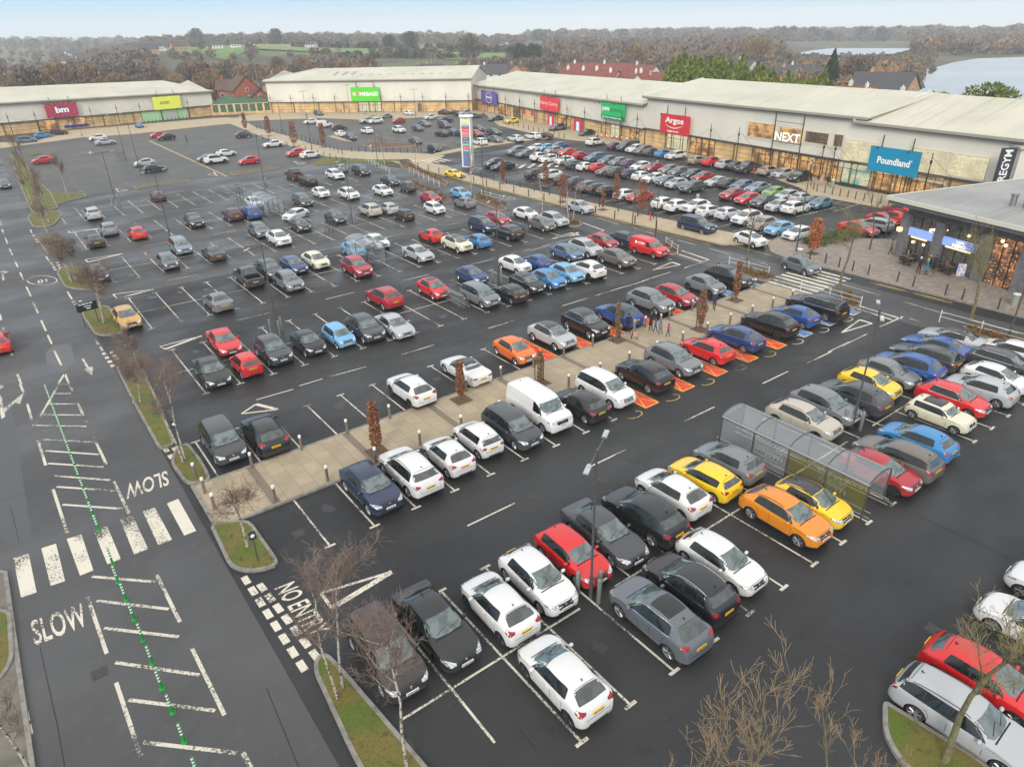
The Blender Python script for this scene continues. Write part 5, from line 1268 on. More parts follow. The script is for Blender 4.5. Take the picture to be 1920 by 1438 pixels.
wood('woodland', [(1450,1720,240,370,240,6,8),(1480,1790,380,640,240,2,3.5),(1740,2100,640,900,330,8,12),(1100,1500,420,520,180,6,9)], 3, ('brown','orange','brown'))
wood('hedgerows', [(560,1040,700,710,110,4,6),(640,900,570,580,80,3,5),(300,650,895,905,70,4,6),(850,1040,640,650,50,4,6),(700,830,620,625,30,3,5)], 4, ('brown','ever'))
wood('woodland', [(-60,300,380,480,80,6,9)], 6, ('brown','orange','ever'))

# houses
BRK = mat('red_brick', (.33,.10,.05,1), .9, noise=[(2,(.26,.08,.045,1),.4,.6)]); BRK2 = mat('buff_brick', (.42,.25,.14,1), .9); WHT = mat('white_render', (.62,.60,.55,1), .8)
TILE = mat('brown_tile', (.11,.07,.055,1), .85, noise=[(1,(.08,.055,.045,1),.4,.6)]); TILER = mat('red_tile', (.20,.065,.045,1), .85, noise=[(1,(.15,.05,.04,1),.4,.6)]); TILEG = mat('slate_tile', (.06,.062,.068,1), .8)
WIN = mat('house_window', (.06,.07,.08,1), .2); WFR = mat('white_frame', (.7,.7,.68,1), .6)
HM = {}
def house(px, d, w, dp, h, rh, rz, wm, tm, label, chim=True, group='houses beyond the shops'):
    a, b = far_pt(px, d); z = ZT(a,b) if hypot(a,b) > 320 else 0
    r = thing('house', label, 'house', (a,b,z), atan2(b,a)+pi/2-rz, group); k = (w,dp,h,rh,wm.name,tm.name,chim)
    if k not in HM:
        W_ = MB(); x, y = w/2, dp/2
        W_.add([(-x,-y,-1),(x,-y,-1),(x,y,-1),(-x,y,-1),(-x,-y,h),(x,-y,h),(x,y,h),(-x,y,h),(-x,0,h+rh-.1),(x,0,h+rh-.1)], [(0,1,5,4),(1,2,6,9,5),(2,3,7,6),(3,0,4,8,7)])
        R_ = MB(); o = .4
        for s in (-1,1):
            R_.add([(-x-o,s*(y+o),h-.25),(x+o,s*(y+o),h-.25),(x+o,0,h+rh),(-x-o,0,h+rh),(-x-o,s*(y+o),h-.05),(x+o,s*(y+o),h-.05),(x+o,0,h+rh+.2),(-x-o,0,h+rh+.2)], [(0,1,2,3),(4,5,6,7),(0,1,5,4),(1,2,6,5),(3,0,4,7)])
        N_ = MB(); G_ = MB()
        for s in (-1,1):
            for zz in ((1.2,3.9) if h > 4 else (1.2,)):
                for xx in (-x*.55, x*.55, 0): N_.box((xx,s*(y+.03),zz+.6),(1.3,.06,1.2)); G_.box((xx,s*(y+.07),zz+.6),(1.1,.06,1.0))
            N_.box((s*(x+.03),0,h+.2),(.06,1.0,1.1)); G_.box((s*(x+.07),0,h+.2),(.06,.8,.9))
            for t in (-1,1):
                for q in range(2): pass
        C_ = MB(); C_.box((x*.5,0,h+rh+.3),(.8,.6,1.6)); C_.tube((x*.5,0,h+rh+1.1),(x*.5,0,h+rh+1.5),.15,.12,6)
        HM[k] = (W_.mesh('wall',wm), R_.mesh('roof',tm), N_.mesh('window',WFR), G_.mesh('pane',WIN), C_.mesh('chimney',wm) if chim else None)
    m = HM[k]; link('wall', m[0], r); ro = link('roof', m[1], r); wi = link('window', m[2], r); link('pane', m[3], wi)
    if m[4]: link('chimney', m[4], ro)
    return r
hs = [(452,262,9,9,6.5,4.2,1.3,BRK,TILE,'red brick gabled house right of the netted yard'),(425,275,7,6,6.2,2.8,.2,BRK,TILE,'small red brick house with white trim left of the larger gable'),(478,258,5,6,4.6,2.4,1.3,BRK,TILE,'low red brick extension house beside the green netting'),
 (560,330,26,9,5,3,.1,BRK,TILE,'long brown roofed brick house block behind the home store'),(515,320,8,8,5,3.4,1.3,BRK2,TILE,'pale brick gabled house left of the long brown roof block'),(85,300,12,9,4.2,2.6,.3,BRK,TILEG,'grey roofed brick house among the trees behind the discount store'),
 (705,380,8,8,5,3,1.2,BRK2,TILE,'left gabled house peeping over the home store roof'),(795,380,8,8,5,3,1.3,BRK2,TILEG,'buff gabled house with dark roof over the home store'),(820,385,10,8,5,3,.2,BRK2,TILEG,'dark slated house beside the buff gable'),(870,370,8,8,5,3,1.2,BRK2,TILE,'orange gabled house behind the right end of the home store'),
 (893,360,8,8,5,3,1.3,BRK2,TILE,'second orange gable right beside the first one'),(935,345,14,9,5,3.6,.1,WHT,TILEG,'dark roofed house with white dormers behind the terrace'),(975,345,9,9,5,3.6,1.3,BRK2,TILE,'buff gabled house right of the dark dormer roof'),(992,350,8,8,5,3.4,1.3,BRK2,TILE,'narrow buff gabled house right of its twin'),(1030,350,9,8,4.5,3,1.2,BRK2,TILE,'low buff house with rounded gable beyond the red sign'),(1067,345,9,8,4.5,3,1.2,BRK2,TILE,'low buff house left of the red roofed row'),
 (1092,250,12,9,6,4.2,.9,WHT,TILER,'red roofed house at the left end of the red roofed row'),(1108,300,12,9,6,4.2,.2,WHT,TILER,'farther red roofed house above the left end of the red roofed row'),(1168,290,14,9,6,4.2,.2,WHT,TILER,'farther long red roof above the white gabled row'),(1225,280,13,9,6,4,.8,WHT,TILER,'farther red roof left of the conifer screen'),(1125,240,13,9,6,4.4,.75,WHT,TILER,'white house with red roof, near the left of the red roofed row'),(1150,235,12,9,6,4.6,.75,WHT,TILER,'white house with steep red roof and rooflights'),(1182,232,12,9,6,4.2,.1,WHT,TILER,'white house with long red roof and tall flue'),(1213,222,9,8,6,4.2,1.5,WHT,TILER,'white gable end house facing the car park'),(1238,228,10,9,6,4.2,.1,WHT,TILER,'red roofed white house behind the gable end house'),(1262,226,13,9,5.6,4.0,.1,BRK2,TILER,'red roofed house beside the conifer screen'),
 (1528,290,22,10,5,3.4,.1,BRK2,TILEG,'long dark slated care home behind the conifers'),(1697,228,15,11,6,4,.35,BRK2,TILEG,'large buff brick hall with dark slated roof by the lake'),(1650,195,9,9,5,3.8,.5,WHT,TILER,'red roofed white cottage behind the teal sign'),(1672,186,9,8,5,3.8,1.2,WHT,TILER,'white gabled cottage below the dark slated hall'),(1712,180,16,8,4.6,3.4,.1,WHT,TILER,'long red roofed bungalow below the slated hall'),(1760,176,12,9,5,3.8,.7,WHT,TILER,'red hipped house by the lake shore'),(1795,174,9,8,4.6,3.6,1.3,WHT,TILER,'small red roofed house left of the round green tree'),(1880,165,24,9,4.6,3.4,.1,WHT,TILER,'long red roof at the right edge before the lake'),
 (1530,330,14,9,4.5,3,0,WHT,TILEG,'dark slated house beyond the conifer screen'),(1420,360,10,9,5,3.4,.6,WHT,TILEG,'white gabled house beyond the conifer screen'),(1370,350,9,9,5,3.4,.6,WHT,TILEG,'white house with pointed gable over the conifer tops'),(1330,350,9,8,5,3.4,1.2,WHT,TILEG,'white house just left of the pointed gable')]
for q in hs: house(*q)
for i in range(60):
    px = 130+rd.uniform(0,240); d = rd.uniform(640,1100); house(px, d, rd.choice((12,15)), 8, 4, 3, rd.uniform(-.4,.4), rd.choice((WHT,BRK2)), rd.choice((TILE,TILEG)), 'tiny pale house in the hazy village left of the lone pine', False, 'hazy village houses')
for i, px in enumerate((330,345,420,455,470,595,1330,1345,1010,960)):
    house(px, 900 if px > 900 else 700, 9, 7, 3, 2.4, .1*i, WHT, TILEG, 'small far farmhouse on the skyline ridge', False, 'far farmhouses')
# tall street lights among the houses
for i, (px, y0, y1) in enumerate(((210,168,120),(385,168,118),(485,168,112),(577,132,110),(810,135,100),(865,130,108),(895,130,100),(957,130,95),(1033,140,112),(1106,145,118),(1203,165,128),(80,165,115),(36,165,132))):
    a, b = AB(px, y0); t = thing('street_light', 'slender pale street light on the estate roads beyond the shops', 'street light', (a,b,0), 0, 'street lights beyond the shops')
    h = min(HG(px, y0, y1), 14); m = MB(); m.tube((0,0,0),(0,0,h),.13,.07,6); m.tube((0,0,h),(1.2,.4,h+.15),.05,.05,5); m.build('pole', mat('pale_galvanised', (.45,.46,.45,1), .4, .5), t)
    m = MB(); m.box((1.5,.5,h+.15),(.8,.28,.14),.3); m.build('lamp_head', MATS['pale_galvanised'], t)
# ------------------------------------------------------------------ street furniture
def at(a, b): return (a, b, 0)
POLE = mat('lamp_post_grey', (.10,.10,.095,1), .45, .4); HEADM = mat('lamp_head_metal', (.45,.47,.48,1), .3, .6)
LPC = {}
def lamp(a, b, label, h=8, rz=0, double=True):
    t = thing('street_lamp', label, 'street lamp', at(a,b), rz, 'car park lamp posts')
    k = (round(h,1), double)
    if k not in LPC:
        m = MB(); m.tube((0,0,0),(0,0,1.2),.09,.09,10); m.tube((0,0,1.2),(0,0,h),.06,.04,10); p = m.mesh('pole', POLE, True, 40)
        hd = MB(); hd.box((0,0,0),(.50,.20,.06)); hd.box((-.2,0,.05),(.16,.12,.05)); hm = hd.mesh('lamp_head', [HEADM])
        ar = MB(); ar.tube((-1.15 if double else 0,0,h),(1.15,0,h),.035,.035,6); ar.tube((.0,0,h-.1),(0,0,h+.12),.06,.06,8); am = ar.mesh('bracket', POLE)
        LPC[k] = (p, hm, am)
    p, hm, am = LPC[k]; link('pole', p, t); link('bracket', am, t)
    for s in ((-1,1) if double else (1,)):
        o = link('lamp_head', hm, t); o.location = (s*1.35,0,h+.05); o.rotation_euler = (0,-s*.12, 0 if s > 0 else pi)
    return t
lamp(15.9,16.0,'double headed lamp post among the nearest cars with three steel bollards',7.5,.55)
lamp(38.2,16.5,'double headed lamp post beside the yellow hatchbacks on the right',7.6,.55)
lamp(16.0,54.1,'double headed lamp post behind the red saloon on the left',7.4,.3)
lamp(37.9,52.9,'lamp post between the red and black cars in the middle',8,.4)
lamp(37.2,84.4,'lamp post beside the pale saloon left of centre',7.9,.4)
lamp(16.8,93.9,'lamp post beside the grey blue people carrier, upper left',7.9,.3)
lamp(14.8,116.5,'lamp post by the far left bays below the cross road',7.8,.2)
lamp(37.3,118.0,'lamp post at the empty bays near the pickup truck',7.8,.3)
lamp(59.8,86.7,'lamp post on the planting bed by the shops road',8,.5)
lamp(60.0,16.0,'tall dark lamp post on the far right planting bed',8.5,.5,False)
lamp(68.6,39.8,'lamp post on the cafe pavement beside the copper tree',9.5,.5)
for px, py, ty, lab in ((709,314,200,'lamp post on the bark island above the cross road'),(1033,335,270,'lamp post on the buff path right of the totem sign'),(1217,401,355,'lamp post on the path behind the person in red'),(1120,300,262,'lamp post among the cars opposite the pet shop'),
                        (265,330,225,'lamp post in the half empty far left car park'),(237,303,205,'lamp post left of the silver cars before the lime sign'),(585,280,215,'lamp post on the diagonal buff path'),(530,250,190,'lamp post at the top of the diagonal buff path'),(1285,345,262,'lamp post among the cars opposite the smile sign'),
                        (780,225,168,'lamp post before the home store wall'),(867,205,166,'lamp post at the right end of the home store'),(656,215,160,'lamp post left of the green sign'),(575,222,172,'lamp post at the left of the home store front')):
    a, b = AB(px, py); lamp(a, b, lab, min(max(HG(px,py,ty),6.5),9), .3)
a, b = AB(1228,448); lamp(a, b, 'lamp post beside the red van on the shops road', 6.5, .5, False)
# bollards
BOLM = mat('brushed_steel', (.30,.27,.23,1), .35, .7); BTOP = mat('bollard_cap', (.75,.74,.70,1), .3)
m = MB(); m.lathe([(.085,0),(.085,.86)],10); m.lathe([(.001,.86),(.085,.86)],10); BO1 = m.mesh('post', BOLM, True, 40)
m = MB(); m.lathe([(.087,.86),(.087,1.0),(.001,1.02)],10); BO2 = m.mesh('cap', BTOP, True, 40)
def bollard(a, b, label, group):
    t = thing('bollard', label, 'bollard', (a,b,.1), 0, group); link('post', BO1, t); link('cap', BO2, t)
for k in range(17): bollard(7.5+2.95*k, 31.35, 'brushed steel bollard with pale cap along the near edge of the paved path', 'steel bollards along the near edge of the paved path')
for k in range(17): bollard(7.6+2.95*k, 35.35, 'brushed steel bollard with pale cap along the far edge of the paved path', 'steel bollards along the far edge of the paved path')
for k in range(3): bollard(4.75, 36.3-1.8*k, 'steel bollard with pale cap across the road end of the paved path', 'steel bollards at the road end of the path')
m = MB(); m.lathe([(.10,0),(.10,1.25),(.08,1.3),(.001,1.31)],10); BG = m.mesh('guard_post', mat('galvanised_guard', (.22,.23,.22,1), .45, .5), True, 40)
for (a, b) in ((15.55,16.45),(15.95,15.55),(16.35,15.9)): tag(link('guard_post', BG), 'grey steel guard post at the foot of the nearest lamp post', 'bollard', 'guard posts round the nearest lamp').location = (a,b,0)
for (la, lb, w) in ((38.2,16.5,'by the lamp post right of centre'),(37.9,52.9,'by the middle lamp post'),(37.2,84.4,'by the lamp post left of centre'),(16.0,54.1,'by the lamp post behind the red saloon'),(14.8,116.5,'by the far left lamp post'),(37.3,118,'by the lamp post near the pickup')):
    for (a, b) in ((-.45,.3),(0,-.5),(.45,.2)): tag(link('guard_post', BG), 'grey guard post '+w, 'bollard', 'guard posts '+w).location = (la+a,lb+b,0)
DK = mat('dark_bollard', (.05,.05,.048,1), .5, .3)
m = MB(); m.lathe([(.075,0),(.075,1.0),(.05,1.05),(.001,1.06)],8); BD = m.mesh('dark_bollard', DK, True, 40)
def dbol(a, b, lab, grp): tag(link('bollard', BD), lab, 'bollard', grp).location = (a,b,.08)
for a, b in ((67.0,37.2),(66.9,35.4),(66.7,33.8),(66.6,32.3),(66.6,30.7),(66.7,27.9),(66.4,26.3),(66.3,23.4),(66.1,21.9),(66,19)): dbol(a, b, 'dark bollard along the kerb of the cafe pavement', 'dark bollards along the cafe pavement')
for px, py in ((1520,350),(1525,356),(1531,360),(1545.5,363),(1560,366),(1574,369),(1589,371.5),(1603,374.7),(1619,378),(1634,381),(1650,383),(1666,386)): dbol(*AB(px,py), 'dark bollard in the row before the pound shop', 'dark bollards before the pound shop')
for k in range(17): dbol(64.15, 56+k*3.6, 'dark bollard along the buff path kerb by the shops road', 'dark bollards by the shops road')
for k in range(12): dbol(67.2, 62+k*3.6, 'dark bollard along the car side of the buff path', 'dark bollards on the car side of the buff path')
for i in range(22):
    t = i/21; dbol(*AB(482+t*160, 243+t*48-6*sin(pi*t)), 'dark bollard along the diagonal buff path', 'dark bollards along the diagonal buff path')
for i in range(16): dbol(*AB(470+i*11.5, 256+i*3.3), 'dark bollard on the near side of the diagonal buff path', 'dark bollards on the near side of the diagonal path')
for i in range(13): dbol(*AB(660+i*13, 286+i*.2), 'dark bollard along the buff path below the home store car park', 'dark bollards below the home store car park')
for i in range(16): dbol(*AB(640+i*16, 212.5-i*.2), 'dark bollard before the home store front', 'dark bollards before the home store')
for i in range(16): dbol(*AB(915+i*9.5, 226+i*2.3), 'dark bollard before the shop terrace', 'dark bollards before the shop terrace')
for i in range(13): dbol(*AB(265+i*7.2, 234-i*.8), 'dark bollard before the lime sign shop', 'dark bollards before the lime sign shop')
# green delineator posts down the road
GRN = mat('green_plastic', (.0,.24,.03,1), .6); GWH = mat('reflective_white', (.75,.8,.75,1), .4)
m = MB(); m.lathe([(.12,0),(.11,.02),(.06,.04),(.045,.10)],10,mi=0); segs_ = 10
for i in range(11):
    z0 = .10+.08*i; m.lathe([(.05,z0),(.05,z0+(.08 if i < 4 else .08))],10,mi=(0 if i < 4 or i % 2 else 1))
m.lathe([(.05,.98),(.001,.985)],10); GP = m.mesh('delineator_post', [GRN, GWH], True, 40)
def gpost(a, b): tag(link('delineator_post', GP), 'green flexible post with white bands in the line down the near road', 'delineator post', 'green posts down the middle of the near road').location = (a,b,.01)
for k in range(14): gpost(-.62+.22*k/13, 53.2-k*1.42)
for px, py in ((212,1058),(222,1092),(237,1125),(252,1162),(269,1201),(286,1244),(304,1291),(324,1336),(346,1391),(372,1455)): gpost(*AB(px,py))
# railings on the planting beds
RW = mat('white_rail', (.55,.55,.52,1), .5)
def rail(pts, label):
    P = [AB(*p) for p in pts]; L0 = hypot(P[-1][0]-P[0][0], P[-1][1]-P[0][1]); n = max(2, int(L0/2.2))
    t = thing('railing', label, 'railing', (*P[0],0)); A, B = Vector(P[0]), Vector(P[-1])
    for i in range(n+1):
        q = A.lerp(B, i/n)-A; m = MB(); m.tube((q.x,q.y,.05),(q.x,q.y,1.1),.045,.045,6); m.build('post', RW, t)
    for z in (.55,.95):
        m = MB(); d = B-A; m.tube((0,0,z),(d.x,d.y,z),.022,.022,5); m.build('rail', RW, t)
for p, l in ((((1248,462),(1270,478)),'short white railing on the bark bed beside the red van'),(((1366,500),(1440,520)),'white railing on the bark bed above the black car'),(((1500,545),(1612,578)),'white railing on the bark bed right of the zebra crossing'),(((1760,605),(1920,650)),'long white railing on the bark bed, far right'),(((685,303),(731,327)),'white railing along the bark island near the top middle'),(((768,325),(824,352)),'white railing along the bark island beside the yellow moving car'),(((903,370),(938,380)),'white railing along the bark bed right of the blue car')): rail(p, l)
# trolley shelters
PERS = mat('clear_plastic', (.42,.45,.47,1), .15, 0, .8, alpha=.30); FRM = mat('shelter_frame', (.09,.09,.085,1), .45, .4); WIRE = mat('trolley_wire', (.48,.50,.50,1), .3, .8)
MOSSY = mat('mossy_plastic', (.20,.19,.03,1), .4, alpha=.38)
m = MB()
for z, w_, l_ in ((.55,.42,.78),(.95,.5,.9)):
    for i in range(2): m.tube((-l_/2,(-1)**i*w_/2,z),(l_/2,(-1)**i*w_/2,z),.014,.014,4); m.tube(((-1)**i*l_/2,-w_/2,z),((-1)**i*l_/2,w_/2,z),.014,.014,4)
for i in range(9):
    x = -.39+i*.0975; m.tube((x,-.21,.55),(x*1.15,-.25,.95),.006,.006,3); m.tube((x,.21,.55),(x*1.15,.25,.95),.006,.006,3); m.tube((x,-.21,.55),(x,.21,.55),.006,.006,3)
for sy in (-1,1): m.tube((-.4,sy*.22,.2),(.42,sy*.26,.2),.018,.018,4); m.tube((-.4,sy*.22,.2),(-.42,sy*.24,1.0),.018,.018,4); m.tube((.42,sy*.2,.05),(.42,sy*.24,.2),.04,.02,5); m.tube((-.4,sy*.2,.05),(-.4,sy*.2,.2),.04,.02,5)
m.tube((-.48,-.26,1.02),(-.48,.26,1.02),.02,.02,5); TRM = m.mesh('trolley', WIRE)
def trolleys(a, b, rz, n, lab, dx=.24):
    for i in range(n): 
        o = link('shopping_trolley', TRM); o.location = (a+cos(rz)*dx*i, b+sin(rz)*dx*i, 0); o.rotation_euler = (0,0,rz); tag(o, lab, 'trolley', lab.split(' in ')[-1]+' trolleys' if ' in ' in lab else 'trolleys')
def shelter(c, rz, L, W_, h, label, sides=True, moss=False):
    t = thing('trolley_shelter', label, 'trolley shelter', (c[0],c[1],0), rz); N = 8
    def arc(k): an = pi*k/N; return (-cos(an)*W_/2, h+sin(an)*W_*.19)
    b = MB()
    for k in range(N):
        (y0,z0),(y1,z1) = arc(k), arc(k+1); b.add([(-L/2,y0,z0),(L/2,y0,z0),(L/2,y1,z1),(-L/2,y1,z1)], [(0,1,2,3)])
    b.build('roof', PERS, t, smooth=True)
    nb = max(2, round(L/2.2))
    for i in range(nb+1):
        x = -L/2+L*i/nb; b = MB()
        for s in (-1,1): b.tube((x,s*W_/2,0),(x,s*W_/2,h),.045,.045,6)
        b.path([(x,*arc(k)) for k in range(N+1)], .035, 5); b.build('frame', FRM, t)
    b = MB()
    for s in (-1,1): b.tube((-L/2,s*W_/2,h),(L/2,s*W_/2,h),.05,.05,6); b.tube((-L/2-.3,s*(W_/2-.15),.45),(L/2+.3,s*(W_/2-.15),.45),.03,.03,6); b.tube((-L/2-.3,s*(W_/2-.15),.12),(L/2+.3,s*(W_/2-.15),.12),.03,.03,6)
    b.build('rail', mat('rail_steel', (.35,.35,.34,1), .35, .7), t)
    if sides:
        for i in range(nb):
            x0, x1 = -L/2+L*i/nb+.06, -L/2+L*(i+1)/nb-.06
            for s in (-1,1):
                b = MB(); b.add([(x0,s*W_/2,.3),(x1,s*W_/2,.3),(x1,s*W_/2,h-.1),(x0,s*W_/2,h-.1)], [(0,1,2,3)]); b.build('side_panel', MOSSY if moss and s == -1 and i >= nb-2 else PERS, t)
    for s in ((-1,1) if sides else (1,)):
        b = MB()
        for k in range(N):
            (y0,z0),(y1,z1) = arc(k), arc(k+1); b.add([(s*L/2,y0,h),(s*L/2,y1,h),(s*L/2,y1,z1),(s*L/2,y0,z0)], [(0,1,2,3)])
        b.build('gable_panel', PERS, t)
    return t
shelter((31.2,15.9), -pi/2, 8.7, 2.1, 2.0, 'long clear arched trolley shelter beside the yellow hatchback with black roof', moss=True)
shelter((31.0,67.9), -pi/2, 5.0, 2.2, 2.15, 'short clear arched trolley shelter in the middle of the car park'); shelter((30.8,97.6), -pi/2, 6.5, 2.2, 2.15, 'small clear arched trolley shelter near the blue and white cars, upper left')
trolleys(31.2,18.3,-pi/2,5,'wire trolley in the long near shelter'); trolleys(31.1,14.0,-pi/2,3,'wire trolley in the long near shelter')
trolleys(31.2,67.0,-pi/2,5,'wire trolley in the middle shelter')
a, b = AB(838,560); trolleys(a,b,-pi/2,10,'wire trolley in the open bay stack beside the red hatchback',.33)
a, b = AB(578,425); trolleys(a,b,-pi/2,6,'wire trolley in the open bay beyond the white jeep',.4)
a, b = AB(421,362); trolleys(a,b,-pi/2,5,'wire trolley in the open bay at the upper left',.4)
a, b = AB(360,276); trolleys(a,b,0,6,'wire trolley in the far left car park cluster',.6)
def corral(px, py, lab, n=3):
    a, b = AB(px, py); t = thing('trolley_bay_rail', lab, 'trolley bay rail', (a,b,0))
    for i in range(n): m = MB(); x = i*.5; m.path([(x,0,0),(x,0,1.5),(x+.35,0,1.5),(x+.35,0,0)],.035,5); m.build('hoop', FRM, t)
corral(612,438,'tall dark hoops of the trolley bay beside the seat hatchback'); corral(891,572,'dark hoops of the trolley bay beside the dark people carrier',2); corral(440,380,'dark hoops of the open trolley bay, upper left'); corral(222,302,'three dark hoops in the far left car park'); corral(445,365,'pair of dark hoops left of the small shelter',2)
# totem sign
tb_ = AB(878,313); tt = thing('totem_sign', 'tall white totem sign with coloured shop panels and oval top', 'totem sign', (*tb_,0), -.95)
m = MB(); m.box((0,0,4.3),(1.9,1.1,8.6)); m.build('pylon', mat('totem_white', (.70,.70,.68,1), .4), tt)
m = MB(); m.lathe([(.001,8.5),(1.25,8.52),(1.42,8.7),(1.25,8.9),(.001,8.92)],24); m.v = [(x,y*.75,z) for x,y,z in m.v]; m.build('oval_cap', mat('totem_cap', (.72,.70,.72,1), .4), tt, smooth=True)
cols_ = [('lime',(.10,.42,.05,1),'HOMEBASE'),('cream',(.6,.6,.5,1),''),('indigo',(.10,.08,.30,1),'warp'),('scarlet',(.75,.04,.04,1),'Argos'),('rose',(.62,.12,.12,1),'bm'),('dusty',(.50,.22,.26,1),''),('navy2',(.03,.06,.12,1),'NEXT'),('navy3',(.04,.08,.14,1),'GYM'),('emerald',(.0,.42,.2,1),'pets'),('carmine',(.72,.04,.09,1),'Harry Corry'),('sea',(.12,.35,.35,1),'Poundland')]
z = 8.2
for i, (n_, c, tx) in enumerate(cols_):
    h = .5; m = MB(); m.box((0,-.57,z-h/2),(1.35,.06,h-.03)); o = m.build('panel', smat(n_, c), tt)
    if tx:
        me, x0, x1, y0, y1 = text_mesh(tx, 'panel_lettering', .01)
        for v in me.vertices: v.co = Vector((-.5+1.0*(v.co.x-x0)/(x1-x0), -.606, z-h*.72+h*.44*(v.co.y-y0)/(y1-y0)))
        me.materials.append(WHITE); link('panel_lettering', me, o)
    z -= h
m = MB(); m.box((0,-.57,1.45),(1.35,.06,2.5)); m.build('panel', smat('slate_blue',(.13,.17,.33,1)), tt)
# parking sign by the near road
a, b = AB(167,612); ps = thing('parking_sign', 'black rectangular sign on two posts in the verge by the near road', 'sign', (a,b,0), .15)
m = MB(); m.box((.3,0,1.75),(1.6,.06,.75)); bd = m.build('sign_board', smat('black',(.012,.014,.018,1)), ps)
for x in (-.25,.85): m = MB(); m.tube((x,.06,0),(x,.06,2.05),.04,.04,6); m.build('post', POLE, ps)
m = MB(); m.box((-.40,-.035,2.02),(.15,.01,.13)); o = m.build('sign_emblem', smat('petrol',(.02,.12,.17,1)), bd)
me, x0, x1, y0, y1 = text_mesh('PUREGYM', 'sign_lettering', .03)
for v in me.vertices: v.co = Vector((-.28+1.05*(v.co.x-x0)/(x1-x0), -.038, 1.93+.15*(v.co.y-y0)/(y1-y0)))
me.materials.append(WHITE); link('sign_lettering', me, bd)
m = MB(); m.box((.35,-.035,1.77),(.55,.01,.06)); m.box((.40,-.035,1.58),(.34,.01,.08)); m.build('sign_small_print', WHITE, bd)
def small_sign(px, py, lab, col=(.02,.03,.05,1), h=1.9, rz=0):
    a, b = AB(px, py); t = thing('sign_post', lab, 'sign', (a,b,0), rz); m = MB(); m.tube((0,0,0),(0,0,h),.035,.035,6); m.build('post', POLE, t)
    m = MB(); m.box((0,-.05,h-.25),(.32,.03,.42)); m.build('sign_plate', mat('plate_%g' % col[2], col), t); m = MB(); m.lathe([(.001,0),(.10,0)],14); m.v = [(x,-.068,h-.25+y) for x,y,z in m.v]; m.build('sign_disc', WHITE, t)
small_sign(485,1055,'small dark sign with white disc on the grass verge corner by the path'); small_sign(1342,1+497+30,'small dark parking sign by the black car near the path end',(.03,.03,.04,1)); small_sign(335,800+30,'small dark sign by the birch near the dashed crossing',(.03,.04,.03,1),1.6)
for px, py, l in ((1497,487,'grey litter bin with pale hood on the cafe pavement'),(1900,575,'grey litter bin beside the tall lamp on the right pavement'),(1560,352,'pale litter bin before the pound shop'),(696,284,'pale litter bin on the path below the home store'),(683,215,'pale litter bin before the home store doors')):
    a, b = AB(px, py); t = thing('litter_bin', l, 'bin', (a,b,.08)); m = MB(); m.lathe([(.27,0),(.27,.95),(.22,1.0),(.001,1.0)],12); m.build('bin_body', mat('bin_grey',(.25,.25,.23,1),.5), t, smooth=True, sharp=40); m = MB(); m.lathe([(.001,1.16),(.30,1.12),(.32,1.02),(.30,1.0)],12); m.build('bin_hood', mat('bin_pale',(.6,.6,.56,1),.5), t, smooth=True)
for i in range(9):
    a, b = AB(1118+i*9.5, 258+i*1.2); t = thing('traffic_cone', 'red and white cone in the row before the pet shop', 'traffic cone', (a,b,0), 0, 'cones before the pet shop')
    m = MB(); m.box((0,0,.03),(.5,.5,.06)); m.lathe([(.2,.06),(.15,.5)],10); m.lathe([(.15,.5),(.09,.9)],10,mi=1); m.lathe([(.09,.9),(.04,1.3),(.001,1.31)],10); m.build('cone_body', [mat('cone_red',(.65,.06,.04,1),.5), WHITE], t)
# cafe tables, parasol shade and A-board
rd = random.Random(9)
for i, (px, py) in enumerate(((1693,495),(1703,499),(1716,492),(1765,510),(1778,516))):
    a, b = AB(px, py); t = thing('cafe_table', ['small round cafe table by the corner column','cafe table beside the seated people','cafe table close to the first window','cafe table right of the standing group','cafe table nearest the A board'][i], 'table', (a,b,.1)); m = MB(); m.lathe([(.001,.72),(.35,.72),(.35,.75),(.001,.75)],14); m.build('table_top', mat('table_wood',(.15,.09,.05,1),.5), t); m = MB(); m.tube((0,0,0),(0,0,.72),.03,.03,6); m.box((0,0,.02),(.4,.4,.03)); m.build('table_leg', STEEL, t)
    for s in (-1,1):
        c = thing('cafe_chair', 'dark slatted chair at the cafe tables', 'chair', (a+s*.65,b+.1*s,.1), s*pi/2+pi, 'cafe chairs'); m = MB(); m.box((0,0,.45),(.42,.42,.04)); m.build('seat', STEEL, c); m = MB(); m.box((0,.2,.7),(.42,.03,.4)); m.build('backrest', STEEL, c)
        for x in (-.18,.18):
            for y in (-.18,.18): m = MB(); m.tube((x,y,0),(x,y,.45),.018,.018,5); m.build('leg', STEEL, c)
a, b = AB(1799,518); t = thing('a_board', 'folding A board with a colourful poster outside the cafe', 'A board', (a,b,.1), -1.2)
for s in (-1,1): m = MB(); m.add([(-.35,s*.3,0),(.35,s*.3,0),(.35,s*.04,1.15),(-.35,s*.04,1.15)], [(0,1,2,3)]); m.add([(-.35,s*.27,0),(.35,s*.27,0),(.35,s*.01,1.15),(-.35,s*.01,1.15)], [(0,1,2,3)]); m.build('panel', mat('poster',(.6,.5,.4,1),.5,noise=(4,(.15,.25,.5,1),.45,.55)) if s < 0 else STEEL, t)
a, b = AB(1725,575-25); 

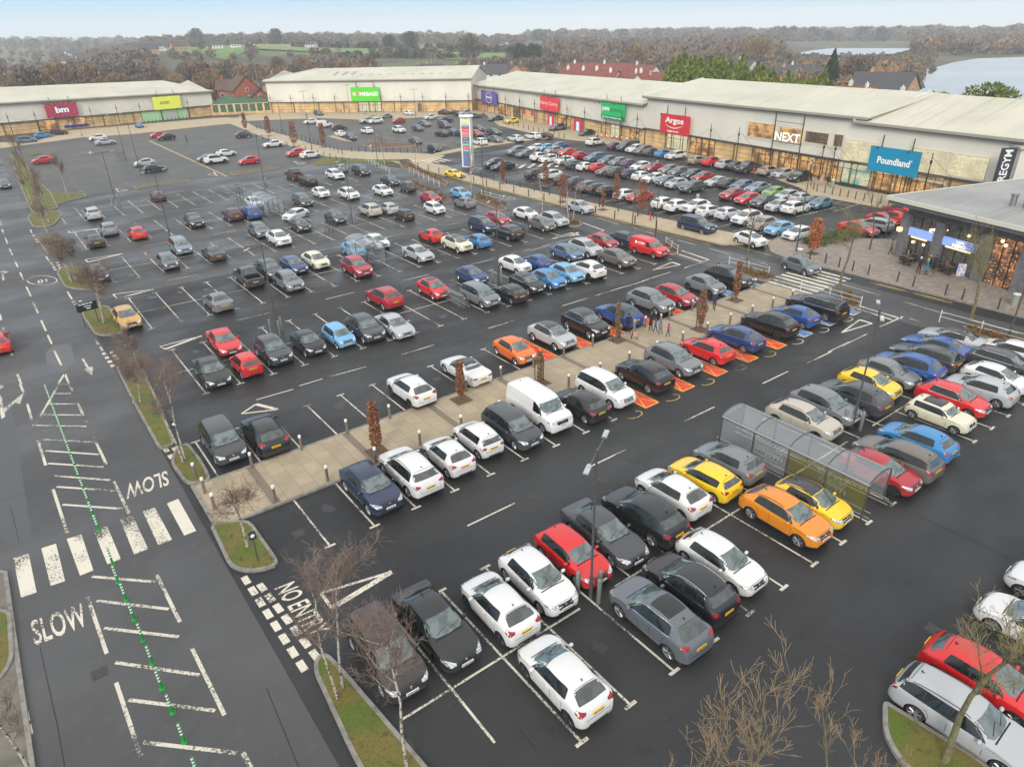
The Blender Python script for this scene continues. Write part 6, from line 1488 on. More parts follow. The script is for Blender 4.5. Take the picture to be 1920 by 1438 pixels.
# ------------------------------------------------------------------ trees in the park
BARK = mat('birch_bark', (.42,.38,.32,1), .85, noise=[(9,(.09,.075,.06,1),.50,.58,3)]); BARKB = mat('brown_bark', (.13,.10,.07,1), .9, noise=[(6,(.07,.055,.04,1),.4,.6)]); BARKG = mat('green_bark', (.17,.155,.075,1), .9, noise=[(5,(.10,.09,.05,1),.4,.6)])
TWP = mat('birch_twigs', (.18,.125,.105,1), .9); TWB = mat('brown_twigs', (.15,.10,.07,1), .9); TWG = mat('green_twigs', (.20,.17,.08,1), .9); TWS = mat('straw_twigs', (.24,.17,.10,1), .9)
def bare_tree(a, b, h, label, bark, twig, seed, stems=1, spread=.36, first=.32, depth=4, name='bare_tree', lean=(0,0), r0=None, z0=.1, kids=(2,4), up=.5, group=None, twr=.0045):
    rnd = random.Random(seed); T, C = MB(), MB()
    def grow(p, d, l, r, lv):
        n = 3 if lv < 2 else 2; q = p
        for i in range(n):
            d2 = (d+Vector((rnd.uniform(-.16,.16),rnd.uniform(-.16,.16),rnd.uniform(-.02,.16 if lv < 3 else .05)))).normalized(); q2 = q+d2*l/n
            ra, rb = r*(1-.5*i/n), r*(1-.5*(i+1)/n)
            (T if lv < 2 else C).tube(q, q2, max(ra,twr), max(rb,twr), 7 if lv < 1 else (5 if lv < 2 else 3), 0, False)
            if lv < depth and (i > 0 or lv > 0):
                for _ in range(rnd.randint(*kids) if lv < 3 else rnd.randint(1,3)):
                    an = rnd.uniform(0,2*pi); s = d2.orthogonal().normalized(); t_ = d2.cross(s); dev = rnd.uniform(.45,1.0)
                    nd = (d2*(1-dev*.45)+(s*cos(an)+t_*sin(an))*dev*spread*2+Vector((0,0,up*.3))).normalized()
                    grow(q2.lerp(q, rnd.random()), nd, l*rnd.uniform(.42,.68)*(1 if lv else .72), rb*.5, lv+1)
            q, d = q2, d2
    for s in range(stems):
        an = rnd.uniform(0,6.3) if stems > 1 else 0; o = Vector((cos(an)*.22, sin(an)*.22, 0))*(stems > 1); d0 = Vector((lean[0]+(cos(an)*.12 if stems > 1 else 0), lean[1]+(sin(an)*.12 if stems > 1 else 0), 1)).normalized()
        rr = r0 or h*.016; f = h*first
        T.tube(o, o+d0*f, rr*1.15, rr*.85, 8, 0, False); grow(o+d0*f, d0, h*.62, rr*.85, 0)
    t = thing(name, label, 'tree', (a,b,z0), 0, group); T.build('trunk', bark, t, smooth=True); C.build('crown', twig, t); return t
bare_tree(*AB(640,1303), 5.6, 'left twin birch with reddish twigs over the dark people carrier', BARK, TWP, 1, 2, .40, .28, r0=.055, kids=(2,4), name='birch_tree')
bare_tree(*AB(763,1442), 5.4, 'white stemmed birch at the bottom edge left of the white hatchback', BARK, TWP, 2, 1, .42, .34, r0=.06, kids=(2,4), name='birch_tree')
bare_tree(*AB(350,870), 6.0, 'twin stemmed birch by the near end of the paved path beside the dark van', BARK, TWP, 3, 2, .46, .24, r0=.06, kids=(2,4), name='birch_tree')
bare_tree(*AB(465,1028), 4.2, 'spreading brown tree with pale trunk on the grass corner below the path', BARK, TWB, 4, 1, .56, .30, kids=(3,3), name='birch_tree')
bare_tree(*AB(272,712), 3.9, 'birch with plum twigs beside the gold hatchback', BARK, TWP, 5, 2, .46, .22, kids=(2,4), name='birch_tree')
bare_tree(*AB(194,608), 5.2, 'birch with plum twigs behind the black parking sign', BARK, TWP, 6, 2, .5, .22, kids=(3,4), name='birch_tree')
bare_tree(*AB(258,760), 3.6, 'small plum twigged birch low in the verge left of the blue black saloon', BARK, TWP, 16, 2, .5, .12, kids=(3,4), name='birch_tree')
bare_tree(*AB(140,530), 5.0, 'birch with red brown twigs at the verge beside the speed roundel', BARK, TWP, 7, 3, .5, .18, kids=(3,4), name='birch_tree')
bare_tree(*AB(100,468), 5.4, 'pale birch on the small grass island left of the black hatchback', BARK, TWP, 8, 1, .34, .32, name='birch_tree')
bare_tree(*AB(92,418), 5.2, 'birch on the grass island just below the cross road', BARK, TWP, 9, 1, .34, .32, name='birch_tree')
bare_tree(*AB(128,371), 5.0, 'slender birch on the grass strip above the cross road', BARK, TWB, 10, 1, .26, .4, name='birch_tree')
bare_tree(*AB(60,385), 5.0, 'white stemmed birch in the left verge above the cross road', BARK, TWP, 12, 1, .34, .3, name='birch_tree')
for i, (px, py) in enumerate(((30,292),(38,318),(52,340),(66,366),(84,392),(44,300))): bare_tree(*AB(px,py), 4.6, 'brown twiggy birch in the long left verge beside the discount store car park', BARKB, TWB, 20+i, 2, .4, .12, 3, name='birch_tree', group='birches in the long left verge')
bare_tree(*AB(1770,1430), 5.6, 'large bare tree over the silver estate at the bottom right', BARKG, TWG, 31, 1, .42, .34, 4, lean=(.10,.06), r0=.11, kids=(2,3), twr=.006)
for i, (px, py, h, l) in enumerate(((1280,1640,7.4,'leftmost of the three bare straw coloured crowns along the bottom edge'),(1410,1610,7.2,'middle of the three bare straw coloured crowns along the bottom edge'),(1545,1570,6.4,'rightmost of the three bare straw coloured crowns along the bottom edge'))):
    bare_tree(*AB(px,py), h, l, BARKG, TWS, 40+i, 2, .34, .20, 4, r0=.055, kids=(1,2), up=.9, twr=.006)
bare_tree(*AB(70,1470), 4.2, 'red twigged birch cropped by the bottom left corner', BARK, TWP, 47, 1, .4, .3, name='birch_tree')
bare_tree(*AB(1184,445), 5.6, 'bare young tree on the bed beside the navy estate and red van', BARKG, TWB, 50, 1, .34, .36, 3, r0=.10); bare_tree(*AB(1398,507), 5.6, 'green barked tree on the bed before the white hatchback', BARKG, TWB, 51, 1, .32, .36, 3, r0=.10)
bare_tree(*AB(1571,552), 6.4, 'wide olive tree right of the zebra crossing', BARKG, TWG, 52, 1, .42, .30, 4, r0=.12, kids=(2,4)); bare_tree(*AB(1815,615), 7.2, 'large olive tree before the cafe front', BARKG, TWG, 53, 1, .42, .30, 4, r0=.14, kids=(2,4))
bare_tree(*AB(1070,420), 5.0, 'thin twin birch at the bed tip beside the moving silver car', BARK, TWB, 54, 2, .28, .4, 3); bare_tree(*AB(1017,398), 4.6, 'thin birch left of the moving silver car', BARK, TWB, 55, 1, .28, .4, 3)
bare_tree(*AB(884,365), 5.2, 'pale thin tree behind the blue hatchback', BARK, TWB, 56, 1, .34, .4, 3, r0=.08); bare_tree(*AB(722,318), 5.0, 'thin birch on the upper bark island', BARK, TWB, 57, 1, .28, .4, 3); bare_tree(*AB(781,325), 4.6, 'thin red birch left of the zebra near the totem', BARK, TWP, 58, 1, .28, .4, 3)
bare_tree(*AB(1630,470), 6.0, 'bare pinkish tree before the red cars', BARKB, TWP, 59, 1, .34, .3, 3); bare_tree(*AB(1660,447), 4.6, 'slim bare tree by the cafe corner', BARKB, TWP, 60, 1, .3, .3, 3)
# columnar hornbeams that keep brown leaves
LB = [mat('leaf_rust',(.24,.085,.035,1),.9), mat('leaf_brown',(.15,.06,.03,1),.9), mat('leaf_tan',(.30,.15,.07,1),.9)]; LG = [mat('leaf_olive',(.13,.12,.035,1),.9), mat('leaf_brown',(.15,.06,.03,1),.9), mat('leaf_tan',(.30,.15,.07,1),.9)]; LC = [mat('leaf_copper',(.42,.13,.05,1),.9), mat('leaf_rust',(.24,.085,.035,1),.9), mat('leaf_copper2',(.50,.20,.09,1),.9)]
def column(a, b, h, w, n, label, ms, seed, z1=.15, grp=None, leaf=.085, name='hornbeam'):
    r = random.Random(seed); T, C = MB(), MB(); T.tube((0,0,0),(0,0,h*.9),.05,.02,6); ph = r.uniform(0,6)
    for k in range(10): z = h*(.2+.07*k); an = k*2.4; T.tube((0,0,z),(cos(an)*w*.7,sin(an)*w*.7,z+h*.15),.014,.006,4)
    for k in range(n):
        t = r.random(); z = h*(z1+(1-z1)*t); rr = w*(.62+.38*sin(pi*min(t*1.15,1)))*(1+.18*sin(9*t+ph)); an = r.uniform(0,2*pi); q = rr*sqrt(r.uniform(.1,1))
        p = Vector((cos(an)*q, sin(an)*q, z)); u = Vector((r.uniform(-1,1),r.uniform(-1,1),r.uniform(-.6,.6))).normalized(); v = u.cross(Vector((r.uniform(-1,1),r.uniform(-1,1),r.uniform(-1,1)))).normalized(); s = leaf*r.uniform(.6,1.2)
        C.add([p-u*s, p+v*s*.6, p+u*s, p-v*s*.6], [(0,1,2,3)], r.choice((0,0,1,2)))
    t = thing(name, label, 'tree', (a,b,.1), seed, grp); T.build('trunk', BARKB, t); C.build('crown', ms, t)
    for sx in ((-.38,.38) if h < 3.7 and z1 == .15 and 2 < seed < 7 else ()):
        m = MB(); m.tube((sx,.12,0),(sx,.12,1.9),.035,.035,6); m.build('stake', STEEL, t)
    m = MB(); m.sheet([(x*.6,y*.6) for x,y in ((-1,-1),(1,-1),(1,1),(-1,1))], .012); m.build('tree_pit', MULCH, t); t.rotation_euler = (0,0,0)
column(*AB(708,850), 3.3, .38, 1900, 'full rusty column tree nearest the camera on the paved path', LB, 1); column(*AB(865,752), 2.9, .33, 1500, 'second rusty column tree on the path beside the white convertible', LB, 2)
column(*AB(1013,720), 2.4, .30, 500, 'sparse green brown column tree above the white van', LG, 3); column(*AB(1157,640), 3.2, .26, 420, 'thin sparse column tree by the blue car and walkers', LG, 4); column(*AB(1312,620), 3.4, .42, 1300, 'tall rusty column tree between the disabled bays', LB, 5); column(*AB(1378,565), 3.6, .36, 1300, 'rusty column tree nearest the right end of the path', LB, 6)
column(*AB(1523,477), 3.8, .75, 2600, 'copper leaved young tree on the cafe pavement', LC, 7, name='copper_tree', leaf=.10)
for i, (px, py, h, w) in enumerate(((943,345,3.6,.5),(1023,352,3.6,.55),(1055,380,4.0,.75),(1155,378,3.8,.6),(1203,402,4.4,.8),(1130,395,3.0,.2))): column(*AB(px,py), h, w, 700, ['left rusty column tree by the totem sign','rusty column tree before the black jeep','dense rusty column tree before the grey cars','rusty column tree behind the moving silver car','wide rusty column tree beside the person in red','thin column tree between two rusty ones'][i], LB, 10+i, leaf=.12)
for i, (px, py, h, w) in enumerate(((461,246,4.4,.7),(505,256,4.6,.8),(553,276,5.2,.9),(607,277,5.0,.7))): column(*AB(px,py), h, w, 700, ['first brown column tree at the top of the diagonal path','second brown column tree on the diagonal path','tallest brown column tree on the diagonal path','grey thin column tree at the foot of the diagonal path'][i], LB, 20+i, leaf=.16)
# low shrubs in the beds
SH = [fol('shrub_green',(.07,.10,.025,1)), fol('shrub_dark',(.035,.055,.02,1)), fol('shrub_lime',(.15,.18,.03,1))]; SO = [fol('shrub_tan',(.24,.15,.05,1)), fol('shrub_olive',(.12,.10,.03,1)), fol('shrub_rust',(.20,.09,.03,1))]
def shrub(a, b, r0, h, ms, label, grp, seed, n=260):
    r = random.Random(seed); C = MB()
    for k in range(n):
        x, y, z = (r.gauss(0,.45) for _ in range(3)); p = Vector((x*r0, y*r0, h*abs(z)*.9+.05)); u = Vector((r.uniform(-1,1),r.uniform(-1,1),r.uniform(-.3,1))).normalized(); v = u.cross(Vector((0.3,r.uniform(-1,1),r.uniform(-1,1)))).normalized(); s = .09*r.uniform(.6,1.3)*max(1,r0); C.add([p-u*s,p+v*s*.5,p+u*s,p-v*s*.5],[(0,1,2,3)],r.choice((0,1,2)))
    S_ = MB(); S_.tube((0,0,0),(0,0,h*.5),.03,.02,5); t = thing('shrub', label, 'shrub', (a,b,.1), 0, grp); C.build('foliage', ms, t); S_.build('stem', BARKB, t)
rd = random.Random(4)
for i in range(20):
    t = rd.random(); px = 1510+75*t+rd.uniform(-4,4); py = 455+15*rd.random()-26*t*.6; shrub(*AB(px,py), .8, .9, SH, 'green shrub in the bed between the white car and the cafe pavement', 'shrubs in the bed by the cafe', i)
for i in range(10): shrub(*AB(1585+i*6, 440-i*3+8), .8, .9, SH, 'green shrub in the hedge under the red cars', 'hedge shrubs under the red cars', 40+i)
for (p, q, n) in (((755,306),(830,342),14),((775,344),(842,376),14),((896,368),(944,388),12),((1068,416),(1086,424),5),((1208,452),(1268,474),9),((1395,510),(1440,524),10),((1585,555),(1605,575),5),((1820,622),(1920,652),14)):
    for i in range(n): t = i/n; a, b = AB(p[0]+(q[0]-p[0])*t, p[1]+(q[1]-p[1])*t); shrub(a+rd.uniform(-.4,.4), b+rd.uniform(-.4,.4), .45, .55, SO, 'low tan shrub in the bark bed along the shops road', 'low shrubs in the bark beds', 60+i, 120)

# ------------------------------------------------------------------ people
SK = mat('skin', (.45,.27,.19,1), .6)
HAIR = {'dark': mat('hair_dark',(.025,.018,.012,1),.7), 'blond': mat('hair_blond',(.45,.30,.13,1),.7), 'grey': mat('hair_grey',(.4,.39,.37,1),.7), 'white': mat('hair_white',(.65,.62,.56,1),.7)}
def cloth(c): return mat('cloth_%g_%g_%g' % c[:3], (*c[:3],1), .85)
def skin_mesh(joints, edges, mats_of, name):
    me = bpy.data.meshes.new(name); me.from_pydata([j[0] for j in joints], edges, []); o = bpy.data.objects.new(name, me); COL.objects.link(o)
    sk = o.modifiers.new('s', 'SKIN'); ss = o.modifiers.new('u', 'SUBSURF'); ss.levels = 1
    for v, j in zip(me.skin_vertices[0].data, joints): v.radius = (j[1], j[2] if len(j) > 2 else j[1]); v.use_root = False
    me.skin_vertices[0].data[0].use_root = True
    bpy.context.view_layer.update(); m2 = bpy.data.meshes.new_from_object(o.evaluated_get(bpy.context.evaluated_depsgraph_get())); bpy.data.objects.remove(o)
    for p in m2.polygons: p.use_smooth = True
    for m in mats_of[0]: m2.materials.append(m)
    for p in m2.polygons: p.material_index = mats_of[1](p.center)
    return m2
def person(px, py, label, top, leg, hair='dark', h=1.7, rz=0, stride=.18, coat=False, bag=None, sit=False, long_hair=False, hold=None):
    a, b = AB(px, py); t = thing('person', label, 'person', (a,b,.1 if not sit else .1), rz); s = h/1.7; w = stride
    if sit:
        J = [((0,0,.50),.15,.12),((0,.02,.72),.13,.11),((0,.03,1.0),.17,.11),((0,.02,1.13),.055),((0,0,1.24),.085,.10),((0,-.01,1.32),.08,.09)]
        E_ = [(0,1),(1,2),(2,3),(3,4),(4,5)]
        for sd in (-1,1):
            n = len(J); J += [((sd*.17,.02,1.04),.055),((sd*.22,-.05,.80),.045),((sd*.13,-.28,.72),.032),((sd*.10,-.34,.72),.03)]; E_ += [(2,n),(n,n+1),(n+1,n+2),(n+2,n+3)]
            n = len(J); J += [((sd*.10,-.03,.48),.09),((sd*.12,-.42,.50),.06),((sd*.12,-.42,.10),.045),((sd*.12,-.55,.03),.04)]; E_ += [(0,n),(n,n+1),(n+1,n+2),(n+2,n+3)]
    else:
        J = [((0,0,.93),.135,.10),((0,0,1.12),.12,.095),((0,.01,1.36),.155,.10),((0,0,1.48),.05),((0,-.01,1.59),.078,.092),((0,-.015,1.66),.07,.08)]
        E_ = [(0,1),(1,2),(2,3),(3,4),(4,5)]
        for sd in (-1,1):
            n = len(J); f = sd*w*.6; J += [((sd*.175,.01,1.39),.055),((sd*.23,.02+f*.5,1.14),.043),((sd*.22,-.06+f,.92),.032),((sd*.215,-.09+f,.84),.030)]; E_ += [(2,n),(n,n+1),(n+1,n+2),(n+2,n+3)]
            n = len(J); f = -sd*w; J += [((sd*.085,0,.86),.085),((sd*.095,f*.5-.02,.48),.055),((sd*.095,f,.09),.042),((sd*.10,f-.13,.035),.038)]; E_ += [(0,n),(n,n+1),(n+1,n+2),(n+2,n+3)]
    J = [((j[0][0]*s, j[0][1]*s, j[0][2]*s), *[k*s for k in j[1:]]) for j in J]
    hz = (1.18 if sit else 1.50)*s; wz = (.62 if sit else .90)*s
    def mi(c):
        if c.z > hz: return 0
        if not sit and abs(c.x) > .18*s and c.z < .88*s: return 0
        if c.z < .07*s: return 3
        if sit and c.y < -.28*s and c.z > .66*s: return 0
        return 1 if c.z > (wz if not coat else .58*s) else 2
    me = skin_mesh(J, E_, ([SK, cloth(top), cloth(leg), M_BLK], mi), 'body'); link('body', me, t)
    hc = J[4][0]; top_z = J[5][0][2]
    m = MB(); m.lathe([(.001,.12),(.06,.11),(.092,.06),(.098,0),(.09,-.05)]+([(.095,-.16),(.07,-.22)] if long_hair else []), 12); m.v = [(hc[0]+x*s, hc[1]+y*s*1.05+.022*s, hc[2]+z*s+.02*s) for x,y,z in m.v]
    m.f = [f for f in m.f if not all(m.v[i][1] < hc[1]-.03*s and m.v[i][2] < hc[2]+.05*s for i in f)]; m.m = [0]*len(m.f); m.build('hair', HAIR[hair], t, smooth=True)
    m = MB(); fy = hc[1]-.088*s
    for sd in (-1,1): m.box((sd*.03*s,fy,hc[2]+.005*s),(.018*s,.008*s,.009*s),0,0); m.lathe([(.001,-.02*s),(.014*s,0),(.001,.02*s)],5,(sd*.083*s,hc[1]+.005*s,hc[2]),1)
    m.add([(0,fy-.022*s,hc[2]-.025*s),(-.012*s,fy,hc[2]-.03*s),(.012*s,fy,hc[2]-.03*s),(0,fy,hc[2]+.01*s)],[(0,1,3),(0,3,2),(0,2,1)],1); m.box((0,fy+.004*s,hc[2]-.05*s),(.035*s,.006*s,.006*s),0,2)
    m.build('face', [M_BLK, SK, mat('lips',(.3,.1,.09,1),.6)], t)
    if coat and not sit:
        m = MB(); m.lathe([(.20,.52),(.19,.75),(.155,.95)],12); m.v = [(x*s,y*s*.75,z*s) for x,y,z in m.v]; m.build('coat_skirt', cloth(top), t, smooth=True)
    if bag:
        m = MB(); p = J[9][0]; m.box((p[0]+.02,p[1]-.02,p[2]-.30*s),(.10,.32,.36),0,0); m.path([(p[0]+.02,p[1]-.1,p[2]-.12*s),(p[0],p[1],p[2]-.02),(p[0]+.02,p[1]+.06,p[2]-.12*s)],.008,4)
        o = m.build('shopping_bag', cloth(bag)); o.location = (a,b,.1); o.rotation_euler = (0,0,rz); tag(o, 'shopping bag held by '+label.split(' in ')[0].split(' on ')[0]+' at px' if False else 'bag carried by the '+label, 'bag')
    if hold == 'pack': m = MB(); m.box((0,.17*s,1.22*s),(.28*s,.14*s,.40*s)); o = m.build('backpack', cloth((.75,.12,.30)), t)
    return t
person(1177,627,'walker in a black coat left of the woman in grey on the path',(.015,.015,.018),(.02,.02,.025),'dark',1.72,2.6,.22)
person(1188,638,'woman in a long grey coat with blond hair on the path',(.17,.16,.145),(.03,.03,.035),'blond',1.68,.3,.2,True,(.55,.25,.22),long_hair=True)
person(1219,622,'adult in a long black coat at the left of the family group',(.012,.012,.014),(.02,.02,.022),'dark',1.72,.6,.1,True)
person(1228,625,'child in a blue top between the adults of the family group',(.03,.14,.32),(.03,.03,.05),'dark',1.25,.4)
person(1237,628,'adult in a grey patterned coat in the family group',(.16,.16,.17),(.12,.12,.13),'grey',1.7,.5,.1,True)
person(1252,634,'small girl with a pink backpack at the right of the family group',(.05,.05,.06),(.04,.08,.14),'dark',1.15,3.4,hold='pack')
person(1338,584,'pedestrian in navy walking beside the grey hatchback on the path',(.03,.03,.05),(.05,.03,.04),'grey',1.7,2.0)
person(981,442,'person in a bright blue jacket between the black and brown cars',(.03,.12,.32),(.02,.02,.03),'dark',1.7,1.0)
person(1222,413,'adult in a black coat at the kerb with a child',(.015,.015,.02),(.02,.02,.02),'grey',1.7,.6)
person(1219,416,'child in a red coat beside the adult at the kerb',(.60,.03,.03),(.5,.02,.03),'dark',1.25,.4,coat=True)
person(1412,335,'shopper in a red jacket crossing before the dark pickup',(.50,.03,.04),(.03,.02,.03),'dark',1.7,1.2)
person(1538,349,'woman in a long pink coat before the pound shop',(.55,.30,.30),(.4,.2,.2),'blond',1.65,1.0,coat=True,long_hair=True)
person(1550,351,'man in black walking before the pound shop',(.01,.01,.012),(.01,.01,.012),'dark',1.75,1.0,.28)
person(1283+24,385,'shopper loading the white hatchback by the kerb',(.45,.42,.38),(.05,.05,.06),'dark',1.65,2.0)
person(1060,310,'person in a blue coat beside the white car in the shop rows',(.03,.08,.14),(.02,.02,.02),'dark',1.7,0)
person(1045,306,'person in black left of the blue coat by the white car',(.02,.02,.02),(.02,.02,.02),'dark',1.7,.5)
person(155,259,'person in pale blue crossing before the starburst sign',(.35,.40,.5),(.05,.06,.12),'dark',1.7,1.0)
person(351,270,'person in black by the trolleys in the far left car park',(.03,.02,.02),(.04,.03,.03),'dark',1.7,1.0)
person(1112,246,'person in dark green before the crimson shop door',(.02,.05,.05),(.02,.02,.02),'dark',1.75,.5)
person(1119,266,'person in black beside the white car before the pet shop',(.02,.02,.02),(.05,.05,.06),'dark',1.75,.5)
person(1720,516,'white haired person in navy outside the cafe',(.02,.025,.045),(.015,.015,.02),'white',1.72,-.5,.1); person(1734,518,'blond person in bright blue and burgundy outside the cafe',(.03,.20,.30),(.12,.03,.05),'blond',1.68,.5,.1,True,long_hair=True)
person(1748,513,'person in black striding past the cafe column',(.012,.012,.014),(.012,.012,.014),'dark',1.75,-1.2,.3)
person(1699,492,'seated cafe customer in grey by the first window',(.20,.19,.18),(.05,.05,.06),'dark',1.7,.3,sit=True); person(1706,487,'seated cafe customer in black under the blue sign',(.02,.02,.02),(.03,.03,.04),'dark',1.7,-.6,sit=True); person(1668,480,'person in olive standing at the cafe corner',(.14,.11,.08),(.04,.04,.03),'dark',1.7,.4)
person(1740,505,'seated cafe customer with red hair beside the grey column',(.03,.04,.06),(.03,.03,.03),'blond',1.7,.2,sit=True); person(1771,512,'seated cafe customer in brown left of the A board',(.20,.10,.06),(.03,.03,.03),'dark',1.7,.2,sit=True)
# ------------------------------------------------------------------ the cars
C_ = dict(white=(.62,.62,.61),silver=(.36,.375,.39),grey=(.15,.16,.17),slate=(.10,.115,.13),charcoal=(.042,.046,.052),black=(.010,.011,.013),navy=(.014,.024,.06),blue=(.012,.065,.25),royal=(.018,.045,.15),azure=(.03,.19,.42),lightblue=(.13,.34,.55),
 denim=(.06,.12,.22),steelblue=(.10,.15,.21),greyblue=(.16,.20,.25),red=(.55,.012,.014),crimson=(.34,.010,.020),maroon=(.055,.012,.016),umber=(.026,.020,.019),orange=(.68,.14,.018),amber=(.62,.21,.01),yellow=(.78,.50,.015),gold=(.52,.29,.08),cream=(.60,.57,.43),beige=(.42,.38,.31),
 brown=(.125,.105,.09),tan=(.30,.25,.20),green=(.16,.34,.03),darkgreen=(.05,.06,.055),teal=(.06,.15,.22),purple=(.07,.03,.10),pearl=(.50,.52,.56))
CW = dict(greyblue='grey blue',lightblue='light blue',steelblue='steel blue',darkgreen='dark green grey',royal='dark royal blue',azure='bright blue',amber='amber orange',charcoal='charcoal',slate='slate grey',teal='teal blue',umber='very dark brown',pearl='pearl white')
TWD = dict(hatch='hatchback',hatch3='three door hatchback',city='small city car',mini='retro mini hatchback',suv='SUV',suvl='large SUV',saloon='saloon',estate='estate',mpv='people carrier',van='panel van',svan='small van',pickup='pickup truck',cabrio='soft top convertible',sport='sports coupe')
CATW = dict(van='van',svan='van',pickup='pickup truck')
HD = {'N':pi/2,'S':-pi/2,'E':0.0,'W':pi}
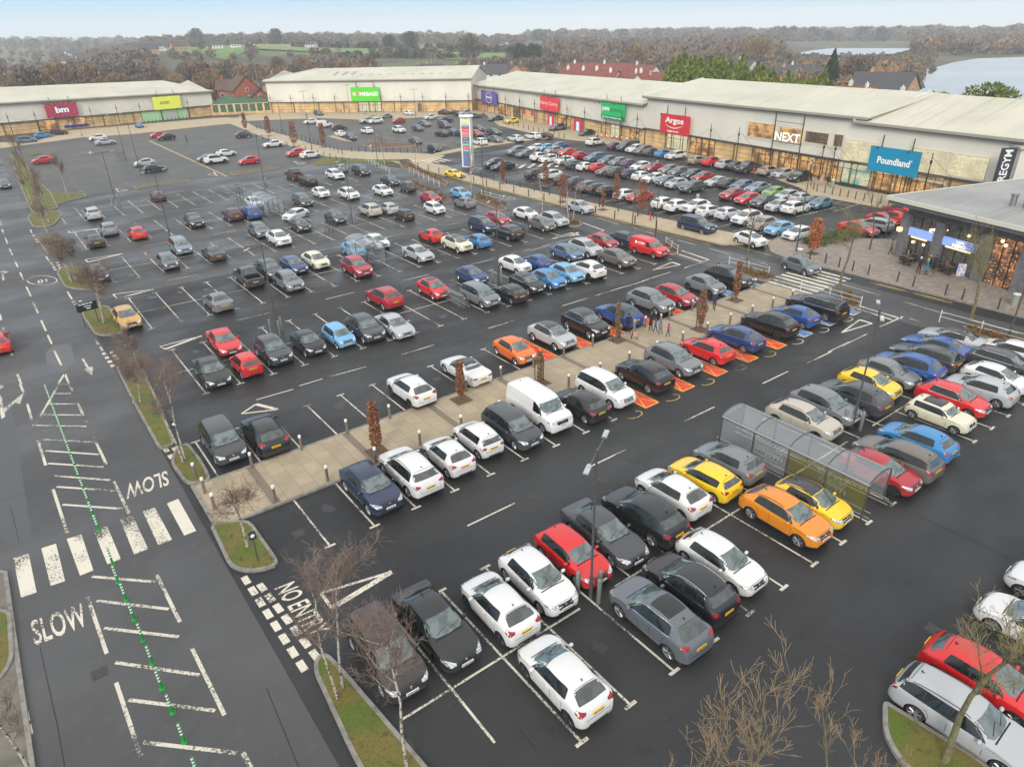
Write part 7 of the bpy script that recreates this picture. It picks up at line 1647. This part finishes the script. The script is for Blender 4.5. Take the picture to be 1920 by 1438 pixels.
# px, py (photo position of the middle of the car), kind, colour, which way the front points, extras
CARS = [
('the bottom row of bays', 'N', [
 (1055,1265,'hatch','white','N'),(1235,1152,'suv','slate','N','pano chrome'),(1292,1095,'suv','black','N','chromerails'),(1352,1047,'hatch','white','S'),(1472,963,'suv','amber','S','rails'),(1522,938,'hatch','yellow','S','black'),(1650,880,'hatch','crimson','S'),(1681,853,'estate','brown','N'),(1720,823,'hatch','azure','N'),(1764,775,'mini','cream','S','pano'),(1787,745,'hatch','red','S','chrome'),(1838,727,'hatch','silver','N'),(1868,706,'hatch','white','S'),(1888,680,'estate','charcoal','S','chrome'),(1893,656,'hatch','white','N')]),
('the second row from the bottom', 'N', [
 (722,1215,'mpv','umber','S'),(817,1167,'saloon','black','S'),(935,1132,'hatch','white','N'),(1008,1082,'hatch','white','S'),(1074,1037,'hatch3','red','S'),(1132,995,'saloon','charcoal','S'),(1207,962,'suv','black','N'),(1260,920,'hatch','white','N'),(1320,892,'hatch3','yellow','N'),(1366,862,'hatch','grey','N'),
 (1507,783,'suv','beige','S'),(1547,757,'suv','grey','S'),(1601,741,'suv','charcoal','N'),(1631,718,'hatch','yellow','S'),(1666,697,'hatch','grey','S'),(1703,685,'suv','blue','N'),(1735,665,'estate','charcoal','N'),(1755,647,'saloon','blue','N'),(1785,634,'saloon','silver','N','black chrome')]),
('the row on the near side of the paved path', 'N', [
 (695,910,'suv','navy','S'),(768,878,'suv','white','N','rails'),(840,850,'hatch','white','N'),(895,818,'city','white','N'),(960,797,'mpv','charcoal','S'),(1011,762,'van','white','S'),(1088,755,'hatch','black','N'),(1135,726,'mpv','white','S'),(1208,700,'suv','black','N'),(1263,672,'suv','grey','S','rails'),(1325,653,'hatch','red','N'),(1380,630,'suv','royal','N','rails'),(1443,605,'suv','black','N'),(1490,590,'hatch','blue','N'),(1532,572,'suvl','black','N','chrome')]),
('the row on the far side of the paved path', 'N', [
 (417,823,'mpv','charcoal','S'),(496,810,'suv','black','N'),(770,727,'suv','white','N'),(872,690,'cabrio','white','N'),(965,655,'hatch','orange','S'),(1035,627,'suv','silver','S','black'),(1098,605,'suv','black','S','chromerails'),(1160,588,'suv','blue','N','black'),(1220,563,'suv','grey','S','chrome'),(1267,553,'hatch3','crimson','S'),(1322,533,'hatch','grey','S'),(1367,517,'suv','black','S')]),
('the first row beyond the path aisle', 'N', [
 (397,694,'saloon','black','S'),(461,680,'city','red','N'),(512,655,'suv','charcoal','S'),(578,641,'hatch','black','S'),(635,628,'city','lightblue','S'),(685,614,'suv','charcoal','S','rails'),(740,609,'saloon','silver','S'),(900,552,'mpv','grey','S'),(956,547,'hatch','black','N'),(989,530,'hatch','black','S'),(1028,522,'hatch','azure','S'),(1063,510,'hatch','lightblue','S'),(1101,503,'suv','white','N'),(1157,483,'suv','brown','S'),(1218,463,'svan','red','S')]),
('the second row beyond the path aisle', 'N', [
 (420,638,'saloon','red','S'),(720,556,'suv','crimson','N'),(813,540,'hatch','red','S','pano'),(885,515,'hatch','royal','S'),(966,495,'hatch','white','S'),(1005,490,'hatch','blue','N'),(1063,472,'hatch','denim','S'),(1098,463,'suv','silver','S'),(1131,452,'hatch','crimson','S'),(1162,445,'estate','navy','N')]),
('the third row beyond the path aisle', 'N', [
 (237,594,'hatch','gold','S'),(408,563,'saloon','grey','N'),(465,516,'pickup','charcoal','N'),(541,526,'suv','grey','S'),(669,500,'suv','crimson','S'),(784,474,'saloon','silver','S'),(857,456,'suv','cream','S','black'),(950,434,'suv','black','N','chromerails'),(1016,420,'hatch','brown','S')]),
('the fourth row beyond the path aisle', 'N', [
 (505,504,'suv','charcoal','S'),(551,496,'hatch','royal','S'),(592,487,'hatch','cream','S'),(664,467,'hatch','lightblue','S'),(706,452,'hatch','white','S'),(808,441,'hatch','red','N'),(894,450,'hatch','azure','N'),(905,420,'mpv','navy','S'),(933,410,'hatch','crimson','S'),(986,400,'hatch','white','S'),(1039,411,'suv','silver','S')]),
('the rows level with the middle lamp posts', 'N', [
 (184,512,'hatch','maroon','S'),(314,490,'city','slate','S'),(400,473,'saloon','charcoal','N'),(523,446,'suv','white','S','rails'),(562,421,'hatch','charcoal','S'),(629,407,'hatch','charcoal','S'),(693,393,'suv','beige','N'),(757,403,'city','black','N'),(815,390,'city','white','S'),(871,380,'hatch','grey','N')]),
('the row below the small far shelter', 'N', [
 (338,460,'mpv','greyblue','S'),(486,431,'suv','slate','S'),(435,401,'suv','maroon','N'),(470,398,'suv','blue','N'),(567,375,'mpv','charcoal','S'),(654,363,'suv','white','S','rails'),(727,390,'hatch','silver','N'),(718,357,'hatch','white','S'),(808,371,'hatch','crimson','S'),(864,362,'hatch','lightblue','S'),(477,379,'hatch','pearl','S')]),
('the upper rows on the left', 'N', [
 (178,451,'hatch','black','N'),(203,428,'suv','greyblue','N'),(257,436,'hatch','red','N'),(364,413,'suv','black','S'),(602,361,'hatch','white','S','redroof'),(732,339,'hatch','navy','S'),(764,350,'city','darkgreen','N'),(173,400,'suv','silver','N'),(296,368,'hatch','maroon','N')]),
('the top row below the cross road', 'N', [
 (552,327,'pickup','maroon','N'),(577,338,'suv','black','N'),(628,327,'suv','white','S'),(638,316,'hatch','greyblue','N'),(677,320,'mpv','black','S')]),
('the far left car park', 'E', [
 (50,262,'mpv','steelblue','E'),(80,254,'hatch','azure','E'),(109,248,'suv','maroon','E'),(183,258,'hatch','white','W'),(197,266,'saloon','silver','E'),(80,300,'hatch','red','W'),(271,305,'hatch','silver','W'),(290,316,'hatch','black','E'),(296,253,'hatch','red','W'),(311,257,'hatch','black','W'),(261,235,'hatch','blue','S'),(424,287,'hatch','white','E'),(389,296,'hatch','brown','W'),(405,299,'suv','white','E'),(466,301,'hatch','red','W'),(456,253,'hatch','charcoal','E'),(512,270,'saloon','white','W'),(555,286,'hatch','red','W'),(582,290,'hatch','white','E')]),
('the home store car park', 'N', [
 (597,212,'suv','charcoal','S'),(582,228,'hatch','white','W'),(609,233,'svan','white','E'),(636,239,'hatch','maroon','E'),(637,251,'hatch','white','N','redroof'),(657,257,'hatch','navy','S'),(688,226,'suv','silver','W'),(704,227,'suv','white','W'),(723,219,'hatch','grey','W'),(747,226,'hatch','crimson','W'),(687,245,'suv','white','N'),(748,243,'suv','white','S'),(783,240,'hatch','royal','S'),(796,232,'estate','slate','S'),(766,212,'hatch','white','N'),(806,220,'city','white','W'),(832,211,'suv','maroon','N'),(853,212,'hatch','black','N'),(872,212,'suv','silver','W'),(890,217,'saloon','slate','E'),(835,225,'saloon','navy','E'),(833,234,'mpv','charcoal','S'),(828,250,'saloon','black','N'),(850,248,'hatch','charcoal','S'),(864,250,'hatch','navy','S'),(779,264,'hatch','charcoal','S'),(814,278,'city','black','S'),(893,250,'hatch','crimson','S'),(926,247,'estate','charcoal','S'),(897,241,'hatch','maroon','S'),(899,266,'suv','white','N'),(929,262,'hatch','slate','S'),(966,260,'suv','pearl','N'),(999,255,'suv','white','N'),(1022,254,'hatch','maroon','N'),(929,222,'saloon','charcoal','W'),(959,227,'hatch','yellow','W'),(1045,239,'suv','slate','W'),(1100,249,'hatch','navy','W'),(1116,266,'suv','white','E')]),
('the row facing the shop fronts', 'B', [
 (1154,274,'hatch','purple','E'),(1177,274,'van','charcoal','W'),(1191,279,'suv','white','W'),(1206,282,'suv','brown','W'),(1223,285,'hatch','charcoal','E'),(1245,288,'hatch','azure','E'),(1266,291,'suv','white','W'),(1308,300,'hatch','tan','E'),(1336,303,'suv','red','E'),(1363,308,'suv','silver','E'),(1383,311,'hatch','charcoal','E'),(1402,313,'pickup','charcoal','W'),(1441,320,'suv','tan','E'),(1467,325,'hatch','silver','W'),(1499,331,'suv','black','W')]),
('the upper double row opposite the shops', 'B', [
 (1005,277,'hatch','white','W'),(1024,277,'hatch','lightblue','W'),(1047,274,'hatch','blue','W'),(1038,282,'hatch','tan','W'),(1063,286,'hatch','red','W'),(1089,292,'hatch','crimson','E'),(1116,295,'estate','denim','W'),(1140,301,'hatch','slate','W'),(1160,303,'hatch','grey','W'),(1182,307,'hatch','purple','E'),(1201,312,'hatch','white','W'),(1226,314,'hatch','crimson','W'),(1254,318,'hatch','grey','W'),(1273,322,'hatch','slate','W'),(1298,327,'hatch','charcoal','W'),(1317,332,'hatch','crimson','W'),(1344,340,'saloon','silver','W'),(1368,343,'hatch','charcoal','E'),(1392,347,'hatch','denim','W'),(1421,352,'saloon','greyblue','W'),(1451,360,'hatch','green','W'),(1475,366,'hatch','silver','W'),(1503,371,'hatch','silver','E'),(1538,381,'hatch','teal','W')]),
('the lower double row opposite the shops', 'B', [
 (969,283,'suv','grey','W'),(987,288,'saloon','slate','W'),(1014,294,'suv','white','E'),(1029,298,'hatch','white','W'),(1058,301,'hatch','white','W'),(1079,308,'hatch','charcoal','E'),(1100,312,'hatch','white','E'),(1124,313,'hatch','red','E'),(1140,320,'saloon','charcoal','W'),(1160,322,'suv','charcoal','E'),(1183,326,'city','navy','E'),(1205,330,'hatch','white','E'),(1226,334,'saloon','white','W'),(1249,339,'hatch','steelblue','W'),(1268,344,'hatch','silver','W'),(1298,350,'suv','darkgreen','W'),(1374,364,'suv','crimson','W'),(1402,372,'hatch','red','W'),(1432,378,'suv','darkgreen','W'),(1458,386,'hatch','silver','W'),(1492,389,'suv','white','E')]),
('the row along the buff path by the shops road', 'B', [
 (928,306,'suv','charcoal','W'),(943,311,'saloon','black','W'),(1007,326,'suv','black','E'),(1032,328,'suv','white','W'),(1060,336,'hatch','maroon','E'),(1084,342,'suv','navy','E'),(1107,349,'suv','slate','E'),(1122,354,'hatch','black','E'),(1141,357,'hatch','black','E'),(1175,364,'hatch','white','E'),(1199,368,'hatch','red','W'),(1247,380,'hatch','white','E'),(1273,386,'suv','white','E'),(1305,387,'suv','white','W'),(1331,395,'hatch','white','E'),(1366,400,'hatch','pearl','E'),(1400,408,'suv','white','W'),(1430,419,'hatch','tan','W'),(1461,428,'hatch','lightblue','W'),(1496,437,'hatch','white','W')]),
('the red cars beside the cafe', 'B', [
 (1610,428,'saloon','red','S'),(1637,420,'estate','silver','N'),(1655,412,'hatch','red','S'),(1671,408,'suv','red','N'),(1682,393,'hatch','crimson','N')]),
('the bottom right corner', 'N', [
 (1812,1345,'estate','silver','S','rails'),(1848,1268,'hatch','red','S'),(1946,1176,'hatch','white','N'),(1992,1108,'hatch','white','N')]),
]
SINGLES = [(554,402,'hatch','white',180+28,'white hatchback driving across the aisle between the upper rows'),(853,326,'sport','yellow',-85,'low yellow sports coupe driving on the shops road'),(1088,388,'saloon','silver',-92,'silver saloon driving on the shops road behind the young birches'),
 (1502,497,'hatch','slate',-100,'dark hatchback driving over the zebra crossing by the cafe'),(1307,421,'suvl','navy',-92,'large navy SUV stopped at the kerb of the shops road'),(1407,448,'hatch','white',-96,'white hatchback parked in the lay by behind the navy SUV'),
 (8,345,'hatch','charcoal',-92,'dark hatchback with lit headlights coming down the near road'),(-6,640,'hatch','red',90,'red car cropped by the left edge of the photo')]
CAR_CACHE = {}
def get_car(kind, extras, far):
    k = (kind, extras); dr = 'dr' in extras.split()
    if k not in CAR_CACHE:
        r, parts = make_car(kind, 'car', roof='black' if 'black' in extras.split() else ('red' if 'redroof' in extras else None), rails=('chrome' if 'chromerails' in extras else ('black' if 'rails' in extras else False)), chrome=('chrome' in extras.split() or 'chromerails' in extras), pano='pano' in extras, dark_rims=dr)
        r.location = (0,0,-500); CAR_CACHE[k] = [r, None]
    if far and CAR_CACHE[k][1] is None: CAR_CACHE[k][1] = far_mesh(CAR_CACHE[k][0])
    return CAR_CACHE[k]
ORD = ['first','second','third','fourth','fifth','sixth','seventh','eighth','ninth','tenth','eleventh','twelfth','thirteenth','fourteenth','fifteenth','sixteenth','seventeenth','eighteenth','nineteenth','twentieth','twenty first','twenty second','twenty third','twenty fourth','twenty fifth','twenty sixth','twenty seventh','twenty eighth','twenty ninth','thirtieth','thirty first','thirty second','thirty third','thirty fourth','thirty fifth','thirty sixth','thirty seventh','thirty eighth','thirty ninth','fortieth','forty first','forty second']
rdc = random.Random(21)
def set_color(o, c):
    if o.type == 'MESH' and not (o.name.startswith('roof') and o.data.name.startswith('roof') and tuple(o.color)[:3] != (1,1,1) and o.color[0] > .45 and o.color[1] < .03): o.color = c
    for k in o.children: set_color(k, c)
def place_car(px, py, kind, colour, ang, label, group, extras=''):
    if kind in ('hatch','suv') and (int(px)*7+int(py)) % 5 in (0,2): kind += '2'
    q_ = (int(px)*3+int(py)*5) % 7
    if not extras and kind in ('suv','suv2') and q_ in (1,4): extras = 'rails dr'
    elif not extras and kind in ('suv2','hatch2','saloon') and q_ in (2,5): extras = 'dr'
    elif not extras and kind == 'hatch' and q_ == 3: extras = 'chrome'
    S = SPECS[kind]; a, b = AB(px, py, S.H*.46); d = hypot(a, b); far = d > 104
    proto, fm = get_car(kind, extras, far); c = (*C_[colour],1)
    nm = {'van':'panel_van','svan':'small_van','pickup':'pickup_truck'}.get(kind,'parked_car')
    if far:
        o = bpy.data.objects.new(nm, fm); COL.objects.link(o)
        o.color = c
    else:
        o = proto.copy(); COL.objects.link(o); o.name = nm
        for k in proto.children:
            q = k.copy(); COL.objects.link(q); q.parent = o; q.name = k.name.split('.')[0]
            if not ('redroof' in extras and k.data.name.startswith('roof')): q.color = c
            for g in k.children: g2 = g.copy(); COL.objects.link(g2); g2.parent = q; g2.name = g.name.split('.')[0]
    o.location = (a,b,.006); o.rotation_euler = (0,0,ang+radians(rdc.uniform(-2,2)))
    s = rdc.uniform(.98,1.02); o.scale = (s*rdc.uniform(.955,1.025),s,s*rdc.uniform(.965,1.035))
    tag(o, label, CATW.get(kind,'car'), group); return o
for row, ax, lst in CARS:
    lst = sorted(lst, key=lambda q: q[0]); many = {}
    for q in lst: many[(q[2],q[3])] = many.get((q[2],q[3]),0)+1
    for i, q in enumerate(lst):
        ex = q[5] if len(q) > 5 else ''; ang = HD[q[4]]
        if ax == 'B': ang += radians(-4 if q[4] in 'EW' else 0)
        look = CW.get(q[3],q[3])+' '+TWD[q[2]]
        w = look.split()+([] if not ex else {'black':['with','black','roof'],'rails':['with','roof','rails'],'pano':['with','glass','roof'],'redroof':['with','red','roof'],'chromerails':['with','silver','rails'],'chrome':['with','chrome','trim']}.get(ex.split()[0],[]))
        tail = (ORD[i]+' car from the left in '+row).split()
        if len(w)+len(tail) > 16: w = look.split()
        if len(w)+len(tail) > 16: tail = (ORD[i]+' from left in '+row).split()
        if len(w)+len(tail) > 16: tail = (ORD[i]+' in '+row).split()
        o = place_car(q[0], q[1], q[2], q[3], ang, ' '.join(w)+', '+' '.join(tail), 'cars in '+row, ex)
for q in SINGLES: place_car(q[0], q[1], q[2], q[3], radians(q[4]), q[5], None)
for r, m in CAR_CACHE.values():
    for k in list(r.children):
        for g in list(k.children): bpy.data.objects.remove(g)
        bpy.data.objects.remove(k)
    bpy.data.objects.remove(r)
# lettering on the red van
van = [o for o in bpy.data.objects if o.name.startswith('small_van') and 'red' in o.get('label','')][0]
me, x0, x1, y0, y1 = text_mesh('CSS', 'van_lettering', .04)
S = SPECS['svan']; L = S.L
for v in me.vertices: v.co = Vector((-.95-.95*(1-(v.co.x-x0)/(x1-x0))+.95, S.W/2*-.9775, 1.22+.24*(v.co.y-y0)/(y1-y0)))
bodym = [k for k in van.children if k.name.startswith('body')][0].data
bvh_ = BVHTree.FromPolygons([v.co for v in bodym.vertices], [tuple(p.vertices) for p in bodym.polygons])
for v in me.vertices:
    h = bvh_.ray_cast(Vector((v.co.x, -3, v.co.z)), Vector((0,1,0)))
    if h[0]: v.co.y = h[0].y-.012
me.materials.append(WHITE); link('van_lettering', me, van)
m = MB()
for k in range(12): an = 2*pi*k/12; an1 = 2*pi*(k+1)/12; m.add([(-1.2+.02,-.0,1.34)]*0, [])
dpts = [(-2.0+.0+.16*cos(2*pi*k/14)+.78, 1.34+.16*sin(2*pi*k/14)) for k in range(14)]
vv = []
for x, z_ in dpts:
    h = bvh_.ray_cast(Vector((x-.0,-3,z_)), Vector((0,1,0))); vv.append((x, (h[0].y if h[0] else -.88)-.012, z_))
m.add(vv, [tuple(range(14))]); o = m.build('van_emblem', WHITE, van)
# ------------------------------------------------------------------ haze
hz = bpy.data.materials.new('haze'); hz.use_nodes = True; t = hz.node_tree; t.nodes.clear()
pv = t.nodes.new('ShaderNodeVolumePrincipled'); pv.inputs['Color'].default_value = (.93,.96,1.0,1); pv.inputs['Density'].default_value = .00030; pv.inputs['Anisotropy'].default_value = 0
ot = t.nodes.new('ShaderNodeOutputMaterial'); t.links.new(pv.outputs[0], ot.inputs['Volume'])
zs = [v.co.z for v in bpy.data.objects['ground'].data.vertices]
R_ = 4800; z0_, z1_ = min(zs)-1, max(max(zs),60)+3
m = MB(); m.box((0,0,(z0_+z1_)/2),(2*R_,2*R_,z1_-z0_)); o = m.build('haze', hz); o['kind'] = 'stuff'
